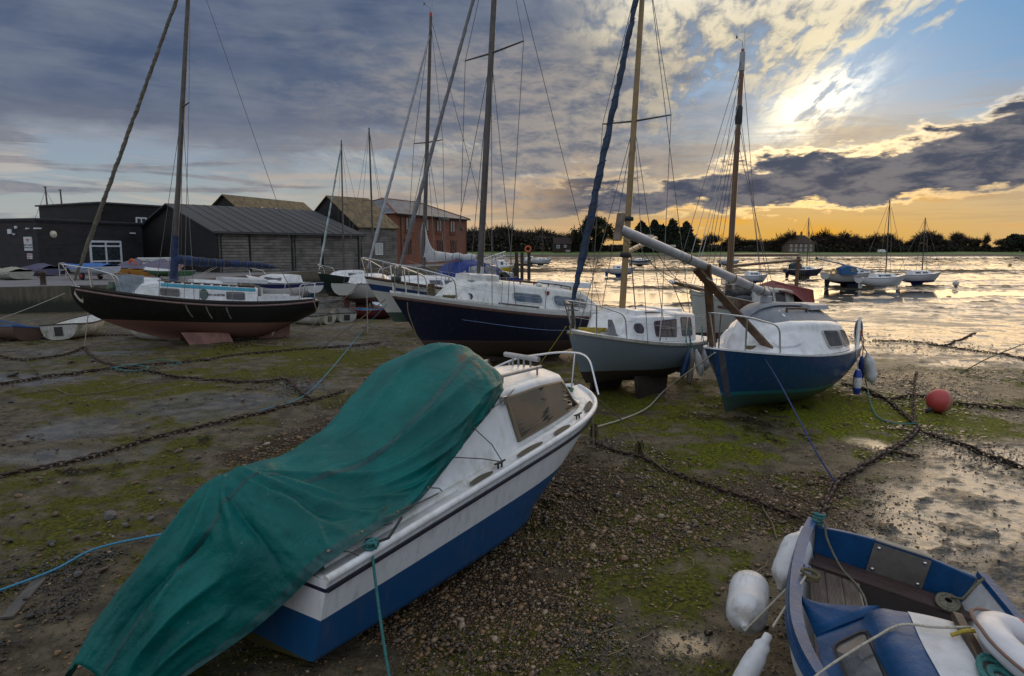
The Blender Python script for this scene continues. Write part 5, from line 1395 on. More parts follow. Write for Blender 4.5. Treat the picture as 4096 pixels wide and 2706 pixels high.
# ------------------------------------------------------------------ the near dinghy
def dinghy():
    st = Vector((3.02, 5.40)); hd = Vector((-.37, -.93)).normalized()
    t, _ = boat_frame('cuddy_dinghy', 'blue and white cuddy dinghy with slatted benches in the near corner', st, st + hd, -0.04, 0.0, roll=-12.0, cat='dinghy')
    L = 3.35
    H = Hull(L, 1.62, (0.62, 0.62, 0.78), (0.08, 0.02, 0.16), transom=0.80, smax=0.52, bowp=2.3, rake=0.55, stemp=1.5, full=0.62, vbow=0.4)
    bl = mat('thick_blue_paint', (0.004, 0.055, 0.165), 0.42, var=.18, vscale_=4, bump=.35, bscale=26, dirt=.04, dirtcol=(.25, .27, .32), spec=.25)
    wh = mat('dinghy_white', (0.64, 0.65, 0.67), .4, var=.06, dirt=.35, dirtcol=(.22, .21, .17))
    H.build(t, wh, ns=40, nt=14)
    # inner skin
    Hi = Hull(L - .06, 1.54, (0.62, 0.62, 0.78), (0.12, 0.06, 0.2), transom=0.80, smax=0.52, bowp=2.3, rake=0.55, stemp=1.5, full=0.62, vbow=0.4)
    mb = MB()
    for sd in (1, -1):
        mb.grid([[Hi.pt(i / 30, j / 12, sd) + Vector((.03, 0, -.004)) for j in range(13)] for i in range(31)], flip=(sd == 1))
    mb.build('lining', wh, t)
    # transom: arched board, blue
    n = 14; prof = [(y, 0.60 + .055 * (1 - (y / .60) ** 2)) for y in [-.60 + 1.2 * i / n for i in range(n + 1)]]
    vs = []
    for x in (-.012, .038): vs += [Vector((x, y, z)) for y, z in prof] + [Vector((x, .52, .18)), Vector((x, -.52, .18))]
    k = len(prof) + 2
    MB().add(vs, [tuple(range(k)), tuple(reversed(range(k, 2 * k)))] + [(i, k + i, k + (i + 1) % k, (i + 1) % k) for i in range(k)]).build('transom', bl, t, bevel=.008)
    pd = MB().box((.046, .06, .50), (.018, .42, .26)).build('motor_pad', mat('worn_grey_plate', (.13, .12, .11), .6, .2, var=.2, dirt=.4), t)
    MB().box((.015, .06, .655), (.066, .42, .012)).build('pad_cap', mat('pale_wood_cap', (.33, .30, .25), .7, grain=(30, 2, 30)), t)
    for y in (-.11, .23):
        for z in (.41, .60): MB().lathe([(0, 0), (.016, 0), (.014, .008), (0, .010)], 10, Matrix.Translation((.055, y, z)) @ Matrix.Rotation(pi / 2, 4, 'Y')).build('bolt', STEEL, pd)
    for sd in (1, -1):
        H.rail(t, bl, 'gunwale', 0.0, 0.97, w=0.075, hgt=0.045, dz=0.012, off=-0.012, side=sd, n=50)
        H.rail(t, bl, 'rubbing_strake', 0.0, 0.97, w=0.03, hgt=0.05, dz=-0.03, off=0.018, side=sd, n=50)
    # benches: boards that can be told apart
    pw = mat('purple_brown_deckboard', (.070, .040, .036), .55, var=.25, vscale_=4, grain=(40, 2, 40), bump=.5, bscale=60)
    gw = bpy.data.materials.new('ribbed_grey_deckboard'); gw.use_nodes = True; nt = gw.node_tree; bs = nt.nodes['Principled BSDF']
    tc = nt.nodes.new('ShaderNodeTexCoord'); O = S(nt, tc.outputs['Object']); ox, oy, oz = sep(nt, O)
    rib = (oy * 620.0)._m('SINE'); nn = noise(nt, vscale(nt, O, (2, 30, 30)), 1.0, 5, .65); n0 = noise(nt, O, 3.0, 3)
    c = mixc(nt, nn.ss(.3, .7), (.11, .085, .065), (.30, .25, .195)); c = mixc(nt, n0.ss(.35, .65) * .6, c, (.10, .055, .045)); c = mixc(nt, rib.ss(-.2, -.9) * .75, c, (.028, .02, .017))
    put(nt, c, bs.inputs['Base Color']); bs.inputs['Roughness'].default_value = .6
    bp = nt.nodes.new('ShaderNodeBump'); bp.inputs['Strength'].default_value = .8; bp.inputs['Distance'].default_value = .004; put(nt, rib, bp.inputs['Height']); nt.links.new(bp.outputs[0], bs.inputs['Normal'])
    zb = .36
    for i, x0 in enumerate((.055, .185)):
        MB().box((x0 + .062, 0, zb + .012), (.122, 1.10 + .06 * i, .024)).build('bench_board', pw, t, bevel=.003)
    MB().box((.31, .0, zb - .10), (.018, 1.10, .20)).build('bench_front', mat('dark_brown_board', (.03, .022, .02), .7), t)  # upright board below the bench, one even dark brown
    for i, y0 in enumerate((-.60, -.475, -.35)):
        MB().box((1.06, y0 + .06, zb - .012), (1.50, .119, .024)).build('side_board', gw, t, bevel=.003)
    MB().box((1.06, -.226, zb - .03), (1.50, .016, .06)).build('board_edge', mat('pale_board_edge', (.20, .165, .13), .7, grain=(3, 40, 40)), t)
    MB().box((1.5, .0, .085), (2.4, .80, .02)).build('sole', wh, t)
    # rubber grating
    mb = MB(); gx0, gx1, gy0, gy1 = 1.25, 1.95, -.22, .30; nx, ny = 13, 11
    for i in range(nx + 1):
        x = gx0 + (gx1 - gx0) * i / nx; mb.box((x, (gy0 + gy1) / 2, .13), (.018, gy1 - gy0, .02))
    for j in range(ny + 1):
        y = gy0 + (gy1 - gy0) * j / ny; mb.box(((gx0 + gx1) / 2, y, .1295), (gx1 - gx0, .018, .019))
    mb.build('grating', mat('brown_rubber_grating', (.045, .022, .018), .6), t)
    # rowlock block on the gunwale
    p = H.sheer(.30, -1, .085)
    MB().box(p + Vector((0, 0, -.02)), (.16, .055, .07)).build('rowlock_block', bl, t, bevel=.012)
    MB().lathe([(.018, 0), (.018, .012), (.010, .012), (.010, -.01)], 12, Matrix.Translation(p + Vector((0, .005, .016)))).build('rowlock_socket', bl, t)
    # cuddy
    dk = lambda x: H.zs(H.s_at(x)) + .02
    xs = [1.98, 2.06, 2.4, 2.7, 3.05, 3.22]
    C = Cabin([(x, w, w - i_, dk(x), z) for x, w, i_, z in zip(xs, (.69, .69, .68, .60, .42, .25), (.20, .20, .20, .19, .16, .1), (.97, 1.01, 1.02, 1.0, .94, .84))], .05, .11)
    C.build(t, bl, 'cuddy', nu=5)
    G = []
    for i in range(13):
        u = .03 + .80 * i / 12; G.append([C.pt(u, 1 - abs(q) * .33, 1 if q >= 0 else -1) + Vector((0, 0, .006)) for q in [-1 + 2 * j / 12 for j in range(13)]])
    MB().grid(G, flip=True).build('cuddy_roof', mat('pale_blue_white_roof', (.50, .53, .58), .5, var=.10, vscale_=9, dirt=.3, dirtcol=(.28, .28, .28), bump=.2, bscale=90), t)
    for sd in (-1, 1):
        G = []
        for i in range(9):
            k = i / 8; x = 1.42 + .56 * k; w = H.hb(H.s_at(x)); c0 = C.pt(0, 0, sd); B_ = Vector((x, sd * (w - .04), dk(x) - .02)).lerp(Vector((x, c0.y, c0.z)), k)
            G.append([B_] + [B_ + (C.pt(0, v, sd) - c0) * k ** 1.8 + Vector((0, 0, .012)) for v in (.22, .45, .55)])
        o = MB().grid(G, flip=(sd == 1)).build('cuddy_wing', bl, t); so = o.modifiers.new('thick', 'SOLIDIFY'); so.thickness = .018; so.offset = 0
    # side windows with black rubber surround
    for sd in (-1, 1):
        C.window(t, .30, .56, .16, .43, glass_mat('dusty_glass', (.05, .052, .055), .10), BLACK, sd, .45, slant=-.05, fw=.16, off=.035)
    # wooden grab bar on the roof
    a = C.pt(.10, 1 - .18 * .4, -1) + Vector((0, -.02, .05)); b = C.pt(.80, 1 - .05 * .4, -1) + Vector((0, -.0, .05))
    MB().beam(a, b, .055, .04).build('grab_bar', mat('dark_oak_bar', (.060, .036, .026), .5, var=.3, grain=(3, 40, 40), bump=.3), t, bevel=.01)
    return t, H, C
din, HD, CD = dinghy()
bpy.context.view_layer.update()
BD = din.matrix_basis
# lifebuoy on the cuddy roof
def ring(name, label, c, nrm, R0, r, cols, cat, parent=None):
    t = thing(name, label, cat, c); q = Vector(nrm).to_track_quat('Z', 'Y'); t.rotation_mode = 'QUATERNION'; t.rotation_quaternion = q
    n = 64
    for k, (a0, a1, m) in enumerate(cols):
        st = [a0 + (a1 - a0) * i / 16 for i in range(17)]
        G = [[Vector(((R0 + r * math.cos(v)) * math.cos(R(a)), (R0 + r * math.cos(v)) * math.sin(R(a)), r * .8 * math.sin(v))) for v in [2 * pi * j / 14 for j in range(15)]] for a in st]
        MB().grid(G, flip=False).build('segment', m, t)
    pts = []
    for i in range(49):
        a = R(i * 7.5); k = abs(math.sin(2 * a)); pts.append(Vector(((R0 + r * (1.02 + .35 * k)) * math.cos(a), (R0 + r * (1.02 + .35 * k)) * math.sin(a), .01)))
    MB().tube(pts, .009, 5).build('grab_line', mat('brown_cord', (.20, .12, .09), .8), t)
    return t
red = mat('lifebuoy_red', (.45, .015, .015), .4, var=.15, dirt=.2); lw = mat('lifebuoy_white', (.66, .66, .70), .38, var=.05, dirt=.2)
ring('lifebuoy', 'red and white lifebuoy lying on the blue dinghy cuddy roof', BD @ Vector((2.30, .30, 1.10)), BD.to_3x3() @ Vector((-.05, .22, 1)), .30, .085, [(0, 20, red), (20, 140, lw), (140, 200, red), (200, 320, lw), (320, 360, red)], 'lifebuoy')
def coil(name, label, c, nrm, r0, r, turns, m, cat='rope', tail=None, flat=.6, seed=1):
    t = thing(name, label, cat, c); q = Vector(nrm).to_track_quat('Z', 'Y').to_matrix(); rr = random.Random(seed); pts = []
    N = int(turns * 14); ph = rr.uniform(0, 6)
    for i in range(N + 1):
        a = i / 14 * 2 * pi; k = r0 * (.72 + .28 * math.sin(i * .11 + ph) + rr.uniform(-.03, .03)); pts.append(q @ Vector((k * math.cos(a) + .02 * math.sin(i * .07), k * flat * math.sin(a), r + r * .35 * abs(math.sin(i * .21)) * 2)))
    if tail: pts += [Vector(p) - Vector(c) for p in tail]
    MB().tube(pts, r, 6).build('line', m, t)
    return t
coil('rope_coil', 'grey rope coil hanging at the dinghy stern bench', BD @ Vector((.20, .42, .40)), BD.to_3x3() @ Vector((.1, .05, 1)), .13, .010, 7, mat('grey_green_rope', (.15, .14, .10), .9, var=.3, vscale_=60), tail=[BD @ Vector((.22, .50, .48)), BD @ Vector((.18, .57, .62)), BD @ Vector((.17, .60, .68))])
coil('rope_coil', 'teal rope tangle under the wooden bar on the dinghy roof', BD @ Vector((2.55, .0, 1.07)), BD.to_3x3() @ Vector((0, 0, 1)), .17, .012, 8, ROPE_T, seed=5)
coil('rope_coil', 'teal rope coil inside the red and white lifebuoy', BD @ Vector((2.32, .32, 1.09)), BD.to_3x3() @ Vector((0, .1, 1)), .15, .012, 8, ROPE_T, seed=9)
t = thing('rope', 'yellow rope looped round the dinghy roof bar and lifebuoy', 'rope')
MB().tube(spline([BD @ Vector(p) for p in ((2.27, -.16, 1.08), (2.24, -.06, 1.13), (2.24, .15, 1.14), (2.3, .35, 1.16), (2.5, .60, 1.12), (2.8, .72, 1.0))], 8), .011, 6).build('line', ROPE_Y, t)
t = thing('rope', 'thin pale rope stretched across the dinghy cuddy roof', 'rope')
MB().tube(spline([BD @ Vector(p) for p in ((2.2, -.07, 1.125), (2.24, -.22, 1.08), (2.27, -.38, 1.04), (2.36, -.50, .96), (2.5, -.68, .80), (2.6, -.78, .70))], 8), .007, 6).build('line', ROPE_W, t)
t = thing('rope', 'slack green rope trailing from the dinghy transom corner over its bench', 'rope')
MB().tube(spline([BD @ Vector(p) for p in ((.02, -.60, .66), (.06, -.55, .67), (.10, -.50, .55), (.22, -.36, .40), (.42, -.24, .375), (.62, -.19, .34), (.80, -.18, .22), (.88, -.24, .12))], 8), .009, 6).build('line', mat('grey_green_rope', (.15, .14, .10), .9), t)
MB().tube([BD @ Vector((.02 + .035 * math.cos(i * .9), -.60 + .045 * math.sin(i * .9), .63 + .004 * i)) for i in range(24)], .010, 6).build('knot', ROPE_T, t)
# fenders along the dinghy's side
def laid_fender(label, p, axis, L, r, m, rp=None):
    t = thing('fender', label, 'fender', p, group=None); q = Vector(axis).to_track_quat('Z', 'Y'); t.rotation_mode = 'QUATERNION'; t.rotation_quaternion = q
    MB().lathe(fender_mesh(L, r)[::-1], 26).build('body', m, t)
    if rp:
        Mi = (Matrix.Translation(p) @ q.to_matrix().to_4x4()).inverted()
        MB().tube([Mi @ Vector(x) for x in rp], .008, 6).build('lanyard', ROPE_W, t)
    return t
f0 = at_z(748, 601, .33); e0 = at_z(752, 565, .40)
laid_fender('fat white cylinder fender lashed beside the blue dinghy gunwale', f0, (e0 - f0), .52, .15, FENDER_W, [BD @ Vector((1.15, -.74, .66)), f0 + (f0 - e0).normalized() * .36])
f1 = BD @ Vector((.35, -.74, .38)); laid_fender('white fender hanging off the dinghy stern quarter behind the fat fender', f1, BD.to_3x3() @ Vector((-.7, .15, .75)), .42, .12, FENDER_W, [BD @ Vector((0.02, -.60, .66)), f1 + (BD.to_3x3() @ Vector((-.7, .15, .75))).normalized() * .30])
f2 = BD @ Vector((1.95, -.98, .25)); laid_fender('dirty white fender hanging lowest along the dinghy side', f2, BD.to_3x3() @ Vector((-.45, .25, .9)), .34, .065, FENDER_W, [BD @ Vector((1.22, -.73, .66)), f2 + (BD.to_3x3() @ Vector((-.45, .25, .9))).normalized() * .32])
t = thing('rope', 'dark knotted rope round the dinghy gunwale above the lowest fender', 'rope')
MB().tube([BD @ Vector((1.18 + .035 * math.cos(i * .7), -.70 + .06 * math.sin(i * .7), .655 + .03 * math.sin(i * .33))) for i in range(40)], .011, 6).build('knot', ROPE_G, t)
# ------------------------------------------------------------------ boats further up the foreshore
def charidoor():
    t, L = boat_frame('sloop', 'white sloop with blue stripe, pale sail cover and blue sprayhood behind the navy sloop', (-0.45, 31.7), (-5.52, 25.1), -0.42, 3.5)
    H = Hull(L, 2.7, (1.55, 1.55, 1.96), (0.85, 0.20, 0.25), transom=0.72, smax=0.45, bowp=1.8, rake=1.5, stemp=1.15, full=0.75, vbow=0.5)
    H.build(t, hull_mat('charidoor_hull', [(0.62, (0.05, 0.085, 0.065)), (9, (0.62, 0.62, 0.58))], [(0.74, 0.865, (0.020, 0.055, 0.17)), (0.955, 1.1, (0.05, 0.03, 0.025))], rough=.35, dirt=.2))
    H.deck(t, WHITE, camber=.05)
    for sd in (1, -1): H.rail(t, TEAK, 'toe_rail', 0, .985, w=.05, hgt=.07, t=.99, off=.01, side=sd)
    keel_plate(t, mat('green_grey_keel', (.06, .075, .06), .85), [(L * .62, .3), (L * .58, 0), (L * .35, 0), (L * .3, .3)], .2)
    keel_plate(t, mat('green_grey_keel', (.06, .075, .06), .85), [(.9, .7), (.8, .1), (.35, .1), (.25, .9)], .07, name='rudder')
    dk = lambda x: H.zs(H.s_at(x)) + .03
    xs = [1.6, 2.4, 3.8, 5.0, 6.2, 6.8]
    C = Cabin([(x, w, w - .2, dk(x), dk(x) + h) for x, w, h in zip(xs, (.95, 1.0, 1.0, .92, .7, .5), (.46, .50, .48, .42, .26, .02))], .06, .10)
    C.build(t, WHITE, 'cabin')
    for sd in (1, -1):
        for a, b in ((.10, .245), (.275, .42), (.46, .58), (.60, .70)): C.window(t, a, b, .12, .40, glass_mat('navy_glass', (.012, .018, .045), .1), WHITE, sd, .15, slant=-.03, fw=.08)
    ex = Vector((-1, 0, .02)).normalized()
    s = H.s_at(7.05); p = H.pt(s, .915, 1, .012); q = H.pt(s - .05, .915, 1, .012); ex = (q - p).normalized(); up = (H.pt(s, .95, 1) - H.pt(s, .88, 1)).normalized(); nz = ex.cross(up)
    Mx = Matrix(((ex.x, up.x, nz.x, 0), (ex.y, up.y, nz.y, 0), (ex.z, up.z, nz.z, 0), (0, 0, 0, 1))); Mx.translation = H.pt(H.s_at(6.75), .91, 1, .02)
    text_mesh('boat_name', 'CHARIDOOR', .17, mat('grey_letters', (.12, .12, .14), .5), t, Mx, .004)
    xm = L - 3.05
    M = mast_rig(t, xm, dk(xm) + .45, 12.2, .085, ALU_D, rake=.004, spread=((7.35, .80),), chain=1.15, hull=H, wire=WIRE, wr=.011, back=Vector((.05, 0, 1.7)), head=True)
    MB().lathe([(.06, 0), (.06, .14), (0, .15)], 10, Matrix.Translation(M(12.2))).build('masthead_lamp', mat('red_lamp_top', (.35, .03, .02), .4), t)
    furled(t, (L - .15, 0, 2.25), M(11.6), .07, .045, mat('white_furled_genoa', (.30, .31, .34), .8, var=.15), n=60, turns=60, wob=.006)
    a = M(dk(xm) + 1.25); b = a + Vector((-3.45, 0, .05))
    MB().tube([a, b], .055, 10).build('boom', ALU_D, t)
    wc = mat('off_white_canvas', (.50, .50, .51), .8, var=.12, bump=.6, bscale=10)
    G = []
    for i in range(31):
        k = i / 30; top = .16 + 1.35 * math.exp(-(k / .09) ** 1.2) * .85 + .05 * math.sin(k * 22) * .4; bot = -.16 - .12 * math.sin(min(1, k * 2.2) * pi) - .04 * math.sin(k * 17); w = .15 - .05 * k + .02 * math.sin(i * 2.3)
        c = a.lerp(b, k * .93) + Vector((.08, 0, 0)); G.append([c + Vector((0, w * math.sin(q), (top + bot) / 2 + (top - bot) / 2 * math.cos(q) + .012 * math.sin(3 * q + i))) for q in [2 * pi * j / 16 for j in range(17)]])
    MB().grid(G).build('sail_cover', wc, t)
    # blue spray hood with clear panels
    hood = mat('royal_canvas', (0.012, 0.035, 0.19), .75)
    Ch = Cabin([(1.2, .95, .78, dk(1) - .05, dk(1) + .62), (1.5, 1.0, .86, dk(1) - .05, dk(1) + 1.02), (2.4, 1.02, .88, dk(1.6) + .2, dk(1) + 1.22), (3.3, 1.0, .80, dk(2.2) + .40, dk(1) + 1.10), (4.0, .95, .7, dk(2.9) + .45, dk(1) + .62)], .10, .18)
    Ch.build(t, hood, 'sprayhood')
    cl = glass_mat('clear_vinyl', (.16, .16, .18), .18)
    for a_, b_ in ((.30, .52), (.56, .80), (.84, .97)): Ch.window(t, a_, b_, .10, .50, cl, hood, 1, .3, slant=-.05)
    for x0, x1 in ((-.05, .35),): MB().box((.6, 1.02, dk(0) + .30), (1.1, .03, .55)).build('dodger_panel', hood, t)
    pulpit(t, H, (.6, 1.5), .66, front=.1, r=.018); stanchions(t, H, [L - 2.8, L - 4.2, L - 5.6, L - 7.0], .62, first=(L - 1.4, .8, 2.6), last=(.2, .9, 2.2), r=.014, wr=.006)
    return t
charidoor()

def gaffer():
    t, L = boat_frame('gaff_cutter', 'old white wooden gaff boat with peeling brown bulwark and bowsprit', (10.2, 24.4), (5.25, 20.15), -.45, 2.5)
    H = Hull(L, 2.3, (1.55, 1.50, 1.98), (.7, .25, .35), transom=.75, smax=.45, bowp=2.4, rake=.35, stemp=1.4, full=.65, vbow=.5)
    H.build(t, hull_mat('gaffer_hull', [(.72, (.075, .028, .022)), (9, (.42, .43, .40))], None, rough=.55, dirt=.3, coat=0))
    peel = mat('peeling_brown_paint', (.10, .042, .026), .7, var=.4, vscale_=12, dirt=.9, dirtcol=(.26, .22, .17), bump=.4)
    for sd in (1, -1):
        G = []
        for i in range(31):
            s = .02 + .86 * i / 30; G.append([H.pt(s, .835, sd, .02), H.pt(s, .90, sd, .025), H.pt(s, .985, sd, .02), H.pt(s, 1, sd, .02) + Vector((0, 0, .03))])
        MB().grid(G, flip=(sd == -1)).build('bulwark', peel, t)
        H.rail(t, peel, 'rubbing_strake', .02, .9, r=.03, t=.83, off=.02, side=sd); H.rail(t, mat('pale_capping', (.45, .42, .36), .6), 'capping_rail', .0, .97, w=.07, hgt=.03, dz=.04, side=sd)
    H.deck(t, mat('grey_deck', (.42, .42, .42), .7), dz=-.12, camber=.04)
    keel_plate(t, mat('red_keel', (.075, .028, .022), .85), [(L * .85, .4), (L * .6, .0), (.5, 0), (.2, .6)], .18)
    dk = lambda x: H.zs(H.s_at(x)) - .05
    xs = [1.6, 2.0, 3.2, 4.0, 4.15]
    C = Cabin([(x, w, w - .12, dk(x), dk(x) + h) for x, w, h in zip(xs, (.72, .74, .74, .66, .62), (.62, .66, .64, .58, .05))], .08, .06)
    C.build(t, mat('pale_cabin_paint', (.42, .42, .40), .6, dirt=.4), 'cabin')
    for sd in (1, -1):
        for a, b in ((.30, .42), (.47, .58)): C.window(t, a, b, .16, .40, DARKGLASS, TEAK, sd, .12)
    rc = mat('faded_red_canvas', (.16, .030, .028), .8, var=.25, bump=.4, bscale=12)
    Cc = Cabin([(.35, .80, .70, dk(.5) + .05, dk(.5) + .62), (.9, .84, .40, dk(1) + .08, dk(1) + .74), (1.9, .84, .12, dk(2) + .50, dk(2) + .90), (2.6, .78, .5, dk(2.6) + .60, dk(2.6) + .68)], .05, .05)
    Cc.build(t, rc, 'cockpit_tent')
    MB().tube([(L - .9, 0, 1.95), (L + 1.0, 0, 2.22)], [.07, .055], 10).build('bowsprit', VARN, t); MB().tube([(L + .95, 0, 2.212), (L + 1.06, 0, 2.23)], .06, 10).build('bowsprit_cap', WHITE, t)
    MB().tube(catenary((L + .95, 0, 2.18), (L - .1, 0, 1.0), .12, 10), .012, 5).build('bobstay', IRON, t)
    MB().tube(rounded_path([(L + .2, .2, 2.05), (L - .2, .45, 2.0), (L - .7, .62, 1.98)], .1), .012, 6).build('anchor_stock', IRON, t)
    xm = L - 1.95
    M = mast_rig(t, xm, dk(xm), 9.25, .095, VARN, rake=.01, spread=(), chain=1.1, hull=H, wire=WIRE, wr=.009, fore=Vector((L + .9, 0, 2.2)), head=True, tilt=-.01)
    for k, (z, yy) in enumerate(((7.6, 1.1), (7.2, 1.12), (6.6, 1.1))):
        for sd in (1, -1): MB().tube([M(z), (xm - .25 - .35 * k, sd * yy, dk(xm) + .2)], .009, 5).build('shroud', WIRE, t)
    for z, x in ((7.9, L + .1), (7.3, L - .05), (8.6, L + .5)): MB().tube([M(z), (x, 0, 2.05)], .009, 5).build('headstay', WIRE_L, t)
    for k in range(4): MB().tube([M(8.3 - .35 * k) + Vector((.05, .02 * k, 0)), M(1.9) + Vector((-.12 + .07 * k, .08, 0))], .009, 5).build('halyard', ROPE_G, t)
    MB().lathe([(.10, 0), (.11, .1), (.10, .5), (.085, .55)], 12, Matrix.Translation(M(7.1))).build('mast_band', BLACK, t)
    MB().tube([M(8.7), M(9.25)], [.085, .08], 10).build('mast_top', mat('pale_mast_top', (.33, .33, .34), .6), t)
    MB().lathe([(.05, 0), (.05, .09), (0, .1)], 10, Matrix.Translation(M(9.25))).build('masthead_lamp', mat('red_green_lamp', (.30, .03, .03), .3), t)
    a = M(3.10); b = Vector((.25, .0, 3.28)); MB().tube([a, b], .045, 10).build('gaff', VARN, t)
    a2 = M(2.75); b2 = Vector((.15, .05, 3.10)); MB().tube([a2, b2], .05, 10).build('boom', VARN, t)
    MB().beam((.3, .05, dk(.3)), (.3, .05, 3.20), .11, .09).build('boom_crutch', VARN, t)
    for k in range(5): MB().tube([b2 + Vector((.1, .03 * k, 0)), (.1 - .12 * k, .1 * k - .2, dk(.3) + .1)], .007, 5).build('mainsheet', ROPE_G, t)
    # clutter on the foredeck: black bundle, crate, bottle
    return t, H, dk, L
gaf, HG, dkG, LG = gaffer(); bpy.context.view_layer.update(); BG = gaf.matrix_basis
def at_boat(B, p): return B @ Vector(p)
t = thing('black_roll', 'black rolled tarpaulin lying on the old gaff boat foredeck', 'roll', BG @ Vector((4.6, .35, dkG(4.6) + .30)), gaf.rotation_euler.z)
MB().tube(spline([(-.8, 0, 0), (-.4, .05, .05), (.1, 0, .02), (.6, .06, .06)], 6), [.14 + .02 * math.sin(i * 1.3) for i in range(19)], 10).build('roll', BLACK, t)
MB().tube(spline([(-.5, .1, -.15), (0, .12, -.12), (.5, .05, -.16)], 6), .11, 10).build('roll', mat('slate_rubber', (.03, .035, .045), .5), t)
t = thing('fish_crate', 'white slotted crate among the clutter on the gaff boat', 'crate', BG @ Vector((4.35, .05, dkG(4.4) + .62)), gaf.rotation_euler.z)
mb = MB(); W, D, Hh = .75, .42, .24
for i in range(4):
    z = i * Hh / 4 + .03
    for sd in (1, -1): mb.box((0, sd * D / 2, z), (W, .025, .04)); mb.box((sd * W / 2, 0, z), (.025, D - .03, .04))
for x in (-W / 2, -W / 6, W / 6, W / 2):
    for sd in (1, -1): mb.box((x, sd * D / 2, Hh / 2), (.03, .028, Hh))
mb.box((0, 0, .01), (W - .03, D - .03, .015)); mb.build('crate_body', mat('cream_plastic', (.45, .44, .40), .6), t)

# fenders on the grey and blue yachts
BGr = grey.matrix_basis; BBl = blue.matrix_basis
HGs = Hull(4.75, 1.95, (1.20, 1.20, 1.48), (0.80, 0.36, 0.42), transom=0.80, smax=0.42, bowp=2.1, rake=0.62)
def hang(label, B, H, x, drop, L, r, m, cap=None, rp=ROPE_T, tilt=(0, 0), off=.10, up=.35):
    p = H.sheer(H.s_at(x), 1, -off); e = B @ (p + Vector((0, 0, -drop))); a = B @ H.sheer(H.s_at(x), 1, .03, up); b = B @ H.sheer(H.s_at(x), 1, -.03, .03)
    return fender(label, e, L, r, m, cap, [a, b], rp, tilt)
hang('deep blue fender hanging on the grey yacht side', BGr, HGs, 1.92, .13, .46, .075, mat('navy_fender', (.012, .045, .13), .45), None, tilt=(R(-4), R(14)))
hang('slim white fender crossing the blue fender on the grey yacht', BGr, HGs, 1.70, .12, .44, .080, FENDER_W, None, tilt=(R(4), R(-14)), off=.16)
hang('grubby cream fender half hidden behind the slim white fender', BGr, HGs, 1.74, .10, .60, .075, mat('grubby_fender', (.33, .30, .25), .6, dirt=.5), None, tilt=(R(2), R(2)), off=.08)
hang('plump white fender near the grey yacht stern', BGr, HGs, .92, .06, .42, .105, FENDER_W, None)
hang('short white fender with blue ends on the blue yacht side', BBl, HB_, 1.10, .36, .34, .085, FENDER_W, FENDER_B, ROPE_W)
hang('long white fender with slanted hang at the blue yacht stern quarter', BBl, HB_, .28, .10, .56, .115, FENDER_W, None, ROPE_G, tilt=(R(5), R(-16)), off=.13)
hang('small blue-topped fender behind the blue yacht stern post', BBl, HB_, .02, .22, .38, .075, FENDER_B, None, mat('red_lanyard', (.30, .02, .02), .7), off=.02)

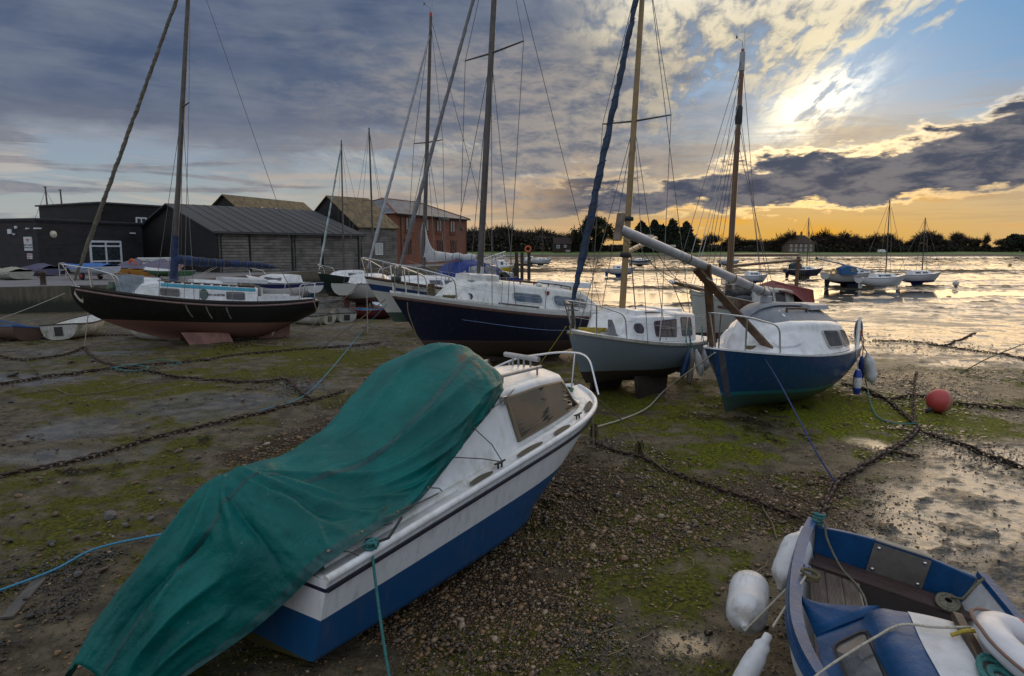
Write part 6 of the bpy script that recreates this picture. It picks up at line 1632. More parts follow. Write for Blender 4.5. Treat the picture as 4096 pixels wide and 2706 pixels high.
# generic little yacht for the middle and far distance
def small_yacht(label, stern, bow, z0, hullcol, bottom, B=2.0, free=.85, draft=.55, mast=None, cab=True, windows=2, keel='fin', boom=True, wl=None, stripe=None, furl=None, name='yacht', cabcol=None, wires=True, group=None, extra=None, pitch=0, roll=0, wr=.012):
    t, L = boat_frame(name, label, stern, bow, z0, pitch, roll, group=group)
    H = Hull(L, B, (draft + free * .95, draft + free * .9, draft + free * 1.25), (draft + .25, draft * .5, draft * .7), transom=.7, smax=.45, bowp=1.8, rake=L * .16, stemp=1.2, full=.7, vbow=.5)
    H.build(t, hull_mat('hull_' + label[:18], [(draft * 1.05 if wl is None else wl, bottom), (9, hullcol)], stripe, dirt=.15), ns=20, nt=10)
    H.deck(t, WHITE, ns=14, ny=4)
    for sd in (1, -1): H.rail(t, mat('thin_dark_rail', (.05, .045, .04), .6), 'toe_rail', .02, .97, w=.04, hgt=.04, dz=.01, side=sd, n=14)
    km = mat('keel_' + '%.2f%.2f%.2f' % bottom, bottom, .85, var=.25)
    if keel == 'bilge':
        for sd in (1, -1): keel_plate(t, km, [(L * .62, draft * .8), (L * .58, 0), (L * .36, 0), (L * .34, draft * .8)], .09, sd * B * .22, sd * R(8), 'bilge_keel')
    else: keel_plate(t, km, [(L * .62, draft * .7), (L * .56, 0), (L * .36, 0), (L * .32, draft * .7)], .18)
    keel_plate(t, km, [(L * .10, draft), (L * .08, draft * .15), (L * .01, draft * .15), (L * .0, draft + .3)], .06, name='rudder')
    dk = lambda x: H.zs(H.s_at(x)) + .02
    if cab:
        xs = [L * k for k in (.28, .40, .58, .70, .78)]
        C = Cabin([(x, w * B / 2, w * B / 2 - .14, dk(x), dk(x) + h) for x, w, h in zip(xs, (.66, .72, .66, .5, .38), (.46, .48, .42, .26, .02))], .05, .09); C.build(t, cabcol or WHITE, 'cabin', nu=3)
        for sd in (1, -1):
            for k in range(windows):
                u0 = .10 + .55 * k / windows; C.window(t, u0, u0 + .55 / windows * .75, .14, .38, DARKGLASS, WHITE, sd, .4)
    if mast:
        xm = L * .56; M = mast_rig(t, xm, dk(xm) + .3, mast, .06, ALU_D, rake=.015, spread=((dk(xm) + .3 + (mast - dk(xm)) * .5, .55),), chain=B * .42, hull=H, wire=WIRE, wr=wr, lowers=False, fore=Vector((L - .05, 0, dk(L * .97))) if wires else None, back=Vector((.05, 0, dk(0))) if wires else None)
        if boom:
            a = M(dk(xm) + 1.0); b = a + Vector((-L * .40, 0, .05)); MB().tube([a, b], .04, 8).build('boom', ALU_D, t)
        if furl: furled(t, (L - .1, 0, dk(L * .97) + .2), M(mast - .4), .08, .05, furl, n=24, turns=20)
    o = MB()
    P = [H.sheer(.80, 1, .06), H.sheer(.84, 1, .06) + Vector((0, 0, .5)), Vector((L, .05, dk(L) + .55)), Vector((L, -.05, dk(L) + .55)), H.sheer(.84, -1, .06) + Vector((0, 0, .5)), H.sheer(.80, -1, .06)]
    o.tube(rounded_path(P, .1), .016, 6).build('bow_rail', STEEL, t)
    return t, H, dk, L
navy_c = (.010, .016, .060); whitec = (.60, .60, .60)
# behind the black sloop
p0, p1 = at_y(246, 279, 47), at_y(314, 279, 43)
t_, H_, dk_, L_ = small_yacht('white yacht with navy band and bright blue bottom behind the black sloop stern', (p1.x, p1.y), (p0.x, p0.y), -.55, (.62, .62, .64), (.012, .09, .20), B=2.2, free=.95, draft=.62, windows=1, stripe=[(.80, .97, (.014, .02, .09))], boom=False)
# green hull
p0, p1 = at_y(318, 275, 46), at_y(356, 276, 49)
small_yacht('dark green yacht with spiral-wrapped jib beside the old shed', (p1.x + 1.2, p1.y + .6), (p0.x, p0.y), -.6, (.008, .022, .018), (.045, .030, .022), B=2.3, free=1.1, draft=.7, mast=11.0, windows=1, furl=mat('white_green_furl', (.30, .36, .36), .8, var=.5, vscale_=2.5), boom=False, wr=.01)
# white stern with twin keels, half hidden
p0, p1 = at_y(395, 275, 44), at_y(343, 279, 38)
small_yacht('grubby white yacht showing its transom and red keels past the white sloop bow', (p1.x, p1.y), (p0.x, p0.y), -.5, (.40, .40, .38), (.09, .035, .03), B=2.2, free=.95, draft=.75, mast=10.6, windows=1, keel='bilge', boom=False, wr=.01)

# ------------------------------------------------------------------ open dinghies
def skiff(label, stern, bow, L, B, outer, inner, gun, z=None, roll=0, sheer=.45, transom=.78, name='rowing_dinghy', thwarts=2, pram=False, padm=None, pitch=0, group=None):
    d = (Vector(bow) - Vector(stern)).normalized(); st = Vector(stern)
    c = st + d * L / 2
    t, _ = boat_frame(name, label, (st.x, st.y), (st.x + d.x, st.y + d.y), zg(c.x, c.y) - .03 if z is None else z, pitch, roll, cat='dinghy', group=group)
    H = Hull(L, B, (sheer, sheer * .92, sheer * 1.25), (.04, .0, .12), transom=transom, smax=.5, bowp=2.6 if not pram else 3.2, rake=L * .13, stemp=1.3, full=.6, vbow=.35)
    H.build(t, outer, ns=22, nt=9)
    Hi = Hull(L - .05, B - .07, (sheer, sheer * .92, sheer * 1.25), (.08, .05, .17), transom=transom, smax=.5, bowp=2.6, rake=L * .13, stemp=1.3, full=.6, vbow=.35); mb = MB()
    for sd in (1, -1): mb.grid([[Hi.pt(i / 20, j / 9, sd) + Vector((.025, 0, -.003)) for j in range(10)] for i in range(21)], flip=(sd == 1))
    mb.add([Hi.pt(0, j / 9, 1) + Vector((.025, 0, -.003)) for j in range(10)] + [Hi.pt(0, j / 9, -1) + Vector((.025, 0, -.003)) for j in range(9, 0, -1)], [tuple(reversed(range(19)))])
    mb.build('lining', inner, t)
    for sd in (1, -1): H.rail(t, gun, 'gunwale', 0, .985, w=.06, hgt=.04, dz=.01, side=sd, n=24)
    MB().beam(H.sheer(0, 1) + Vector((.01, 0, .012)), H.sheer(0, -1) + Vector((.01, 0, .012)), .05, .038).build('transom_rail', gun, t)
    for k in range(thwarts):
        s = .22 + .34 * k; MB().box((L * s, 0, sheer * .62), (.22, H.hb(s) * 1.72, .025)).build('thwart', inner, t)
    if padm: MB().box((-.02, 0, sheer * .60), (.02, .26, sheer * .55)).build('motor_pad', padm, t)
    return t, H
w_out = mat('mossy_white_hull', (.48, .48, .44), .6, var=.1, dirt=.7, dirtcol=(.10, .10, .03)); w_in = mat('dinghy_white_lining', (.60, .60, .58), .5, dirt=.35, dirtcol=(.25, .22, .15))
dkrub = mat('dark_rubbing', (.035, .035, .035), .6)
def g2(px, py): p = on_ground(px, py); return Vector((p.x, p.y))
a = g2(-6, 332); skiff('blue-rimmed brown dinghy cut off by the left edge of the view', g2(28, 341), g2(-30, 333), 2.7, 1.25, mat('brown_hull', (.10, .055, .04), .6, dirt=.4), mat('blue_grey_lining', (.06, .07, .08), .6), mat('bright_blue_gunwale', (.012, .09, .32), .45, var=.15), roll=10, sheer=.50)
s0 = g2(60, 340); skiff('white dinghy with dark motor pad facing us beside the blue-rimmed dinghy', (s0.x, s0.y), (s0.x - .25, s0.y + 2.6), 2.6, 1.50, w_out, w_in, dkrub, sheer=.55, padm=mat('black_pad', (.03, .03, .03), .6), roll=-3)
s0 = g2(122, 341); skiff('white decked dinghy tucked under the black sloop bow', (s0.x + 1.6, s0.y + .4), (s0.x - .6, s0.y + 1.6), 2.5, 1.2, w_out, w_in, dkrub, sheer=.45, padm=mat('black_pad', (.03, .03, .03), .6))
s0 = g2(330, 324); skiff('pale dinghy on the mud at the black sloop stern', (s0.x, s0.y), (s0.x - 2.2, s0.y + .9), 2.5, 1.2, w_out, mat('grey_lining', (.16, .17, .17), .6), dkrub, padm=mat('brown_pad', (.10, .08, .06), .6))
s0 = g2(347, 322); skiff('white wavy-sided dinghy touching the red dinghy', (s0.x, s0.y), (s0.x - .9, s0.y + 2.0), 2.4, 1.15, w_out, mat('dark_mixed_lining', (.12, .11, .10), .6), dkrub, padm=mat('black_pad', (.03, .03, .03), .6))
s0 = g2(346, 319); skiff('maroon dinghy with turquoise inside below the white sloop bow', (s0.x + .2, s0.y + 1.0), (s0.x + 2.6, s0.y + .2), 2.5, 1.25, mat('maroon_hull', (.11, .014, .018), .5, dirt=.25), mat('turquoise_lining', (.02, .22, .36), .5, dirt=.25), mat('maroon_gunwale', (.14, .02, .025), .5), sheer=.48)
s0 = g2(372, 316); skiff('pink-hulled dinghy with pale blue rim behind the maroon dinghy', (s0.x + 2.2, s0.y + .6), (s0.x - .4, s0.y + 2.0), 2.9, 1.2, mat('faded_pink_hull', (.42, .26, .29), .6, dirt=.3), w_in, mat('sky_blue_rim', (.28, .45, .62), .5), sheer=.5)
# ------------------------------------------------------------------ quay and buildings
QZ = 1.2
def slab(name, poly, z0, z1, m, kind='structure'):
    n = len(poly); o = MB().add([(x, y, z0) for x, y in poly] + [(x, y, z1) for x, y in poly], [tuple(range(n, 2 * n))] + [(i, (i + 1) % n, n + (i + 1) % n, n + i) for i in range(n)]).build(name, m)
    return tag(o, kind=kind)
def concrete():
    m = bpy.data.materials.new('quay_concrete'); m.use_nodes = True; nt = m.node_tree; b = nt.nodes['Principled BSDF']
    g = nt.nodes.new('ShaderNodeNewGeometry'); P = S(nt, g.outputs['Position']); x, y, z = sep(nt, P)
    n1 = noise(nt, P, .8, 5, .65); n2 = noise(nt, vscale(nt, P, (2, 2, .5)), 2.5, 5, .7)
    c = mixc(nt, n1.ss(.3, .7), (.12, .115, .12), (.20, .19, .20))
    wall = mixc(nt, n2.ss(.35, .7), (.075, .068, .050), (.14, .12, .08)); wall = mixc(nt, (z + (n2 - .5) * .5).ss(.75, .25), wall, (.018, .024, .014))
    c = mixc(nt, z.ss(1.19, 1.17), c, wall)
    put(nt, c, b.inputs['Base Color']); put(nt, z.ss(1.17, 1.19) * (n1 * -.5 + .0) + .75, b.inputs['Roughness'])
    return m
QM = concrete()
slab('quay', [(-150, 26), (-25.3, 33.5), (-20.3, 36.4), (-17.9, 58), (-13.2, 66.5), (-5.2, 88), (1.0, 97), (-10, 150), (-200, 160)], -2.0, QZ, QM)
def cladding(name, c0, c1, pitch=.16, rough=.75, vert=False, bump=.9):
    """weather-boarding too fine to pick apart at this distance"""
    m = bpy.data.materials.new(name); m.use_nodes = True; nt = m.node_tree; b = nt.nodes['Principled BSDF']
    g = nt.nodes.new('ShaderNodeNewGeometry'); P = S(nt, g.outputs['Position']); x, y, z = sep(nt, P)
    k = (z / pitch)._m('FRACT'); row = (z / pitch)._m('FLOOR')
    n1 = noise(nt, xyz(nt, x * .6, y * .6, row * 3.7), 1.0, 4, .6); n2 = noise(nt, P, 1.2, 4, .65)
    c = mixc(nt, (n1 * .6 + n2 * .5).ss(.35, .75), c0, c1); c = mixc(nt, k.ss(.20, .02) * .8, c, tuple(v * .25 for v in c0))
    put(nt, c, b.inputs['Base Color']); b.inputs['Roughness'].default_value = rough
    bp = nt.nodes.new('ShaderNodeBump'); bp.inputs['Strength'].default_value = bump; bp.inputs['Distance'].default_value = .03; put(nt, k, bp.inputs['Height']); nt.links.new(bp.outputs[0], b.inputs['Normal'])
    return m
def roofing(name, c0, c1, pitch=.30, colw=None, rough=.7):
    m = bpy.data.materials.new(name); m.use_nodes = True; nt = m.node_tree; b = nt.nodes['Principled BSDF']
    tc = nt.nodes.new('ShaderNodeTexCoord'); O = S(nt, tc.outputs['Object']); x, y, z = sep(nt, O)
    k = (z / pitch)._m('FRACT'); row = (z / pitch)._m('FLOOR'); col = (x / (colw or .25) + row * .5)._m('FLOOR')
    wn = nt.nodes.new('ShaderNodeTexWhiteNoise'); put(nt, xyz(nt, col, row, 1.0), wn.inputs['Vector']); w = S(nt, wn.outputs['Value'])
    n2 = noise(nt, O, .9, 5, .7)
    c = mixc(nt, (w * .5 + n2 * .6).ss(.3, .8), c0, c1); c = mixc(nt, k.ss(.18, .02) * .6, c, tuple(v * .3 for v in c0))
    put(nt, c, b.inputs['Base Color']); b.inputs['Roughness'].default_value = rough
    bp = nt.nodes.new('ShaderNodeBump'); bp.inputs['Strength'].default_value = .6; bp.inputs['Distance'].default_value = .03; put(nt, k * -1.0 + w * .3, bp.inputs['Height']); nt.links.new(bp.outputs[0], b.inputs['Normal'])
    return m
def brickwork():
    m = bpy.data.materials.new('red_brickwork'); m.use_nodes = True; nt = m.node_tree; b = nt.nodes['Principled BSDF']
    tc = nt.nodes.new('ShaderNodeTexCoord'); O = S(nt, tc.outputs['Object']); x, y, z = sep(nt, O)
    br = nt.nodes.new('ShaderNodeTexBrick'); put(nt, xyz(nt, x + y, z, 0), br.inputs['Vector']); br.inputs['Scale'].default_value = 1.0
    br.inputs['Brick Width'].default_value = .46; br.inputs['Row Height'].default_value = .15; br.inputs['Mortar Size'].default_value = .012
    br.inputs['Color1'].default_value = (.19, .060, .030, 1); br.inputs['Color2'].default_value = (.27, .095, .048, 1); br.inputs['Mortar'].default_value = (.13, .085, .06, 1)
    n = noise(nt, O, 1.1, 5, .7); put(nt, mixc(nt, n.ss(.4, .75) * .5, S(nt, br.outputs['Color']), (.12, .045, .03)), b.inputs['Base Color']); b.inputs['Roughness'].default_value = .85
    return m
BLK = cladding('black_boarding', (.010, .010, .012), (.022, .021, .023), .15, .6)
BLK2 = cladding('dark_club_boarding', (.020, .019, .023), (.042, .039, .044), .15, .6)
GREYW = cladding('silvered_boarding', (.085, .078, .070), (.25, .225, .195), .24, .85)
FELT = roofing('felt_roof', (.055, .058, .066), (.075, .078, .086), 50, 1.0, .85)
TILE = roofing('mossy_tiles', (.070, .050, .022), (.165, .115, .045), .22, .3)
SLATE = roofing('slate_roof', (.055, .060, .075), (.14, .145, .165), .26, .4, .5)
BRICK = brickwork()
PLASTICW = mat('white_upvc', (.62, .64, .68), .4)
class Bldg:
    """rectangular building: local x along the long side from the near corner, y back along the gable"""
    def __init__(s, name, label, P0, ax, L, W, base=QZ, cat='building'):
        s.h = math.atan2(ax[1], ax[0]); s.t = thing(name, label, cat, (P0[0], P0[1], base), s.h); s.L, s.W = L, W
        s.base = base
    def lx(s, px, z, face='front'):
        """local distance along the front (y = 0) or gable (x = 0) seen at picture column px"""
        c, sn = math.cos(s.h), math.sin(s.h); X0, Y0 = s.t.location.x, s.t.location.y
        dx, dy = (c, sn) if face == 'front' else (-sn, c)
        r = (px - 512) / F_PX; w0 = Y0 * math.cos(PITCH) - (z + s.base - CAM_H) * math.sin(PITCH)
        return (r * w0 - X0) / (dx - r * dy * math.cos(PITCH))
    def wall(s, h, m, name='wall', x0=0, x1=None, gable=None):
        L, W = s.L if x1 is None else x1, s.W; mb = MB()
        mb.box(((x0 + L) / 2, W / 2, h / 2), (L - x0, W, h))
        if gable:
            for x in (x0, L): mb.add([(x, 0, h), (x, W, h), (x, W / 2, gable)], [(0, 1, 2) if x == x0 else (2, 1, 0)])
        return mb.build(name, m, s.t)
    def gable_roof(s, h, rz, m, over=.35, th=.10, x0=0, x1=None, name='roof'):
        L = s.L if x1 is None else x1; mb = MB(); k = (rz - h) / (s.W / 2); o = over
        for sy in (0, 1):
            ye = -o if sy == 0 else s.W + o; ze = h - o * k
            A = [(x0 - o, ye, ze), (L + o, ye, ze), (L + o, s.W / 2, rz), (x0 - o, s.W / 2, rz)]
            top = [Vector(p) + Vector((0, 0, th)) for p in A]; n = 4
            fs = [(0, 1, 2, 3), (7, 6, 5, 4), (0, 4, 5, 1), (1, 5, 6, 2), (2, 6, 7, 3), (3, 7, 4, 0)]
            mb.add([Vector(p) for p in A] + top, fs if sy else [f[::-1] for f in fs])
        return mb.build(name, m, s.t)
    def panel(s, x0, x1, z0, z1, m, name, face='front', out=.03, th=.06, parent=None):
        c = ((x0 + x1) / 2, -out, (z0 + z1) / 2) if face == 'front' else (-out, (x0 + x1) / 2, (z0 + z1) / 2)
        size = (abs(x1 - x0), th, z1 - z0) if face == 'front' else (th, abs(x1 - x0), z1 - z0)
        return MB().box(c, size).build(name, m, parent or s.t)
    def window(s, x0, x1, z0, z1, fm, gm, face='front', nx=2, nz=1, fw=.08, name='window', out=.03):
        f = MB(); x0, x1 = min(x0, x1), max(x0, x1)
        def bx(a, b, c, d, o=.05):
            if face == 'front': f.box(((a + b) / 2, -out, (c + d) / 2), (b - a, .10, d - c))
            else: f.box((-out, (a + b) / 2, (c + d) / 2), (.10, b - a, d - c))
        bx(x0, x1, z0, z0 + fw); bx(x0, x1, z1 - fw, z1); bx(x0, x0 + fw, z0 + fw, z1 - fw); bx(x1 - fw, x1, z0 + fw, z1 - fw)
        for i in range(1, nx): q = x0 + (x1 - x0) * i / nx; bx(q - fw * .4, q + fw * .4, z0 + fw, z1 - fw)
        w = f.build(name, fm, s.t)
        for i in range(nx):
            for j in range(nz):
                a, b = x0 + (x1 - x0) * i / nx + fw * .7, x0 + (x1 - x0) * (i + 1) / nx - fw * .7; c, d = z0 + (z1 - z0) * j / nz + fw * .9, z0 + (z1 - z0) * (j + 1) / nz - fw * .9
                s.panel(a, b, c, d, gm, 'pane', face, out - .005, .04, w)
        return w
GL = glass_mat('building_glass', (.02, .026, .03), .05)
# clubhouse, low black range
cb = Bldg('clubhouse', 'low black flat-roofed clubhouse with white signs at the far left', (-34.4, 50.0), (.30, .954), 9.4, 14)
cb.wall(4.0, BLK2); MB().box((4.7, 7, 4.04), (9.7, 14.3, .10)).build('roof', FELT, cb.t)
MB().box((4.7, -.10, 3.95), (9.6, .06, .16)).build('fascia', BLK, cb.t); MB().box((-.10, 7, 3.95), (.06, 14.2, .16)).build('fascia', BLK, cb.t)
x0, x1 = cb.lx(89, 2), cb.lx(121, 2); w = cb.window(x0, x1, .05, 2.55, PLASTICW, GL, nx=2, nz=1, fw=.16)
for zz in (.85, 2.05): cb.panel(x0, x1, zz, zz + .12, PLASTICW, 'transom_bar', out=.06, parent=w)
sg = cb.panel(cb.lx(25, 2, 'g'), cb.lx(33, 2, 'g'), 1.75, 2.75, mat('sign_white', (.55, .56, .60), .5), 'sign', 'g')
Mx = Matrix(((0, 0, -1, 0), (-1, 0, 0, 0), (0, 1, 0, 0), (0, 0, 0, 1))); yc = (cb.lx(25, 2, 'g') + cb.lx(33, 2, 'g')) / 2
for k, (tx, zz, sz) in enumerate((('DELL QUAY', 2.16, .17), ('SAILING CLUB', 1.98, .13))):
    Mt = Mx.copy(); Mt.translation = (-.075, yc, zz); text_mesh('sign_text', tx, sz, BLACK, sg, Mt, .003)
mb = MB().add([(-.07, yc - .16, 2.58), (-.07, yc + .20, 2.62), (-.07, yc - .02, 2.36)], [(0, 1, 2)]).build('sign_burgee', mat('sign_orange', (.45, .12, .03), .6), sg)
sg2 = cb.panel(cb.lx(27, 2, 'g'), cb.lx(32, 2, 'g'), 1.15, 1.55, mat('sign_pale', (.50, .48, .52), .5), 'sign', 'g')
yc = (cb.lx(27, 2, 'g') + cb.lx(32, 2, 'g')) / 2
for zz, w_ in ((1.44, .40), (1.26, .22)): MB().box((-.065, yc + (.06 if w_ < .3 else 0), zz), (.01, w_, .07)).build('sign_print', mat('magenta_print', (.35, .05, .10), .6), sg2)
for px, zz, sz in ((11, 3.15, .34), (17.5, 3.45, .18), (15, 2.95, .12)): MB().box((-.08, cb.lx(px, 3, 'g'), zz), (.12, sz, sz)).build('wall_box', PLASTICW, cb.t)
for px in (29, 37, 40): MB().box((-.05, cb.lx(px, 3, 'g'), 3.35), (.2, .25, .09)).build('floodlight', PLASTICW, cb.t) if px < 42 else None
MB().lathe([(0, 0), (.28, 0), (.26, .10), (0, .14)], 16, Matrix.Translation((cb.lx(52.5, 3), -.03, 2.95)) @ Matrix.Rotation(pi / 2, 4, 'X')).build('bulkhead_lamp', mat('cream_lamp', (.55, .52, .42), .4), cb.t)
MB().box((cb.lx(132, 3), -.08, 3.2), (.5, .12, .10)).build('floodlight', PLASTICW, cb.t)
# taller block behind
ub = Bldg('clubhouse_block', 'taller black flat-roofed block with small white windows above the clubhouse', (-36.8, 62.0), (.48, .877), 15, 10)
ub.wall(5.95, BLK); MB().box((7.5, 5, 6.0), (15.5, 10.4, .14)).build('roof', FELT, ub.t); MB().box((1.5, 4, 6.15), (1.6, 1.2, .12)).build('roof_light', PLASTICW, ub.t)
ub.window(ub.lx(135.5, 4.5), ub.lx(146.5, 4.5), 4.05, 4.85, PLASTICW, GL, nx=2, fw=.12); ub.window(ub.lx(159, 4.5), ub.lx(163.5, 4.5), 4.1, 4.75, PLASTICW, GL, nx=1, fw=.12)
# long weather-boarded shed
sh = Bldg('boat_shed', 'long weather-boarded shed with grey felt roof and black gable end', (-23.6, 55.0), (.66, .75), 13.7, 16.3)
sh.wall(3.22, GREYW, gable=None); sh.gable_roof(3.30, 5.72, FELT, .45)
MB().add([(-.03, 0, 0), (-.03, 16.3, 0), (-.03, 16.3, 3.22), (-.03, 8.15, 5.70), (-.03, 0, 3.22)], [(4, 3, 2, 1, 0)]).add([(13.7, 0, 3.2), (13.7, 16.3, 3.2), (13.7, 8.15, 5.68)], [(0, 1, 2)]).build('gable_end', BLK, sh.t)
bays = [sh.lx(px, 2) for px in (219.5, 249.5, 291.5, 322, 343, 358.5)]; bays[0] = .06; bays[-1] = 13.64
for a, b in zip(bays, bays[1:]):
    n = 13
    bay = MB().box(((a + b) / 2, -.02, 1.6), (b - a - .14, .05, 3.15)).build('wall_panel', GREYW, sh.t)
    for i in range(n):      # lapped boards
        z0 = .03 + 3.12 * i / n; MB().add([(a + .09, -.045, z0 + .235), (b - .09, -.045, z0 + .235), (b - .09, -.085, z0), (a + .09, -.085, z0), (a + .09, -.045, z0), (b - .09, -.045, z0)], [(0, 1, 2, 3)[::-1], (3, 2, 5, 4)[::-1]]).build('board', GREYW, bay)
for b in bays: MB().box((b, -.08, 1.6), (.12, .08, 3.2)).build('post', BLK, sh.t)
for i in range(1, 14):   # felt battens on the near slope
    x = i * 13.7 / 14; MB().beam((x, -.43, 3.30), (x, 8.15, 5.83), .05, .05).build('batten', FELT, sh.t)
MB().tube([(-.4, -.52, 3.12), (14.1, -.52, 3.08)], .07, 8).build('gutter', BLACK, sh.t)
for k in (0, 2, 5): MB().tube([(bays[k] + .25, -.50, 3.1), (bays[k] + .25, -.16, 2.8), (bays[k] + .25, -.16, .05)], .045, 6).build('downpipe', BLACK, sh.t)
# tiled barn with dormers, behind
tb = Bldg('tiled_barn', 'mossy tiled barn roof with little gablets rising behind the shed', (-31.2, 84.0), (.35, .937), 15, 9)
tb.wall(5.2, BLK, gable=8.4); tb.gable_roof(5.1, 8.5, TILE, .4)
for px in (263, 276.5, 290):
    x = tb.lx(px, 6); g = MB(); w = .95
    g.add([(x - w, .3, 5.5), (x + w, .3, 5.5), (x, .3, 6.9), (x, 3.2, 6.9)], [(0, 1, 2)]); dm = g.build('dormer', BLK, tb.t)
    MB().add([(x - w - .2, .1, 5.35), (x, .1, 7.05), (x, 3.4, 7.05), (x + w + .2, .1, 5.35)], [(0, 1, 2), (1, 3, 2)]).build('dormer_roof', TILE, dm)
    MB().beam((x - w - .15, .05, 5.42), (x, .05, 7.0), .10, .16).beam((x + w + .15, .05, 5.42), (x, .05, 7.0), .10, .16).build('bargeboard', PLASTICW, dm)
# black gabled barn
bb = Bldg('gabled_barn', 'steep tiled black barn with silvered side wall between shed and brick building', (-15.1, 68.0), (.66, .75), 4.8, 10)
bb.wall(4.1, GREYW); bb.gable_roof(4.1, 7.25, TILE, .25)
MB().add([(-.03, 0, 0), (-.03, 10, 0), (-.03, 10, 4.1), (-.03, 5, 7.2), (-.03, 0, 4.1)], [(4, 3, 2, 1, 0)]).build('gable_end', BLK, bb.t)
bb.window(bb.lx(375, 2), bb.lx(382.5, 2), 1.3, 2.5, PLASTICW, mat('painted_lit_pane', (.50, .48, .40), .6), nx=2, fw=.08)  # pale pane colour stands in for the light in this window
# brick warehouse
wb = Bldg('brick_warehouse', 'red brick warehouse with hipped slate roof', (-14.3, 85.0), (.43, .903), 17.7, 10.5)
wb.wall(6.35, BRICK)
L, W = 17.7, 10.5; o_ = .4; zr = 8.55; A = [(-o_, -o_, 6.25), (L + o_, -o_, 6.25), (L + o_, W + o_, 6.25), (-o_, W + o_, 6.25), (W * .45, W / 2, zr), (L - W * .45, W / 2, zr)]
MB().add(A, [(0, 1, 5, 4), (1, 2, 5), (2, 3, 4, 5), (3, 0, 4), (3, 2, 1, 0)]).build('roof', SLATE, wb.t)
MB().tube([A[0], A[4]], .12, 6).tube([A[1], A[5]], .12, 6).tube([A[4], A[5]], .10, 6).tube([A[3], A[4]], .12, 6).build('ridge_tiles', mat('orange_ridge', (.22, .085, .045), .8), wb.t)
MB().box((L / 2, -.12, 6.12), (L, .22, .22)).build('eaves_course', mat('dark_brick', (.12, .05, .035), .9), wb.t)
fr = mat('dark_window_frame', (.05, .022, .018), .6)
for px in (406.5, 424, 437, 450.5):
    x = wb.lx(px + 2, 5); wb.window(x - .75, x + .75, 4.2, 5.95, fr, mat('pale_blind_glass', (.22, .21, .21), .3), nx=2, fw=.16)
    MB().box((x, -.08, 4.08), (1.9, .25, .14)).build('sill', BRICK, wb.t)
for px in (406, 425, 438, 451.5):
    x = wb.lx(px + 2, 2); wb.window(x - .7, x + .7, 1.3, 3.0, fr, mat('maroon_shutter', (.060, .014, .016), .6), nx=2, fw=.1)
    MB().box((x, -.05, 3.08), (1.7, .14, .2)).build('arch_head', mat('dark_brick', (.12, .05, .035), .9), wb.t)
MB().tube([(-.5, -.5, 6.2), (18.1, -.5, 6.15)], .08, 8).build('gutter', BLACK, wb.t)
for px in (399.5, 465): MB().tube([(wb.lx(px + 1, 3), -.12, 6.1), (wb.lx(px + 1, 3), -.12, .05)], .06, 6).build('downpipe', BLACK, wb.t)
x = wb.lx(438, 6); MB().box((x, -.8, 6.0), (.9, 1.5, .35)).build('hoist_hood', mat('lead_hood', (.08, .09, .10), .6), wb.t)
MB().lathe([(0, 0), (.35, 0), (.33, .08), (0, .1)], 12, Matrix.Translation((wb.lx(461, 4.5), -.02, 4.9)) @ Matrix.Rotation(pi / 2, 4, 'X')).build('wall_lamp', BLACK, wb.t)
# iron mooring post on the quay edge
p = at_z(43.5, 285, QZ)
t = thing('mooring_post', 'rusty iron mooring post with ring on the quay edge', 'bollard', (p.x, p.y, QZ))
MB().lathe([(.16, 0), (.14, .06), (.13, .55), (.17, .60), (.17, .68), (.0, .70)], 12).build('post', IRON, t); MB().tube([(.18 * math.cos(a) - .18, .05, .55 + .18 * math.sin(a)) for a in [i * pi / 8 for i in range(17)]], .022, 6).build('ring', IRON, t)
# boats parked on the quay
def q2(px, py): p = at_z(px, py, QZ); return Vector((p.x, p.y))
BLUECOV = mat('bright_blue_cover', (.006, .10, .36), .55, var=.25, bump=.3, bscale=6)
NAVYCOV = mat('violet_grey_cover', (.075, .070, .13), .7, var=.25, bump=.5, bscale=6)
def covered(label, s, b, L, B, hullm, covm, h=.45, ridge=.22, wheels=None, z=None, pitch=0, roll=0, group=None):
    d = (b - s).normalized(); t, _ = boat_frame('covered_dinghy', label, (s.x, s.y), (s.x + d.x, s.y + d.y), (QZ + (.32 if wheels else 0.0)) if z is None else z, pitch, roll, cat='dinghy', group=group)
    H = Hull(L, B, (h, h * .95, h * 1.25), (.06, 0, .12), transom=.8, smax=.45, bowp=2.2, rake=L * .10, full=.6, vbow=.4); H.build(t, hullm, ns=18, nt=8)
    if covm:
        G = []
        for i in range(19):
            s_ = i / 18; p = H.sheer(s_, 1); row = []
            for j in range(13):
                q = -1 + 2 * j / 12; hh = ridge * (1 - abs(q)) ** .8 * (math.sin(min(1, s_ * 1.15 + .12) * pi) ** .6 if s_ < .95 else .15); row.append(Vector((p.x, p.y * q * 1.03, p.z + hh + .015 - (.14 if abs(q) > .99 else 0) + .015 * math.sin(i * 1.9 + j))))
            G.append(row)
        MB().grid(G).build('cover', covm, t)
    else: H.deck(t, WHITE, ns=14, ny=4)
    if wheels:
        for sd in (1, -1): MB().lathe([(0, -.06), (.10, -.06), (.19, -.07), (.21, 0), (.19, .07), (.10, .06), (0, .06)], 14, Matrix.Translation((L * .45, sd * B * .36, -.12)) @ Matrix.Rotation(pi / 2, 4, 'X')).build('trolley_wheel', BLACK, t); MB().lathe([(0, -.075), (.11, -.075), (.11, .075), (0, .075)], 12, Matrix.Translation((L * .45, sd * B * .36, -.12)) @ Matrix.Rotation(pi / 2, 4, 'X')).build('wheel_hub', wheels, t)
        MB().beam((L * .1, 0, -.08), (L * .95, 0, -.02), .06, .06).build('trolley', STEEL, t)
    return t
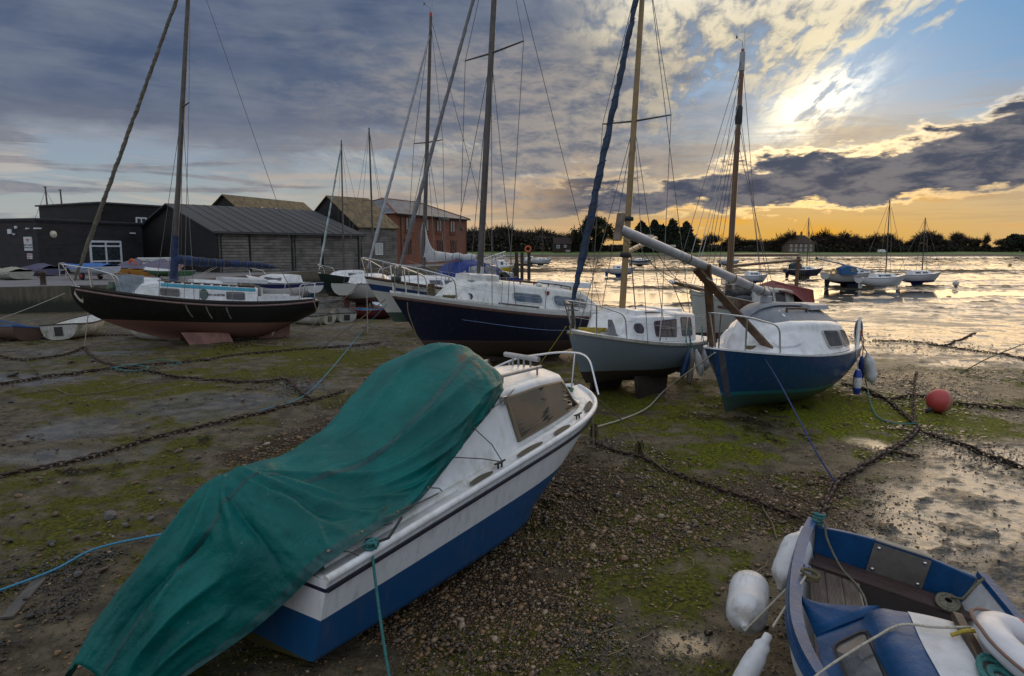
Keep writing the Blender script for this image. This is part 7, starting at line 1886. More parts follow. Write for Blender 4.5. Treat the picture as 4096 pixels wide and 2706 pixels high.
sv = q2(41, 279); covered('dinghy under a bright blue cover on a trolley at the quay', q2(112, 280), q2(42, 278), 4.3, 1.6, mat('pale_hull', (.42, .46, .52), .5), BLUECOV, .5, .22, mat('red_wheel', (.35, .01, .02), .5))
covered('flat green and white racing dinghy on a trolley near the clubhouse door', q2(186, 283), q2(115, 279), 4.6, 1.5, hull_mat('green_white_hull', [(.34, (.02, .10, .03)), (9, (.6, .6, .6))]), None, .36, .1, mat('pink_hub', (.42, .25, .28), .5))
yel = hull_mat('ochre_hull', [(.40, (.36, .15, .012)), (9, (.40, .18, .015))])
for i, (a, b, lab) in enumerate((((120, 277), (166, 271), 'ochre dinghy under grey cover nearest the clubhouse door'), ((140, 278), (187, 273), 'ochre dinghy under grey cover in the middle of its row'), ((152, 281), (208, 275), 'ochre dinghy under grey cover closest to the black sloop mast'))):
    covered(lab, q2(*a), q2(*b), 4.8, 1.5, yel, NAVYCOV, .55, .10, None, pitch=6, group='ochre dinghies on the quay')
covered('long violet-covered boat at the left end of the quay', q2(52, 276), q2(-12, 272), 5.5, 1.6, mat('violet_hull', (.10, .095, .16), .6), NAVYCOV, .5, .4)
covered('pale upturned-looking boat at the extreme left of the quay', q2(22, 280), q2(-30, 276), 4.0, 1.7, mat('pale_mould_hull', (.33, .32, .27), .6), mat('pale_cover', (.28, .27, .22), .7), .5, .3)
t = thing('chair', 'pale plastic chair standing on the quay by the violet boat', 'chair', (*q2(63, 276), QZ), 2.2)
MB().box((0, 0, .42), (.45, .45, .04)).build('seat', mat('cream_plastic', (.45, .44, .40), .6), t)
MB().tube(rounded_path([(-.2, -.2, .42), (-.26, -.2, .9), (-.26, .2, .9), (-.2, .2, .42)], .12), .03, 6).build('backrest', MATS['cream_plastic'], t)
for x in (-.18, .18):
    for y in (-.18, .18): MB().tube([(x, y, 0), (x, y, .42)], .022, 6).build('leg', MATS['cream_plastic'], t)
c_ = at_y(132.5, 264, 48); ring('lifebuoy', 'orange lifebuoy hung on the quay rail beside the shed', c_, (-.4, -1, 0), .30, .08, [(0, 360, mat('orange_ring', (.55, .10, .02), .5))], 'lifebuoy')
for k, (px, py) in enumerate(((137, 262), (138, 266.5))):
    p = at_y(px, py, 54); t = thing('stored_hull', 'white hull racked %s beside the shed gable' % ('above another' if k == 0 else 'below another'), 'dinghy', p, .7)
    H = Hull(3.6, 1.0, (.3, .3, .36), (.05, 0, .08), transom=.8, rake=.35, full=.6); H.build(t, WHITE, ns=14, nt=7); H.deck(t, WHITE, ns=10, ny=4)
# dinghy masts standing behind the clubhouse
for k, (px, py) in enumerate(((47, 187), (62, 190))):
    p = at_y(px, py, 78); t = thing('dinghy_mast', ('dark mast with stays standing behind the clubhouse roof', 'thin bare mast right of the stayed one behind the clubhouse')[k], 'mast', (p.x, p.y, QZ))
    MB().tube([(0, 0, 0), (-.2, 0, p.z - QZ)], [.11, .08], 8).build('pole', ALU_D, t)
    MB().box((-.22, 0, p.z - QZ), (.35, .1, .1)).build('masthead', ALU_D, t)
    if k == 0:
        for dx in (-3.2, 3.0): MB().tube([(-.2, 0, p.z - QZ - .4), (dx, 0, 2.0)], .022, 4).build('stay', WIRE, t)
# gangway and jetty
J = thing('jetty', 'timber jetty with white railings and sloping gangway beyond the blue sprayhood', 'jetty', (0, 0, 0))
j0, j1 = at_y(462, 263, 92), at_y(529, 263, 92)
MB().box(((j0.x + j1.x) / 2, 92, 1.05), (j1.x - j0.x, 2.4, .3)).build('deck', TIMBER, J)
for z in (1.75, 2.3): MB().tube([(j0.x, 90.9, z), (j1.x, 90.9, z)], .035, 6).build('handrail', PLASTICW, J)
for i in range(12): x = j0.x + (j1.x - j0.x) * i / 11; MB().tube([(x, 90.9, 1.1), (x, 90.9, 2.3)], .025, 6).build('baluster', PLASTICW, J)
for px in (516.5, 522, 529): p = at_y(px, 250, 89.5); MB().box((p.x, 89.5, .5), (.42, .42, 4.4)).build('pile', mat('wet_pile', (.035, .03, .022), .7, var=.4, dirt=.4), J)
g0, g1 = at_y(466, 271, 78), at_y(505, 257, 88)
for sy in (0, 1.1):
    for dz in (0, .5, 1.0): MB().tube([g0 + Vector((0, sy, dz - .3)), g1 + Vector((0, sy, dz - .3))], .05, 6).build('gangway_rail', PLASTICW, J)
    for i in range(13):
        a = g0.lerp(g1, i / 12) + Vector((0, sy, -.3)); b = g0.lerp(g1, min(1, (i + .5) / 12)) + Vector((0, sy, .7)); MB().tube([a, b], .03, 5).build('gangway_strut', PLASTICW, J)
p = at_y(528, 249, 89); ring('lifebuoy', 'small orange lifebuoy on the tallest jetty post', p, (0, -1, 0), .34, .10, [(0, 360, MATS['orange_ring'])], 'lifebuoy')
# parked car beside the jetty
p = at_y(488, 273, 60)
car = thing('parked_car', 'dark car roof with pale windows showing over the navy sloop cabin', 'car', (p.x, p.y, .2), .35)
CarC = Cabin([(-1.9, .85, .85, .3, .85), (-1.2, .85, .82, .3, .95), (-.9, .82, .60, .9, 1.42), (.6, .82, .60, .9, 1.45), (1.3, .84, .80, .9, .95), (2.1, .82, .8, .3, .80)], .04, .08); CarC.build(car, mat('silver_car', (.30, .31, .32), .25, .6), 'body')
for sd in (1, -1): CarC.window(car, .42, .58, .12, .42, GL, BLACK, sd, .2); CarC.window(car, .6, .72, .12, .42, GL, BLACK, sd, .2)
for x in (-1.25, 1.35):
    for sd in (1, -1): MB().lathe([(0, -.1), (.32, -.1), (.32, .1), (0, .1)], 16, Matrix.Translation((x, sd * .8, .32)) @ Matrix.Rotation(pi / 2, 4, 'X')).build('wheel', BLACK, car)
# ------------------------------------------------------------------ boats out on the flats
def fy(label, px0, px1, py, **k):
    """bow to the right unless px0 > px1; py = picture row of the keel on the mud"""
    a, b = at_z(px0, py, -.92), at_z(px1, py, -.92)
    kk = dict(B=1.9, free=.75, draft=.55, wr=.018); kk.update(k); mt = kk.pop('top', None)
    if mt is not None: kk['mast'] = at_y(600, mt, a.y).z + .92
    sk = kk.pop('skew', 1.0)
    return small_yacht(label, (a.x, a.y), (b.x, b.y + sk), -.95, **kk)
fy('far navy-hulled yacht with dark canopy standing in the gold water', 785, 826, 278.5, hullcol=(.012, .016, .05), bottom=(.03, .022, .02), keel='bilge', top=217)
fy('far cream motor-sailer with blue canopy and lowered mast', 824, 884, 287, hullcol=(.50, .49, .47), bottom=(.012, .018, .05), keel='bilge', windows=3, B=2.4, free=.95, draft=.6)
fy('far plain white racing yacht lying in front of the cream motor-sailer', 858, 911, 288.5, hullcol=(.62, .62, .64), bottom=(.55, .55, .55), wl=.05, top=199, draft=.35, free=.85, windows=1)
fy('far white yacht with deep blue keel and bow pointing at the pale buoy', 896, 946, 285.5, hullcol=(.48, .48, .50), bottom=(.015, .03, .14), top=217)
fy('far little white yacht with blue keel under the gaff boat boom', 738, 771, 285.5, hullcol=(.52, .54, .58), bottom=(.015, .05, .22), B=1.6, free=.6, cab=True, windows=1)
fy('far white yacht with bright blue keel seen behind the yellow mast', 605, 637, 277, hullcol=(.45, .46, .48), bottom=(.02, .10, .28))
fy('far dark-striped yacht with red bottom near the far shore', 629, 654, 266.5, hullcol=(.45, .45, .45), bottom=(.09, .03, .025), stripe=[(.7, .95, (.02, .02, .03))], B=2.2, free=1.0, skew=3)
fy('far pale grey yacht on the flats right of the lowered mast', 719, 744, 267, hullcol=(.35, .36, .38), bottom=(.04, .04, .05), B=2.2, free=1.0, skew=3)
fy('far white yacht moored beyond the jetty posts', 530, 553, 265.5, hullcol=(.50, .51, .54), bottom=(.03, .035, .06), top=228.5, B=2.2, free=1.0, skew=3)
# lowered mast on the motor-sailer, its canopy, the canopy of the navy yacht
def spar(label, p, q, r=.07):
    t = thing('lowered_mast', label, 'mast', p); MB().tube([(0, 0, 0), Vector(q) - Vector(p)], [r, r * .8], 8).build('spar', ALU, t)
    MB().tube([Vector((0, 0, 0)), (Vector(q) - Vector(p)) * .02], r * 1.5, 8).build('mast_cap', ALU_D, t); return t
D1 = at_z(850, 287, -.92).y
spar('long mast lowered over the stern of the cream motor-sailer', at_y(816, 258, D1 - 1), at_y(881, 273.5, D1 + .5), .09)
def canopy(label, px, py, D, w, h, d, m):
    p = at_y(px, py, D); t = thing('boat_canopy', label, 'canopy', p)
    C = Cabin([(-w / 2, d / 2, d / 2 - .1, 0, h * .7), (-w * .1, d / 2, d / 2 - .15, 0, h), (w / 2, d / 2, d / 2 - .2, 0, h * .8)], .06, .12); C.build(t, m, 'hood'); C.window(t, .66, .92, .15, .45, GL, m, -1, .3); return t
canopy('bright blue folding canopy on the cream motor-sailer', 846, 274.5, D1 - .6, 1.6, .95, 1.6, mat('teal_blue_canopy', (.010, .075, .20), .7))
canopy('dark folding canopy on the far navy yacht', 795, 269, at_z(800, 278.5, -.92).y - .4, 1.3, .9, 1.4, mat('dark_teal_canopy', (.012, .03, .045), .7))
c_ = at_y(833.5, 272, D1 - 1.2); ring('lifebuoy', 'yellow ring hanging at the cream motor-sailer stern', c_, (0, -1, 0), .26, .08, [(0, 360, mat('yellow_ring', (.55, .30, .02), .5))], 'lifebuoy')
# yellow motor boat by the jetty
a, b = at_y(488, 276, 84), at_y(514, 276, 86)
t, L = boat_frame('motor_boat', 'yellow-hulled motor boat with white cabin by the jetty', (a.x, a.y), (b.x, b.y), -.15, cat='motor boat')
H = Hull(L, 1.7, (1.15, 1.1, 1.35), (.2, .1, .4), transom=.85, bowp=2.3, rake=.5, full=.6); H.build(t, hull_mat('yellow_hull', [(.25, (.10, .09, .04)), (9, (.55, .36, .02))], [(.93, 1.1, (.6, .6, .55))]), ns=18, nt=8); H.deck(t, WHITE, ns=10, ny=4)
C = Cabin([(L * .3, .7, .6, 1.1, 1.9), (L * .55, .7, .56, 1.15, 1.85), (L * .68, .62, .5, 1.2, 1.5), (L * .82, .42, .36, 1.3, 1.34)], .05, .1); C.build(t, WHITE, 'cabin')
for sd in (1, -1): C.window(t, .10, .24, .15, .4, GL, WHITE, sd, .3); C.window(t, .40, .52, .15, .4, mat('amber_curtain', (.35, .22, .08), .6), WHITE, sd, .3)
pulpit(t, H, (.4, 1.0), .5, r=.025)
# grey motor cruiser beyond the posts
a, b = at_z(536, 265, -.92), at_z(521, 265, -.92)
t, L = boat_frame('motor_boat', 'pale motor cruiser beyond the jetty posts beside a white yacht', (a.x, a.y + 2), (b.x, b.y), -.95, cat='motor boat')
H = Hull(L, 1.9, (1.2, 1.2, 1.5), (.2, .1, .4), transom=.85, bowp=2.3, rake=.5, full=.6); H.build(t, hull_mat('pale_cruiser', [(.45, (.03, .035, .06)), (9, (.5, .51, .54))]), ns=16, nt=7); H.deck(t, WHITE, ns=10, ny=4)
C = Cabin([(L * .25, .75, .65, 1.2, 2.3), (L * .55, .7, .56, 1.25, 2.2), (L * .72, .6, .5, 1.3, 1.4)], .05, .1); C.build(t, WHITE, 'cabin'); [C.window(t, .2, .8, .2, .42, GL, WHITE, sd, .2) for sd in (1, -1)]
# buoys
def buoy(label, px, py, r, m, kind='ball', z=None, name='mooring_buoy', lift=0.0):
    p = on_ground(px, py) if z is None else at_z(px, py, z)
    t = thing(name, label, 'buoy', (p.x, p.y, max(p.z, WATER_Z) - .02 + lift))
    if kind == 'ball':
        n = 14; prof = [(max(r * math.sin(pi * i / n), 0.0001), r - r * math.cos(pi * i / n)) for i in range(n + 1)]; MB().lathe(prof, 24).build('float', m, t)
        MB().tube([(r * .15 * math.cos(a), 0, 2 * r + r * .12 * math.sin(a)) for a in [i * pi / 6 for i in range(13)]], r * .06, 5).build('eye', BLACK, t)
    else: MB().lathe([(r * .8, 0), (r, .05), (r, r * 1.4), (r * .8, r * 1.5), (0, r * 1.52)], 16).build('float', m, t); MB().tube([(0, 0, r * 1.5), (0, 0, r * 1.8)], r * .1, 6).build('eye', IRON, t)
    return t
buoy('white round mooring buoy lying beyond the yachts', 955.5, 286, .30, mat('buoy_white', (.52, .50, .48), .6, dirt=.4))
buoy('rusty orange can buoy afloat in the gold channel', 781.5, 287, .26, mat('buoy_rust', (.28, .12, .05), .7), 'can')
buoy('tiny pale round buoy near the far shore', 674, 263, .35, mat('buoy_grey', (.30, .29, .28), .6))
buoy('tiny yellow can buoy on the right flats', 1010, 266, .35, mat('buoy_yellow', (.40, .26, .03), .6), 'can')

# ------------------------------------------------------------------ far shore
def leafmesh(name, pts, size, m, thin=False, up=.3, seed=0):
    r = np.random.default_rng(seed); n = len(pts); d = r.normal(size=(n, 3)); d[:, 2] = np.abs(d[:, 2]) * (1 + up * 3) if thin else d[:, 2]; d /= np.linalg.norm(d, axis=1)[:, None]
    e = np.cross(d, r.normal(size=(n, 3))); e /= np.linalg.norm(e, axis=1)[:, None] + 1e-9
    L = size * r.uniform(.6, 1.4, (n, 1)); W = L * (.09 if thin else .5)
    v = np.stack([pts - e * W, pts + e * W, pts + d * L], 1).reshape(-1, 3)
    me = bpy.data.meshes.new(name); me.vertices.add(3 * n); me.vertices.foreach_set('co', v.ravel()); me.loops.add(3 * n); me.loops.foreach_set('vertex_index', np.arange(3 * n, dtype=np.int32))
    me.polygons.add(n); me.polygons.foreach_set('loop_start', np.arange(0, 3 * n, 3, dtype=np.int32)); me.polygons.foreach_set('loop_total', np.full(n, 3, np.int32)); me.update(); me.validate(); me.materials.append(m); return me
BARK = mat('bare_bark', (.030, .024, .018), .9, var=.3); TWIG = mat('bare_twigs', (.040, .028, .018), .9, var=.3); PINE = mat('pine_needles', (.012, .020, .008), .9, var=.4, vscale_=.3); SCRUB = mat('winter_scrub', (.022, .020, .011), .9, var=.4, vscale_=.2)
def limbs(h, r0, seed, spread=.6, levels=3, first=.25):
    rr = random.Random(seed); mb = MB(); tips = []
    def grow(p, d, L, r, lv):
        q = p + d * L; mid = p.lerp(q, .5) + Vector((rr.uniform(-1, 1), rr.uniform(-1, 1), 0)) * L * .06
        mb.tube([p, mid, q], [r, r * .8, r * .55], 5, caps=False); tips.append((p.lerp(q, .6), lv)); tips.append((q, lv))
        if lv == 0: return
        for k in range(rr.randint(3, 4)):
            e = (d + Vector((rr.uniform(-1, 1), rr.uniform(-1, 1), rr.uniform(-.2, .7))) * spread).normalized(); grow(p.lerp(q, rr.uniform(.45, 1)), e, L * rr.uniform(.55, .8), r * .5, lv - 1)
    grow(Vector((0, 0, 0)), Vector((rr.uniform(-.08, .08), 0, 1)).normalized(), h * .36, r0, levels); return mb, tips
variants = []
for v in range(5):
    mb, tips = limbs(11, .38, 40 + v); me = bpy.data.meshes.new('trunk'); me.from_pydata(mb.v, [], mb.f); me.update(); me.materials.append(BARK)
    r = np.random.default_rng(v); base = np.array([tuple(p) for p, lv in tips if lv <= 1]); P_ = np.repeat(base, 9, 0) + r.normal(0, .75, (len(base) * 9, 3))
    variants.append((me, leafmesh('crown', P_, 1.5, TWIG, True, seed=v)))
def zfar(x, y): return float(z_base(np.array([x]), np.array([y]))[0])
def plant_tree(label, x, y, h, v, group=None, sx=1.0, name='bare_tree'):
    s = h / 11.0; t = thing(name, label, 'tree', (x, y, zfar(x, y) - .1), random.uniform(0, 6.28), group); t.scale = (s * sx, s * sx, s)
    link('trunk', variants[v][0], None, t); link('crown', variants[v][1], None, t); return t
def skyline(px):
    T = [(430, 232), (470, 228), (500, 226), (530, 229), (560, 232), (600, 237), (690, 236), (760, 237), (782, 236), (815, 233), (845, 230), (870, 232.5), (900, 236), (930, 233), (955, 233.5), (972, 239), (985, 246), (1002, 238), (1040, 232), (1100, 232)]
    return pchip(T, px)
rr = random.Random(3)
for i, px in enumerate(np.linspace(440, 570, 34)):
    y = rr.uniform(398, 425); x = (px - 512) / F_PX * y; h = (250 - skyline(px)) * y / F_PX + 3 - zfar(x, y) + rr.uniform(-2.5, 1.2); plant_tree('bare winter tree in the wood behind the brick warehouse', x, y, h, i % 5, 'trees of the wood beyond the warehouse', 1.25)
for i, px in enumerate(np.linspace(686, 985, 84)):
    if 790 < px < 812: continue
    y = rr.uniform(396, 415); x = (px - 512) / F_PX * y; h = max(4.0, (250 - skyline(px)) * y / F_PX + 3 - zfar(x, y) + rr.uniform(-5.5, 2.2)); plant_tree('bare winter tree in the hedge line on the far shore', x, y, h, i % 5, 'hedge line trees on the far shore', 1.25)
y = 392; x = (783 - 512) / F_PX * y; plant_tree('wide spreading bare tree left of the far house', x, y, 12.0, 1, sx=1.3)
y = 392; x = (982 - 512) / F_PX * y; plant_tree('gaunt dead tree standing alone near the right edge', x, y, 11.5, 3, sx=.55)
y = 392; x = (995 - 512) / F_PX * y; plant_tree('small bare tree beside the gaunt dead tree', x, y, 8.5, 2, sx=1.0)
# scrub that fills the hedge bottoms
n = 38000; r = np.random.default_rng(5); pxs = np.concatenate([r.uniform(425, 600, 13000), r.uniform(600, 1000, 18000), r.uniform(985, 1120, 7000)]); ys = r.uniform(394, 428, n); xs_ = (pxs - 512) / F_PX * ys
hz = np.array([max(1.0, ((250 - skyline(p)) * y / F_PX + 1.0)) for p, y in zip(pxs, ys)]) * np.where(pxs < 600, .70, np.where(pxs > 998, 1.0, .38)); zz = z_base(xs_, ys) + hz * r.uniform(0, 1, n) ** 1.2
tag(link('hedge_scrub', leafmesh('hedge_scrub', np.stack([xs_, ys, zz], 1), 1.2, SCRUB, False, seed=8)), 'dark tangled winter scrub along the far shore', None, kind='stuff')
def leafy(label, px, top, w, y, mat_, kind, seed, name):
    x = (px - 512) / F_PX * y; zb = zfar(x, y); h = (250 - top) * y / F_PX + 3 - zb; t = thing(name, label, 'tree', (x, y, zb - .1)); W = w * y / F_PX / 2; r = np.random.default_rng(seed)
    if kind == 'pine':
        mb = MB().tube([(0, 0, 0), (.3, 0, h * .5), (0, 0, h * .8)], [.7, .5, .25], 7)
        for k in range(9): a = k * .7; mb.tube([(0.2, 0, h * (.35 + .04 * k)), (W * .6 * math.cos(a), W * .5 * math.sin(a), h * (.5 + .035 * k))], [.22, .08], 5)
        mb.build('trunk', BARK, t); cl = []
        for k in range(46):
            a = r.uniform(0, 2 * pi); q = r.uniform(0, 1) ** .5; e = r.uniform(-.15, 1); c = np.array([W * .92 * q * math.cos(a) * math.sqrt(max(0, 1 - max(e, 0) ** 2)), W * .8 * q * math.sin(a) * math.sqrt(max(0, 1 - max(e, 0) ** 2)), h * (.40 + .52 * e)]); cl.append(c + r.normal(0, .085, (210, 3)) * np.array([W, W, h * .55]))
        P_ = np.concatenate(cl); sz = .8
    else:
        mb = MB().tube([(0, 0, 0), (0, 0, h)], [.4, .05], 6); mb.build('trunk', BARK, t); cl = []
        for k in range(34):
            f = k / 33; z = h * (.06 + .93 * f); rad = W * (1 - f) ** .65 * r.uniform(.7, 1.25) + .5
            for j in range(5): a = r.uniform(0, 2 * pi); cl.append(np.array([rad * .6 * math.cos(a), rad * .6 * math.sin(a), z - rad * .10]) + r.normal(0, .34, (60, 3)) * np.array([rad, rad, 1.3]))
        P_ = np.concatenate(cl); sz = 1.1
    o = link('crown', leafmesh('crown', P_, sz, mat_, False, seed=seed), None, t); return t
leafy('great round dark pine on the far shore left of the yellow mast', 592, 217, 50, 392, PINE, 'pine', 3, 'pine_tree')
for k, (px, tp, w, lab) in enumerate(((640, 223.5, 20, 'leftmost of the dark conifers behind the lowered mast'), (653, 222, 20, 'second dark conifer from the left behind the lowered mast'), (670, 221.5, 23, 'tallest middle conifer behind the lowered mast'), (684, 224, 17, 'rightmost slim conifer behind the lowered mast'), (661, 227, 20, 'low conifer between the two tallest conifers'))):
    leafy(lab, px, tp, w, 390 + k, PINE, 'fir', 20 + k, 'conifer')
for k, (px, tp, w, lab) in enumerate(((1012, 234, 26, 'dark evergreen at the right edge, nearer of two'), (1030, 232, 34, 'dark evergreen cut by the right edge of the view'))): leafy(lab, px, tp, w, 400, PINE, 'pine', 50 + k, 'evergreen_tree')
# houses over the water
def house(label, px, y, L, W, wallh, roofh, wallm, roofm, hd, wins, chim, hip=False):
    x = (px - 512) / F_PX * y; b = Bldg('far_house', label, (x, y), (math.cos(hd), math.sin(hd)), L, W, base=zfar(x, y) - .1, cat='house'); b.wall(wallh, wallm, gable=None if hip else roofh)
    if hip: A = [(-.5, -.5, wallh), (L + .5, -.5, wallh), (L + .5, W + .5, wallh), (-.5, W + .5, wallh), (W * .42, W / 2, roofh), (L - W * .42, W / 2, roofh)]; MB().add(A, [(0, 1, 5, 4), (1, 2, 5), (2, 3, 4, 5), (3, 0, 4)]).build('roof', roofm, b.t)
    else: b.gable_roof(wallh, roofh, roofm, .4)
    for (a, c, z0, z1) in wins: b.window(a, c, z0, z1, PLASTICW, GL, nx=2, fw=.18)
    for cx in chim: ch = MB().box((cx, W / 2, roofh + .7), (.9, .9, 2.2)).build('chimney', BRICK, b.t); MB().lathe([(.2, 0), (.17, .5)], 8, Matrix.Translation((cx, W / 2, roofh + 1.8))).build('chimney_pot', BRICK, ch)
    return b
BRICKP = mat('pale_far_brick', (.14, .10, .075), .9, var=.2); DKH = mat('dark_tile_hung_wall', (.032, .020, .018), .9, var=.2)
house('far dark tile-hung house with white windows below the wood', 554, 384, 9.5, 7, 5.2, 8.4, DKH, DKH, .1, [(1.2, 3.0, 2.6, 4.4), (5.4, 6.8, 3.0, 4.4), (6.5, 8.8, .6, 1.6)], [])
house('far pale brick house with hipped roof and twin chimneys', 786, 386, 15, 9, 5.2, 9.8, BRICKP, mat('brown_tiles_far', (.055, .036, .026), .9, var=.2), .05, [(1 + 2.8 * i, 2.2 + 2.8 * i, 3.2, 4.6) for i in range(5)] + [(1 + 2.8 * i, 2.2 + 2.8 * i, .8, 2.2) for i in range(5)], [5.6, 9.2], True)
y = 380; x = (879.5 - 512) / F_PX * y; t = thing('parked_van', 'small white van parked on the far green field', 'van', (x, y, zfar(x, y)), .2)
Cv = Cabin([(-2.4, .9, .85, .4, 1.9), (.8, .9, .8, .4, 1.9), (1.5, .9, .8, .4, 1.2), (2.4, .88, .8, .4, 1.05)], .04, .12); Cv.build(t, WHITE, 'body'); [Cv.window(t, .36, .55, .25, .42, GL, BLACK, sd, .2) for sd in (1, -1)]
for xx in (-1.6, 1.5):
    for sd in (1, -1): MB().lathe([(0, -.1), (.35, -.1), (.35, .1), (0, .1)], 12, Matrix.Translation((xx, sd * .85, .35)) @ Matrix.Rotation(pi / 2, 4, 'X')).build('wheel', BLACK, t)
# ------------------------------------------------------------------ chains, ropes, stones and weed on the strand
K = 1024 / 2373.0
def gpath(P, dz=.03, n=14):
    pts = [on_ground(x * K, y * K, dz) for x, y in P]; q = spline(pts, n)
    out = []
    for p in q: out.append(Vector((p.x, p.y, p.z)))
    xs = np.array([p.x for p in out]); ys = np.array([p.y for p in out]); zs = z_ground(xs, ys) + dz
    for p, z in zip(out, zs): p.z = float(z)
    return out
def resample(pts, step):
    out = [pts[0].copy()]; acc = 0.0
    for a, b in zip(pts, pts[1:]):
        L = (b - a).length
        if L < 1e-9: continue
        pos = step - acc
        while pos <= L: out.append(a.lerp(b, pos / L)); pos += step
        acc = (acc + L) % step if True else 0
        acc = L - (pos - step)
    return out
def chain(label, pts, pitch=.085, wire=.011, m=IRON, jit=.012, seed=0):
    rr = random.Random(seed); P = resample(pts, pitch); mb = MB(); t0 = P[0].copy()
    for i in range(len(P) - 1):
        a, b = P[i], P[i + 1]; d = (b - a).normalized(); c = (a + b) / 2 + Vector((rr.uniform(-jit, jit), rr.uniform(-jit, jit), rr.uniform(0, jit)))
        up = Vector((0, 0, 1)); s = d.cross(up).normalized(); u = s.cross(d); tw = (pi / 4 if i % 2 else -pi / 4) + rr.uniform(-.35, .35); e = s * math.cos(tw) + u * math.sin(tw)
        hl, hw = pitch * .70, pitch * .32; ring_ = []
        for k in range(8):
            an = 2 * pi * k / 8; x = math.cos(an); y = math.sin(an); ring_.append(c - t0 + d * (hl * (abs(x) ** .7) * (1 if x >= 0 else -1)) + e * (hw * y))
        mb.tube(ring_ + ring_[:1], wire, 5, caps=False)
    t = thing('mooring_chain', label, 'chain', t0); mb.build('links', m, t); return t
CH = [('heavy rusty chain leading from the dinghy stern to the chain knot', [(1893, 1212), (1920, 1155), (1938, 1122), (2000, 1085), (2060, 1046), (2108, 1018), (2128, 992)], .13, .022),
      ('rusty chain running from the cruiser bow to the dinghy stern', [(1372, 1030), (1420, 1047), (1500, 1072), (1620, 1118), (1750, 1167), (1880, 1210)], .10, .015),
      ('weed-hung chain stretching right from the chain knot', [(2130, 1002), (2195, 1024), (2280, 1056), (2380, 1090)], .10, .016),
      ('chain curving from the blue yacht stern to the chain knot', [(2122, 988), (2062, 935), (2005, 908), (1950, 893)], .12, .017),
      ('short pale chain lying straight away from the chain knot', [(2120, 985), (2117, 940), (2118, 900), (2124, 866)], .09, .012),
      ('weedy chain passing behind the red buoy', [(2016, 917), (2060, 928), (2125, 922), (2200, 938), (2385, 950)], .12, .017),
      ('long chain on the mud at the upper right edge', [(2390, 838), (2300, 820), (2240, 812), (2180, 802), (2100, 792), (2020, 790)], .11, .014),
      ('small chain branching up the mud from the long one', [(2178, 802), (2205, 796), (2262, 772)], .11, .014),
      ('loose chain end dropped beside the heavy chain', [(2065, 1045), (2095, 1052), (2120, 1058), (2140, 1062)], .08, .012),
      ('long chain with blue rope crossing the left foreshore', [(-10, 1108), (150, 1072), (330, 1022), (500, 986), (640, 950), (720, 930), (800, 908)], .12, .017),
      ('weedy chain across the wet ground behind the long left chain', [(-10, 893), (120, 872), (250, 856), (300, 854), (450, 877), (600, 888), (660, 880), (700, 912), (722, 925)], .12, .017),
      ('short chain dropping from the black sloop mooring rope', [(196, 804), (215, 828), (245, 843), (295, 856)], .12, .017),
      ('chain left of the black sloop mooring rope', [(-10, 825), (60, 836), (130, 826), (196, 804)], .12, .016),
      ('long thin chain running toward the navy sloop bow', [(292, 853), (450, 836), (600, 819), (800, 802), (890, 794)], .12, .016),
      ('far chain lying behind the small dinghies at left', [(-10, 793), (100, 786), (300, 777), (420, 776)], .12, .015)]
for i, (lab, P, pt, w) in enumerate(CH): chain(lab, gpath(P, .02), pt, w, seed=i)
def line(label, pts, r, m, sag=0, name='mooring_rope', n=18, wob=0):
    t = thing(name, label, 'rope', pts[0]); q = (spline(pts, 7) if 2 < len(pts) < 9 else pts) if len(pts) > 2 else catenary(pts[0], pts[1], sag, n, wob); o = Vector(pts[0])
    MB().tube([Vector(p) - o for p in q], r, 6).build('line', m, t); return t
def Y(x, y, d): return at_y(x * K, y * K, d)
def Gd(x, y, dz=.02): return on_ground(x * K, y * K, dz)
line('pale rope dropping from the black sloop bow to its chain', [Y(211, 668, 20.9), Gd(196, 804, .05)], .014, ROPE_W)
line('pale rope leading left from the black sloop stem', [Y(150, 680, 20.4), Gd(-40, 752)], .013, ROPE_W, .05)
cs = cru.matrix_basis @ Vector((.30, .88, .70))
line('bright blue rope leading from under the green cover to the left edge', [Gd(-60, 1396), Gd(120, 1338, .06), Gd(240, 1300, .14), cs], .011, ROPE_B, name='blue_rope')
line('olive rope stretched from the navy sloop bow to the left chains', [Y(893, 694, 16.3), Gd(640, 876)], .013, ROPE_G, .06)
line('thin blue rope falling from the navy sloop bow to the long chain', [Y(896, 706, 16.4), Gd(842, 780, .25), Gd(770, 862, .10), Gd(700, 922, .04), Gd(600, 955, .03)], .009, ROPE_B)
line('pale rope hanging straight from the white sloop bow', [Y(850, 652, 25.2), Gd(852, 775)], .014, ROPE_W)
line('olive rope running from the white sloop bow to the dinghies', [Y(838, 655, 25.0), Gd(675, 795)], .014, ROPE_G, .05)
line('pale rope from the black sloop stern to the mud', [Y(725, 690, 24.0), Gd(760, 800)], .013, ROPE_G, .05)
line('green rope hanging down the navy sloop topsides', [Y(944, 700, 16.4), Y(948, 730, 16.35), Y(974, 800, 16.3)], .013, ROPE_G)
line('yellow rope from the grey yacht stem slanting left to the ground', [Y(1312, 757, 12.75), Gd(1230, 872)], .012, ROPE_Y, .03)
line('yellow rope hanging steeply from the grey yacht stem', [Y(1320, 757, 12.75), Gd(1352, 930)], .013, ROPE_Y, .04)
line('pale rope with splices running from the blue yacht stem to the cruiser', [Y(1657, 817, 11.4), Gd(1545, 925, .22), Gd(1500, 950, .06), Gd(1440, 975, .04), Gd(1365, 995, .03)], .012, ROPE_W)
line('navy rope reaching from the blue yacht deck to the heavy chain', spline([Y(1764, 819, 11.85), Y(1800, 876, 11.0), Y(1832, 935, 10.2), Y(1890, 1045, 9.0), Gd(1934, 1120, .04)], 6), .012, ROPE_N)
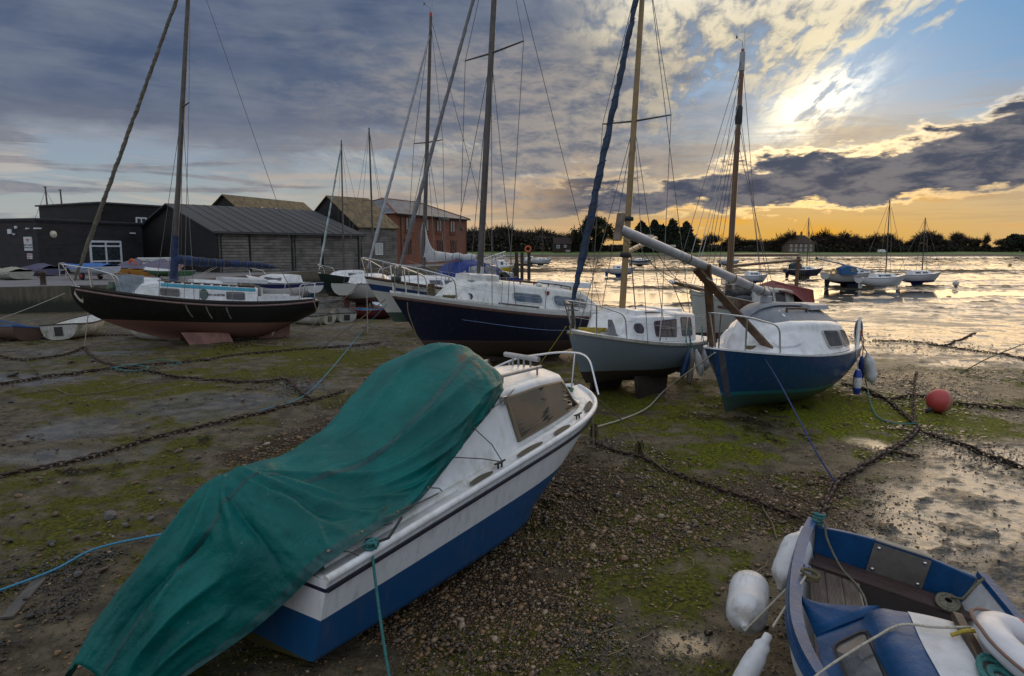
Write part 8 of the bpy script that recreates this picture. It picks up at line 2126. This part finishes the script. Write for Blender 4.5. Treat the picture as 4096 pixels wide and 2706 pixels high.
line('dark rope falling from the blue yacht stern post', [Y(1988, 800, 15.0), Gd(2014, 918)], .014, ROPE_G, .05)
line('teal rope looping from the blue yacht stern to the chain knot', [Y(1992, 850, 14.8), Gd(2003, 905, .25), Gd(2025, 960, .04), Gd(2070, 985, .03), Gd(2125, 990, .06)], .012, ROPE_T)
bowp = cru.matrix_basis @ Vector((5.08, -.30, 1.08))
line('thin pale rope dropping from the cruiser bow to weed', [bowp, Gd(1376, 1045)], .008, ROPE_W)
line('weed-hung rope slanting from the cruiser bow to the shingle', [bowp + Vector((.02, 0, 0)), Gd(1445, 1020, .28), Gd(1480, 1055, .10), Gd(1545, 1095, .03)], .009, ROPE_G)
line('yellowish rope under the cruiser bow flare', [bowp + Vector((-.05, 0, -.35)), Gd(1352, 1010, .1)], .009, ROPE_Y)
line('green rope stretched over the mud at the right edge', [Gd(2225, 868), Gd(2300, 833, .10), Gd(2400, 796, .15)], .016, mat('weedy_green_rope', (.05, .06, .02), .9), n=10)
line('olive rope lying along the green mud at left', gpath([(-10, 925), (100, 908), (130, 905), (170, 915), (260, 908), (330, 890), (450, 882), (560, 875)], .025), .011, ROPE_G)
line('tangled teal rope heap on the left chain crossing', gpath([(255, 858), (300, 850), (345, 855), (310, 862), (268, 857), (320, 848), (380, 838), (420, 843), (390, 848)], .05), .012, ROPE_T)
line('thin brown rope on the gravel by the black sloop keel', gpath([(590, 800), (640, 803), (700, 798), (760, 800)], .03), .012, ROPE_G)
line('thin dark rope half buried beside the dinghy', gpath([(1765, 1165), (1770, 1185), (1790, 1215), (1800, 1250)], .02), .010, ROPE_G)
for k, px in enumerate((1480, 1500)):
    pass
# red ball buoy
bp_ = Gd(2175, 955); rm = bpy.data.materials.new('faded_red_buoy'); rm.use_nodes = True; nt = rm.node_tree; b_ = nt.nodes['Principled BSDF']; tc = nt.nodes.new('ShaderNodeTexCoord'); O = S(nt, tc.outputs['Object']); ox, oy, oz = sep(nt, O)
n1 = noise(nt, O, 9, 5, .65); mk = (ox * 1.0 - oz * .25 + (n1 - .5) * .12).ss(-.06, .02)
c_ = mixc(nt, mk, (.42, .055, .05), mixc(nt, n1.ss(.35, .65), (.30, .14, .09), (.36, .20, .14))); c_ = mixc(nt, noise(nt, O, 22, 4, .6).ss(.62, .72) * (1.0 - mk), c_, (.36, .02, .07)); c_ = mixc(nt, oz.ss(.10, .0) * ox.ss(.05, -.2), c_, (.03, .02, .02))
put(nt, c_, b_.inputs['Base Color']); b_.inputs['Roughness'].default_value = .5
t = thing('mooring_buoy', 'faded red ball buoy resting on green weed', 'buoy', bp_ + Vector((0, 0, -.02))); r_ = .225
MB().lathe([(max(r_ * math.sin(pi * i / 18), .0001), r_ - r_ * math.cos(pi * i / 18)) for i in range(19)], 30).build('float', rm, t)
MB().tube([(-r_ * .8, -.05, .08), (-r_ * 1.02, -.06, .05), (-r_ * 1.15, -.02, .02)], [.05, .04, .03], 8).build('eye', BLACK, t)

# --- loose stones one can count
stm = [mat('dark_wet_stone', (.030, .026, .024), .35, var=.4, vscale_=12, bump=.5, bscale=30), mat('brown_flint', (.11, .070, .048), .5, var=.4, vscale_=12, bump=.5, bscale=30), mat('grey_flint', (.10, .095, .09), .5, var=.35, vscale_=12, bump=.5, bscale=30)]
def stone_mesh(seed):
    bm = bmesh.new(); bmesh.ops.create_icosphere(bm, subdivisions=2, radius=1.0); r = random.Random(seed); ax = [Vector((r.gauss(0, 1), r.gauss(0, 1), r.gauss(0, 1))).normalized() for _ in range(9)]; hh = [r.uniform(.55, .9) for _ in range(9)]
    for v in bm.verts:
        for a, h in zip(ax, hh):
            d = v.co.dot(a)
            if d > h: v.co -= a * (d - h) * .9
        v.co *= 1 + r.uniform(-.03, .03)
    me = bpy.data.meshes.new('stone'); bm.to_mesh(me); bm.free(); return me
SM = []
for v in range(6): me = stone_mesh(v); me.materials.append(stm[v % 3]); SM.append(me)
rr = random.Random(12); STONES = [(30, 870, 17), (165, 842, 12), (215, 838, 10), (480, 835, 12), (60, 1030, 14), (100, 1018, 9), (165, 935, 9), (250, 800 + 130, 9), (255, 1205, 26), (65, 1185, 12), (130, 1200, 14), (290, 1225, 12), (120, 1270, 18), (240, 1330, 16), (380, 1290, 14), (430, 1285, 12), (180, 1255, 14), (350, 1145, 12), (400, 1080, 10), (540, 1000, 10), (180, 1340, 18), (70, 1430, 16), (330, 1205, 10), (30, 1300, 12), (420, 1165, 9), (90, 1110, 10), (200, 1060, 9)]
for i in range(46): STONES.append((rr.uniform(5, 620), rr.uniform(900, 1400), rr.uniform(6, 12)))
for i in range(16): STONES.append((rr.uniform(1450, 1800), rr.uniform(1150, 1500), rr.uniform(6, 10)))
SHOWN = []
for i, (x, y, s) in enumerate(STONES):
    p = Gd(x, y); w = s * K * p.y / F_PX * .62
    o = link('stone', SM[i % 6], None, None, p + Vector((0, 0, w * .22))); o.scale = (w * rr.uniform(.9, 1.4), w, w * rr.uniform(.5, .75)); o.rotation_euler = (rr.uniform(-.2, .2), rr.uniform(-.2, .2), rr.uniform(0, 6))
    tag(o, ('larger dark stone on the green mud left of the cruiser' if s >= 14 else 'small loose stone on the green mud left of the cruiser') if x < 1000 else 'small loose stone on the shingle right of the cruiser', 'stone', ('larger stones left of the cruiser' if s >= 14 else 'loose stones left of the cruiser') if x < 1000 else 'loose stones right of the cruiser')
# --- shingle: tens of thousands of pebbles
def icos():
    bm = bmesh.new(); bmesh.ops.create_icosphere(bm, subdivisions=1, radius=1.0); v = np.array([tuple(q.co) for q in bm.verts]); f = np.array([[q.index for q in fc.verts] for fc in bm.faces]); bm.free(); return v, f
def pebbles():
    V0, F0 = icos(); r = np.random.default_rng(11); N = 420000
    rad = 2.6 * np.exp(r.uniform(0, 1, N) ** .92 * math.log(30 / 2.6)); th = r.uniform(-R(41), R(41), N); x = rad * np.sin(th); y = rad * np.cos(th)
    mud, algae, shingle, weed, wet = ground_masks(x, y)
    dens = (shingle * .95 + .10 * (1 - mud) * (1 - wet) + .015) * (1 - .55 * algae * (1 - shingle)); keep = r.uniform(0, 1, N) < dens * .95
    x, y, rad, shingle = x[keep], y[keep], rad[keep], shingle[keep]; M = min(len(x), 105000); x, y, rad, shingle = x[:M], y[:M], rad[:M], shingle[:M]
    s = .0027 * np.exp(r.normal(0, .58, M)) * (.75 + .55 * np.sqrt(rad / 3.0)) * 1.35 * (1 + .15 * shingle); s = np.clip(s, .003, .055)
    z = z_ground(x, y)
    a = r.uniform(0, 2 * pi, M); fl = r.uniform(.35, .7, M); el = r.uniform(1.0, 1.6, M)
    jit = 1 + r.uniform(-.25, .25, (M, len(V0), 1)); P = V0[None] * jit * s[:, None, None] * np.stack([el, np.ones(M), fl], 1)[:, None, :]
    tl = r.uniform(-.4, .4, M); ct, st = np.cos(tl)[:, None], np.sin(tl)[:, None]; X, Y_, Z = P[..., 0], P[..., 1], P[..., 2]; X, Z = X * ct - Z * st, X * st + Z * ct
    ca, sa = np.cos(a)[:, None], np.sin(a)[:, None]; X, Y_ = X * ca - Y_ * sa, X * sa + Y_ * ca
    co = np.stack([X + x[:, None], Y_ + y[:, None], Z + (z + s * fl * .45)[:, None]], -1).reshape(-1, 3)
    f = (F0[None] + (np.arange(M) * len(V0))[:, None, None]).reshape(-1, 3); me = bpy.data.meshes.new('shingle')
    me.vertices.add(len(co)); me.vertices.foreach_set('co', co.ravel()); me.loops.add(f.size); me.loops.foreach_set('vertex_index', f.ravel().astype(np.int32)); me.polygons.add(len(f)); me.polygons.foreach_set('loop_start', np.arange(0, f.size, 3, dtype=np.int32)); me.polygons.foreach_set('loop_total', np.full(len(f), 3, np.int32)); me.update()
    at = me.attributes.new('tint', 'FLOAT', 'POINT'); at.data.foreach_set('value', np.repeat(r.uniform(0, 1, M), len(V0)).astype(np.float32))
    m = bpy.data.materials.new('pebbles'); m.use_nodes = True; nt = m.node_tree; b = nt.nodes['Principled BSDF']; k = nt.nodes.new('ShaderNodeAttribute'); k.attribute_name = 'tint'; tt = S(nt, k.outputs['Fac'])
    c = mixc(nt, tt.ss(.0, .45), (.022, .016, .011), (.062, .038, .019)); c = mixc(nt, tt.ss(.45, .80), c, (.170, .098, .042)); c = mixc(nt, tt.ss(.90, .98), c, (.27, .215, .15)); put(nt, c, b.inputs['Base Color']); put(nt, tt * .25 + .16, b.inputs['Roughness'])
    me.materials.append(m); return me
tag(link('shingle', pebbles()), 'wet brown and grey shingle strewn over the foreshore', None, kind='stuff')
# --- bladder weed: flat ribbons heaped along the tide line, the chains and in clumps
def weedmesh():
    r = np.random.default_rng(21); pts = []
    N = 110000; rad = 2.8 * np.exp(r.uniform(0, 1, N) * math.log(30 / 2.8)); th = r.uniform(-R(41), R(41), N); x = rad * np.sin(th); y = rad * np.cos(th)
    mud, algae, shingle, weed, wet = ground_masks(x, y); kp = r.uniform(0, 1, N) < weed * .6 + .004; pts.append(np.stack([x[kp], y[kp]], 1))
    for (px, py, rx, n) in ((500, 1462 - 0, 0, 0), (1390, 1502, .20, 700), (170, 1325, .16, 350), (135, 1405, .13, 250), (250, 1290, .06, 90), (660, 885, .35, 300), (690, 905, .25, 220), (2150, 1005, .3, 420), (2240, 1040, .45, 420), (2330, 1075, .45, 300), (1100, 1530, .2, 200), (1600, 1545, .25, 240), (2060, 1050, .2, 160), (310, 855, .35, 160), (1400, 1030, .18, 260), (1490, 1060, .18, 260), (60, 1340, .2, 220), (2140, 905, .5, 300), (2050, 925, .4, 200), (2250, 945, .6, 300), (2070, 795, 1.2, 500), (2180, 805, 1.0, 400), (2290, 868, .6, 300), (560, 800, .5, 150), (880, 800, .5, 200)):
        if n == 0: continue
        p = Gd(px, py); pts.append(np.stack([p.x + r.normal(0, rx, n), p.y + r.normal(0, rx * 1.3, n)], 1))
    for ci in (2, 3, 5, 6, 9, 10, 12, 13, 14):
        q = resample(gpath(CH[ci][1], .02), .05); q = np.array([(p.x, p.y) for p in q]); q = np.repeat(q, 2, 0); q = q + r.normal(0, .06, q.shape); pts.append(q[r.uniform(0, 1, len(q)) < (.8 if ci in (2, 5, 10) else .35)])
    P = np.concatenate(pts); n = len(P); z = z_ground(P[:, 0], P[:, 1]); D = np.hypot(P[:, 0], P[:, 1]); L = (.020 + .0030 * D) * r.uniform(.5, 1.6, n); W = L * r.uniform(.14, .34, n); a = r.uniform(0, 2 * pi, n); lift = np.abs(r.normal(0, .12, n)) * L
    dx, dy = np.cos(a) * L, np.sin(a) * L; ex, ey = -np.sin(a) * W, np.cos(a) * W
    b = np.stack([P[:, 0], P[:, 1], z + .004], 1); m_ = b + np.stack([dx * .5, dy * .5, lift + .006], 1); e = b + np.stack([dx, dy, lift * .3 + .002], 1); ev = np.stack([ex, ey, np.zeros(n)], 1)
    v = np.stack([b - ev * .5, b + ev * .5, m_ + ev, m_ - ev, e], 1).reshape(-1, 3); o = (np.arange(n) * 5)[:, None]; me = bpy.data.meshes.new('seaweed')
    me.from_pydata(v.tolist(), [], [tuple(q) for q in np.concatenate([o + np.array([[0, 1, 2, 3]])], 0).tolist()] + [tuple(q) for q in (o + np.array([[3, 2, 4]])).tolist()]); me.update()
    me.materials.append(mat('wet_bladder_weed', (.026, .019, .008), .28, var=.5, vscale_=3)); return me
tag(link('seaweed', weedmesh()), 'dark wet bladder weed in strands along chains and tide line', None, kind='stuff')
# --- weed hanging on the cruiser's bow ropes
for k, (x, y, dz, lab) in enumerate(((1376, 1035, .30, 'olive weed bunch hanging on the thin bow rope'), (1482, 1058, .16, 'brown weed bunch hanging on the slanting bow rope'))):
    p = Gd(x, y, dz); t = thing('weed_bunch', lab, 'seaweed', p); mb = MB(); q = random.Random(k)
    for i in range(26):
        a = q.uniform(0, 6.28); l = q.uniform(.12, .30); o = Vector((q.uniform(-.05, .05), q.uniform(-.05, .05), q.uniform(-.02, .06))); d = Vector((.05 * math.cos(a), .05 * math.sin(a), -l)); s = Vector((-math.sin(a), math.cos(a), 0)) * q.uniform(.006, .014)
        mb.add([o - s, o + s, o + d * .5 + s * 1.4, o + d * .5 - s * 1.4, o + d], [(0, 1, 2, 3), (3, 2, 4)])
    mb.build('strands', mat('olive_weed', (.055, .045, .012), .6, var=.4), t)
# --- sticks and straw
q = random.Random(8)
for i in range(22):
    x, y = (q.uniform(1300, 1780), q.uniform(1120, 1540)) if i < 17 else (q.uniform(60, 600), q.uniform(930, 1380)); p = Gd(x, y, .012); a = q.uniform(0, 3.1); l = q.uniform(.08, .28)
    o = MB().tube([(0, 0, 0), (l * .5 * math.cos(a), l * .5 * math.sin(a), .012), (l * math.cos(a + .25), l * math.sin(a + .25), .004)], [.003, .003, .002], 5).build('stick', mat('straw', (.30, .23, .13), .8), None, p); tag(o, 'pale straw-like stick on the shingle right of the cruiser' if i < 17 else 'pale straw-like stick on the mud left of the cruiser', 'stick', 'sticks on the shingle' if i < 17 else 'sticks on the left mud')
p0, p1 = Gd(15, 1432, .02), Gd(95, 1345, .02); o = MB().beam((0, 0, 0), p1 - p0, .10, .02).build('plank', mat('grey_driftwood', (.10, .09, .085), .8, grain=(20, 3, 20)), None, p0); tag(o, 'grey plank end half sunk at the left edge under the blue rope', 'plank')
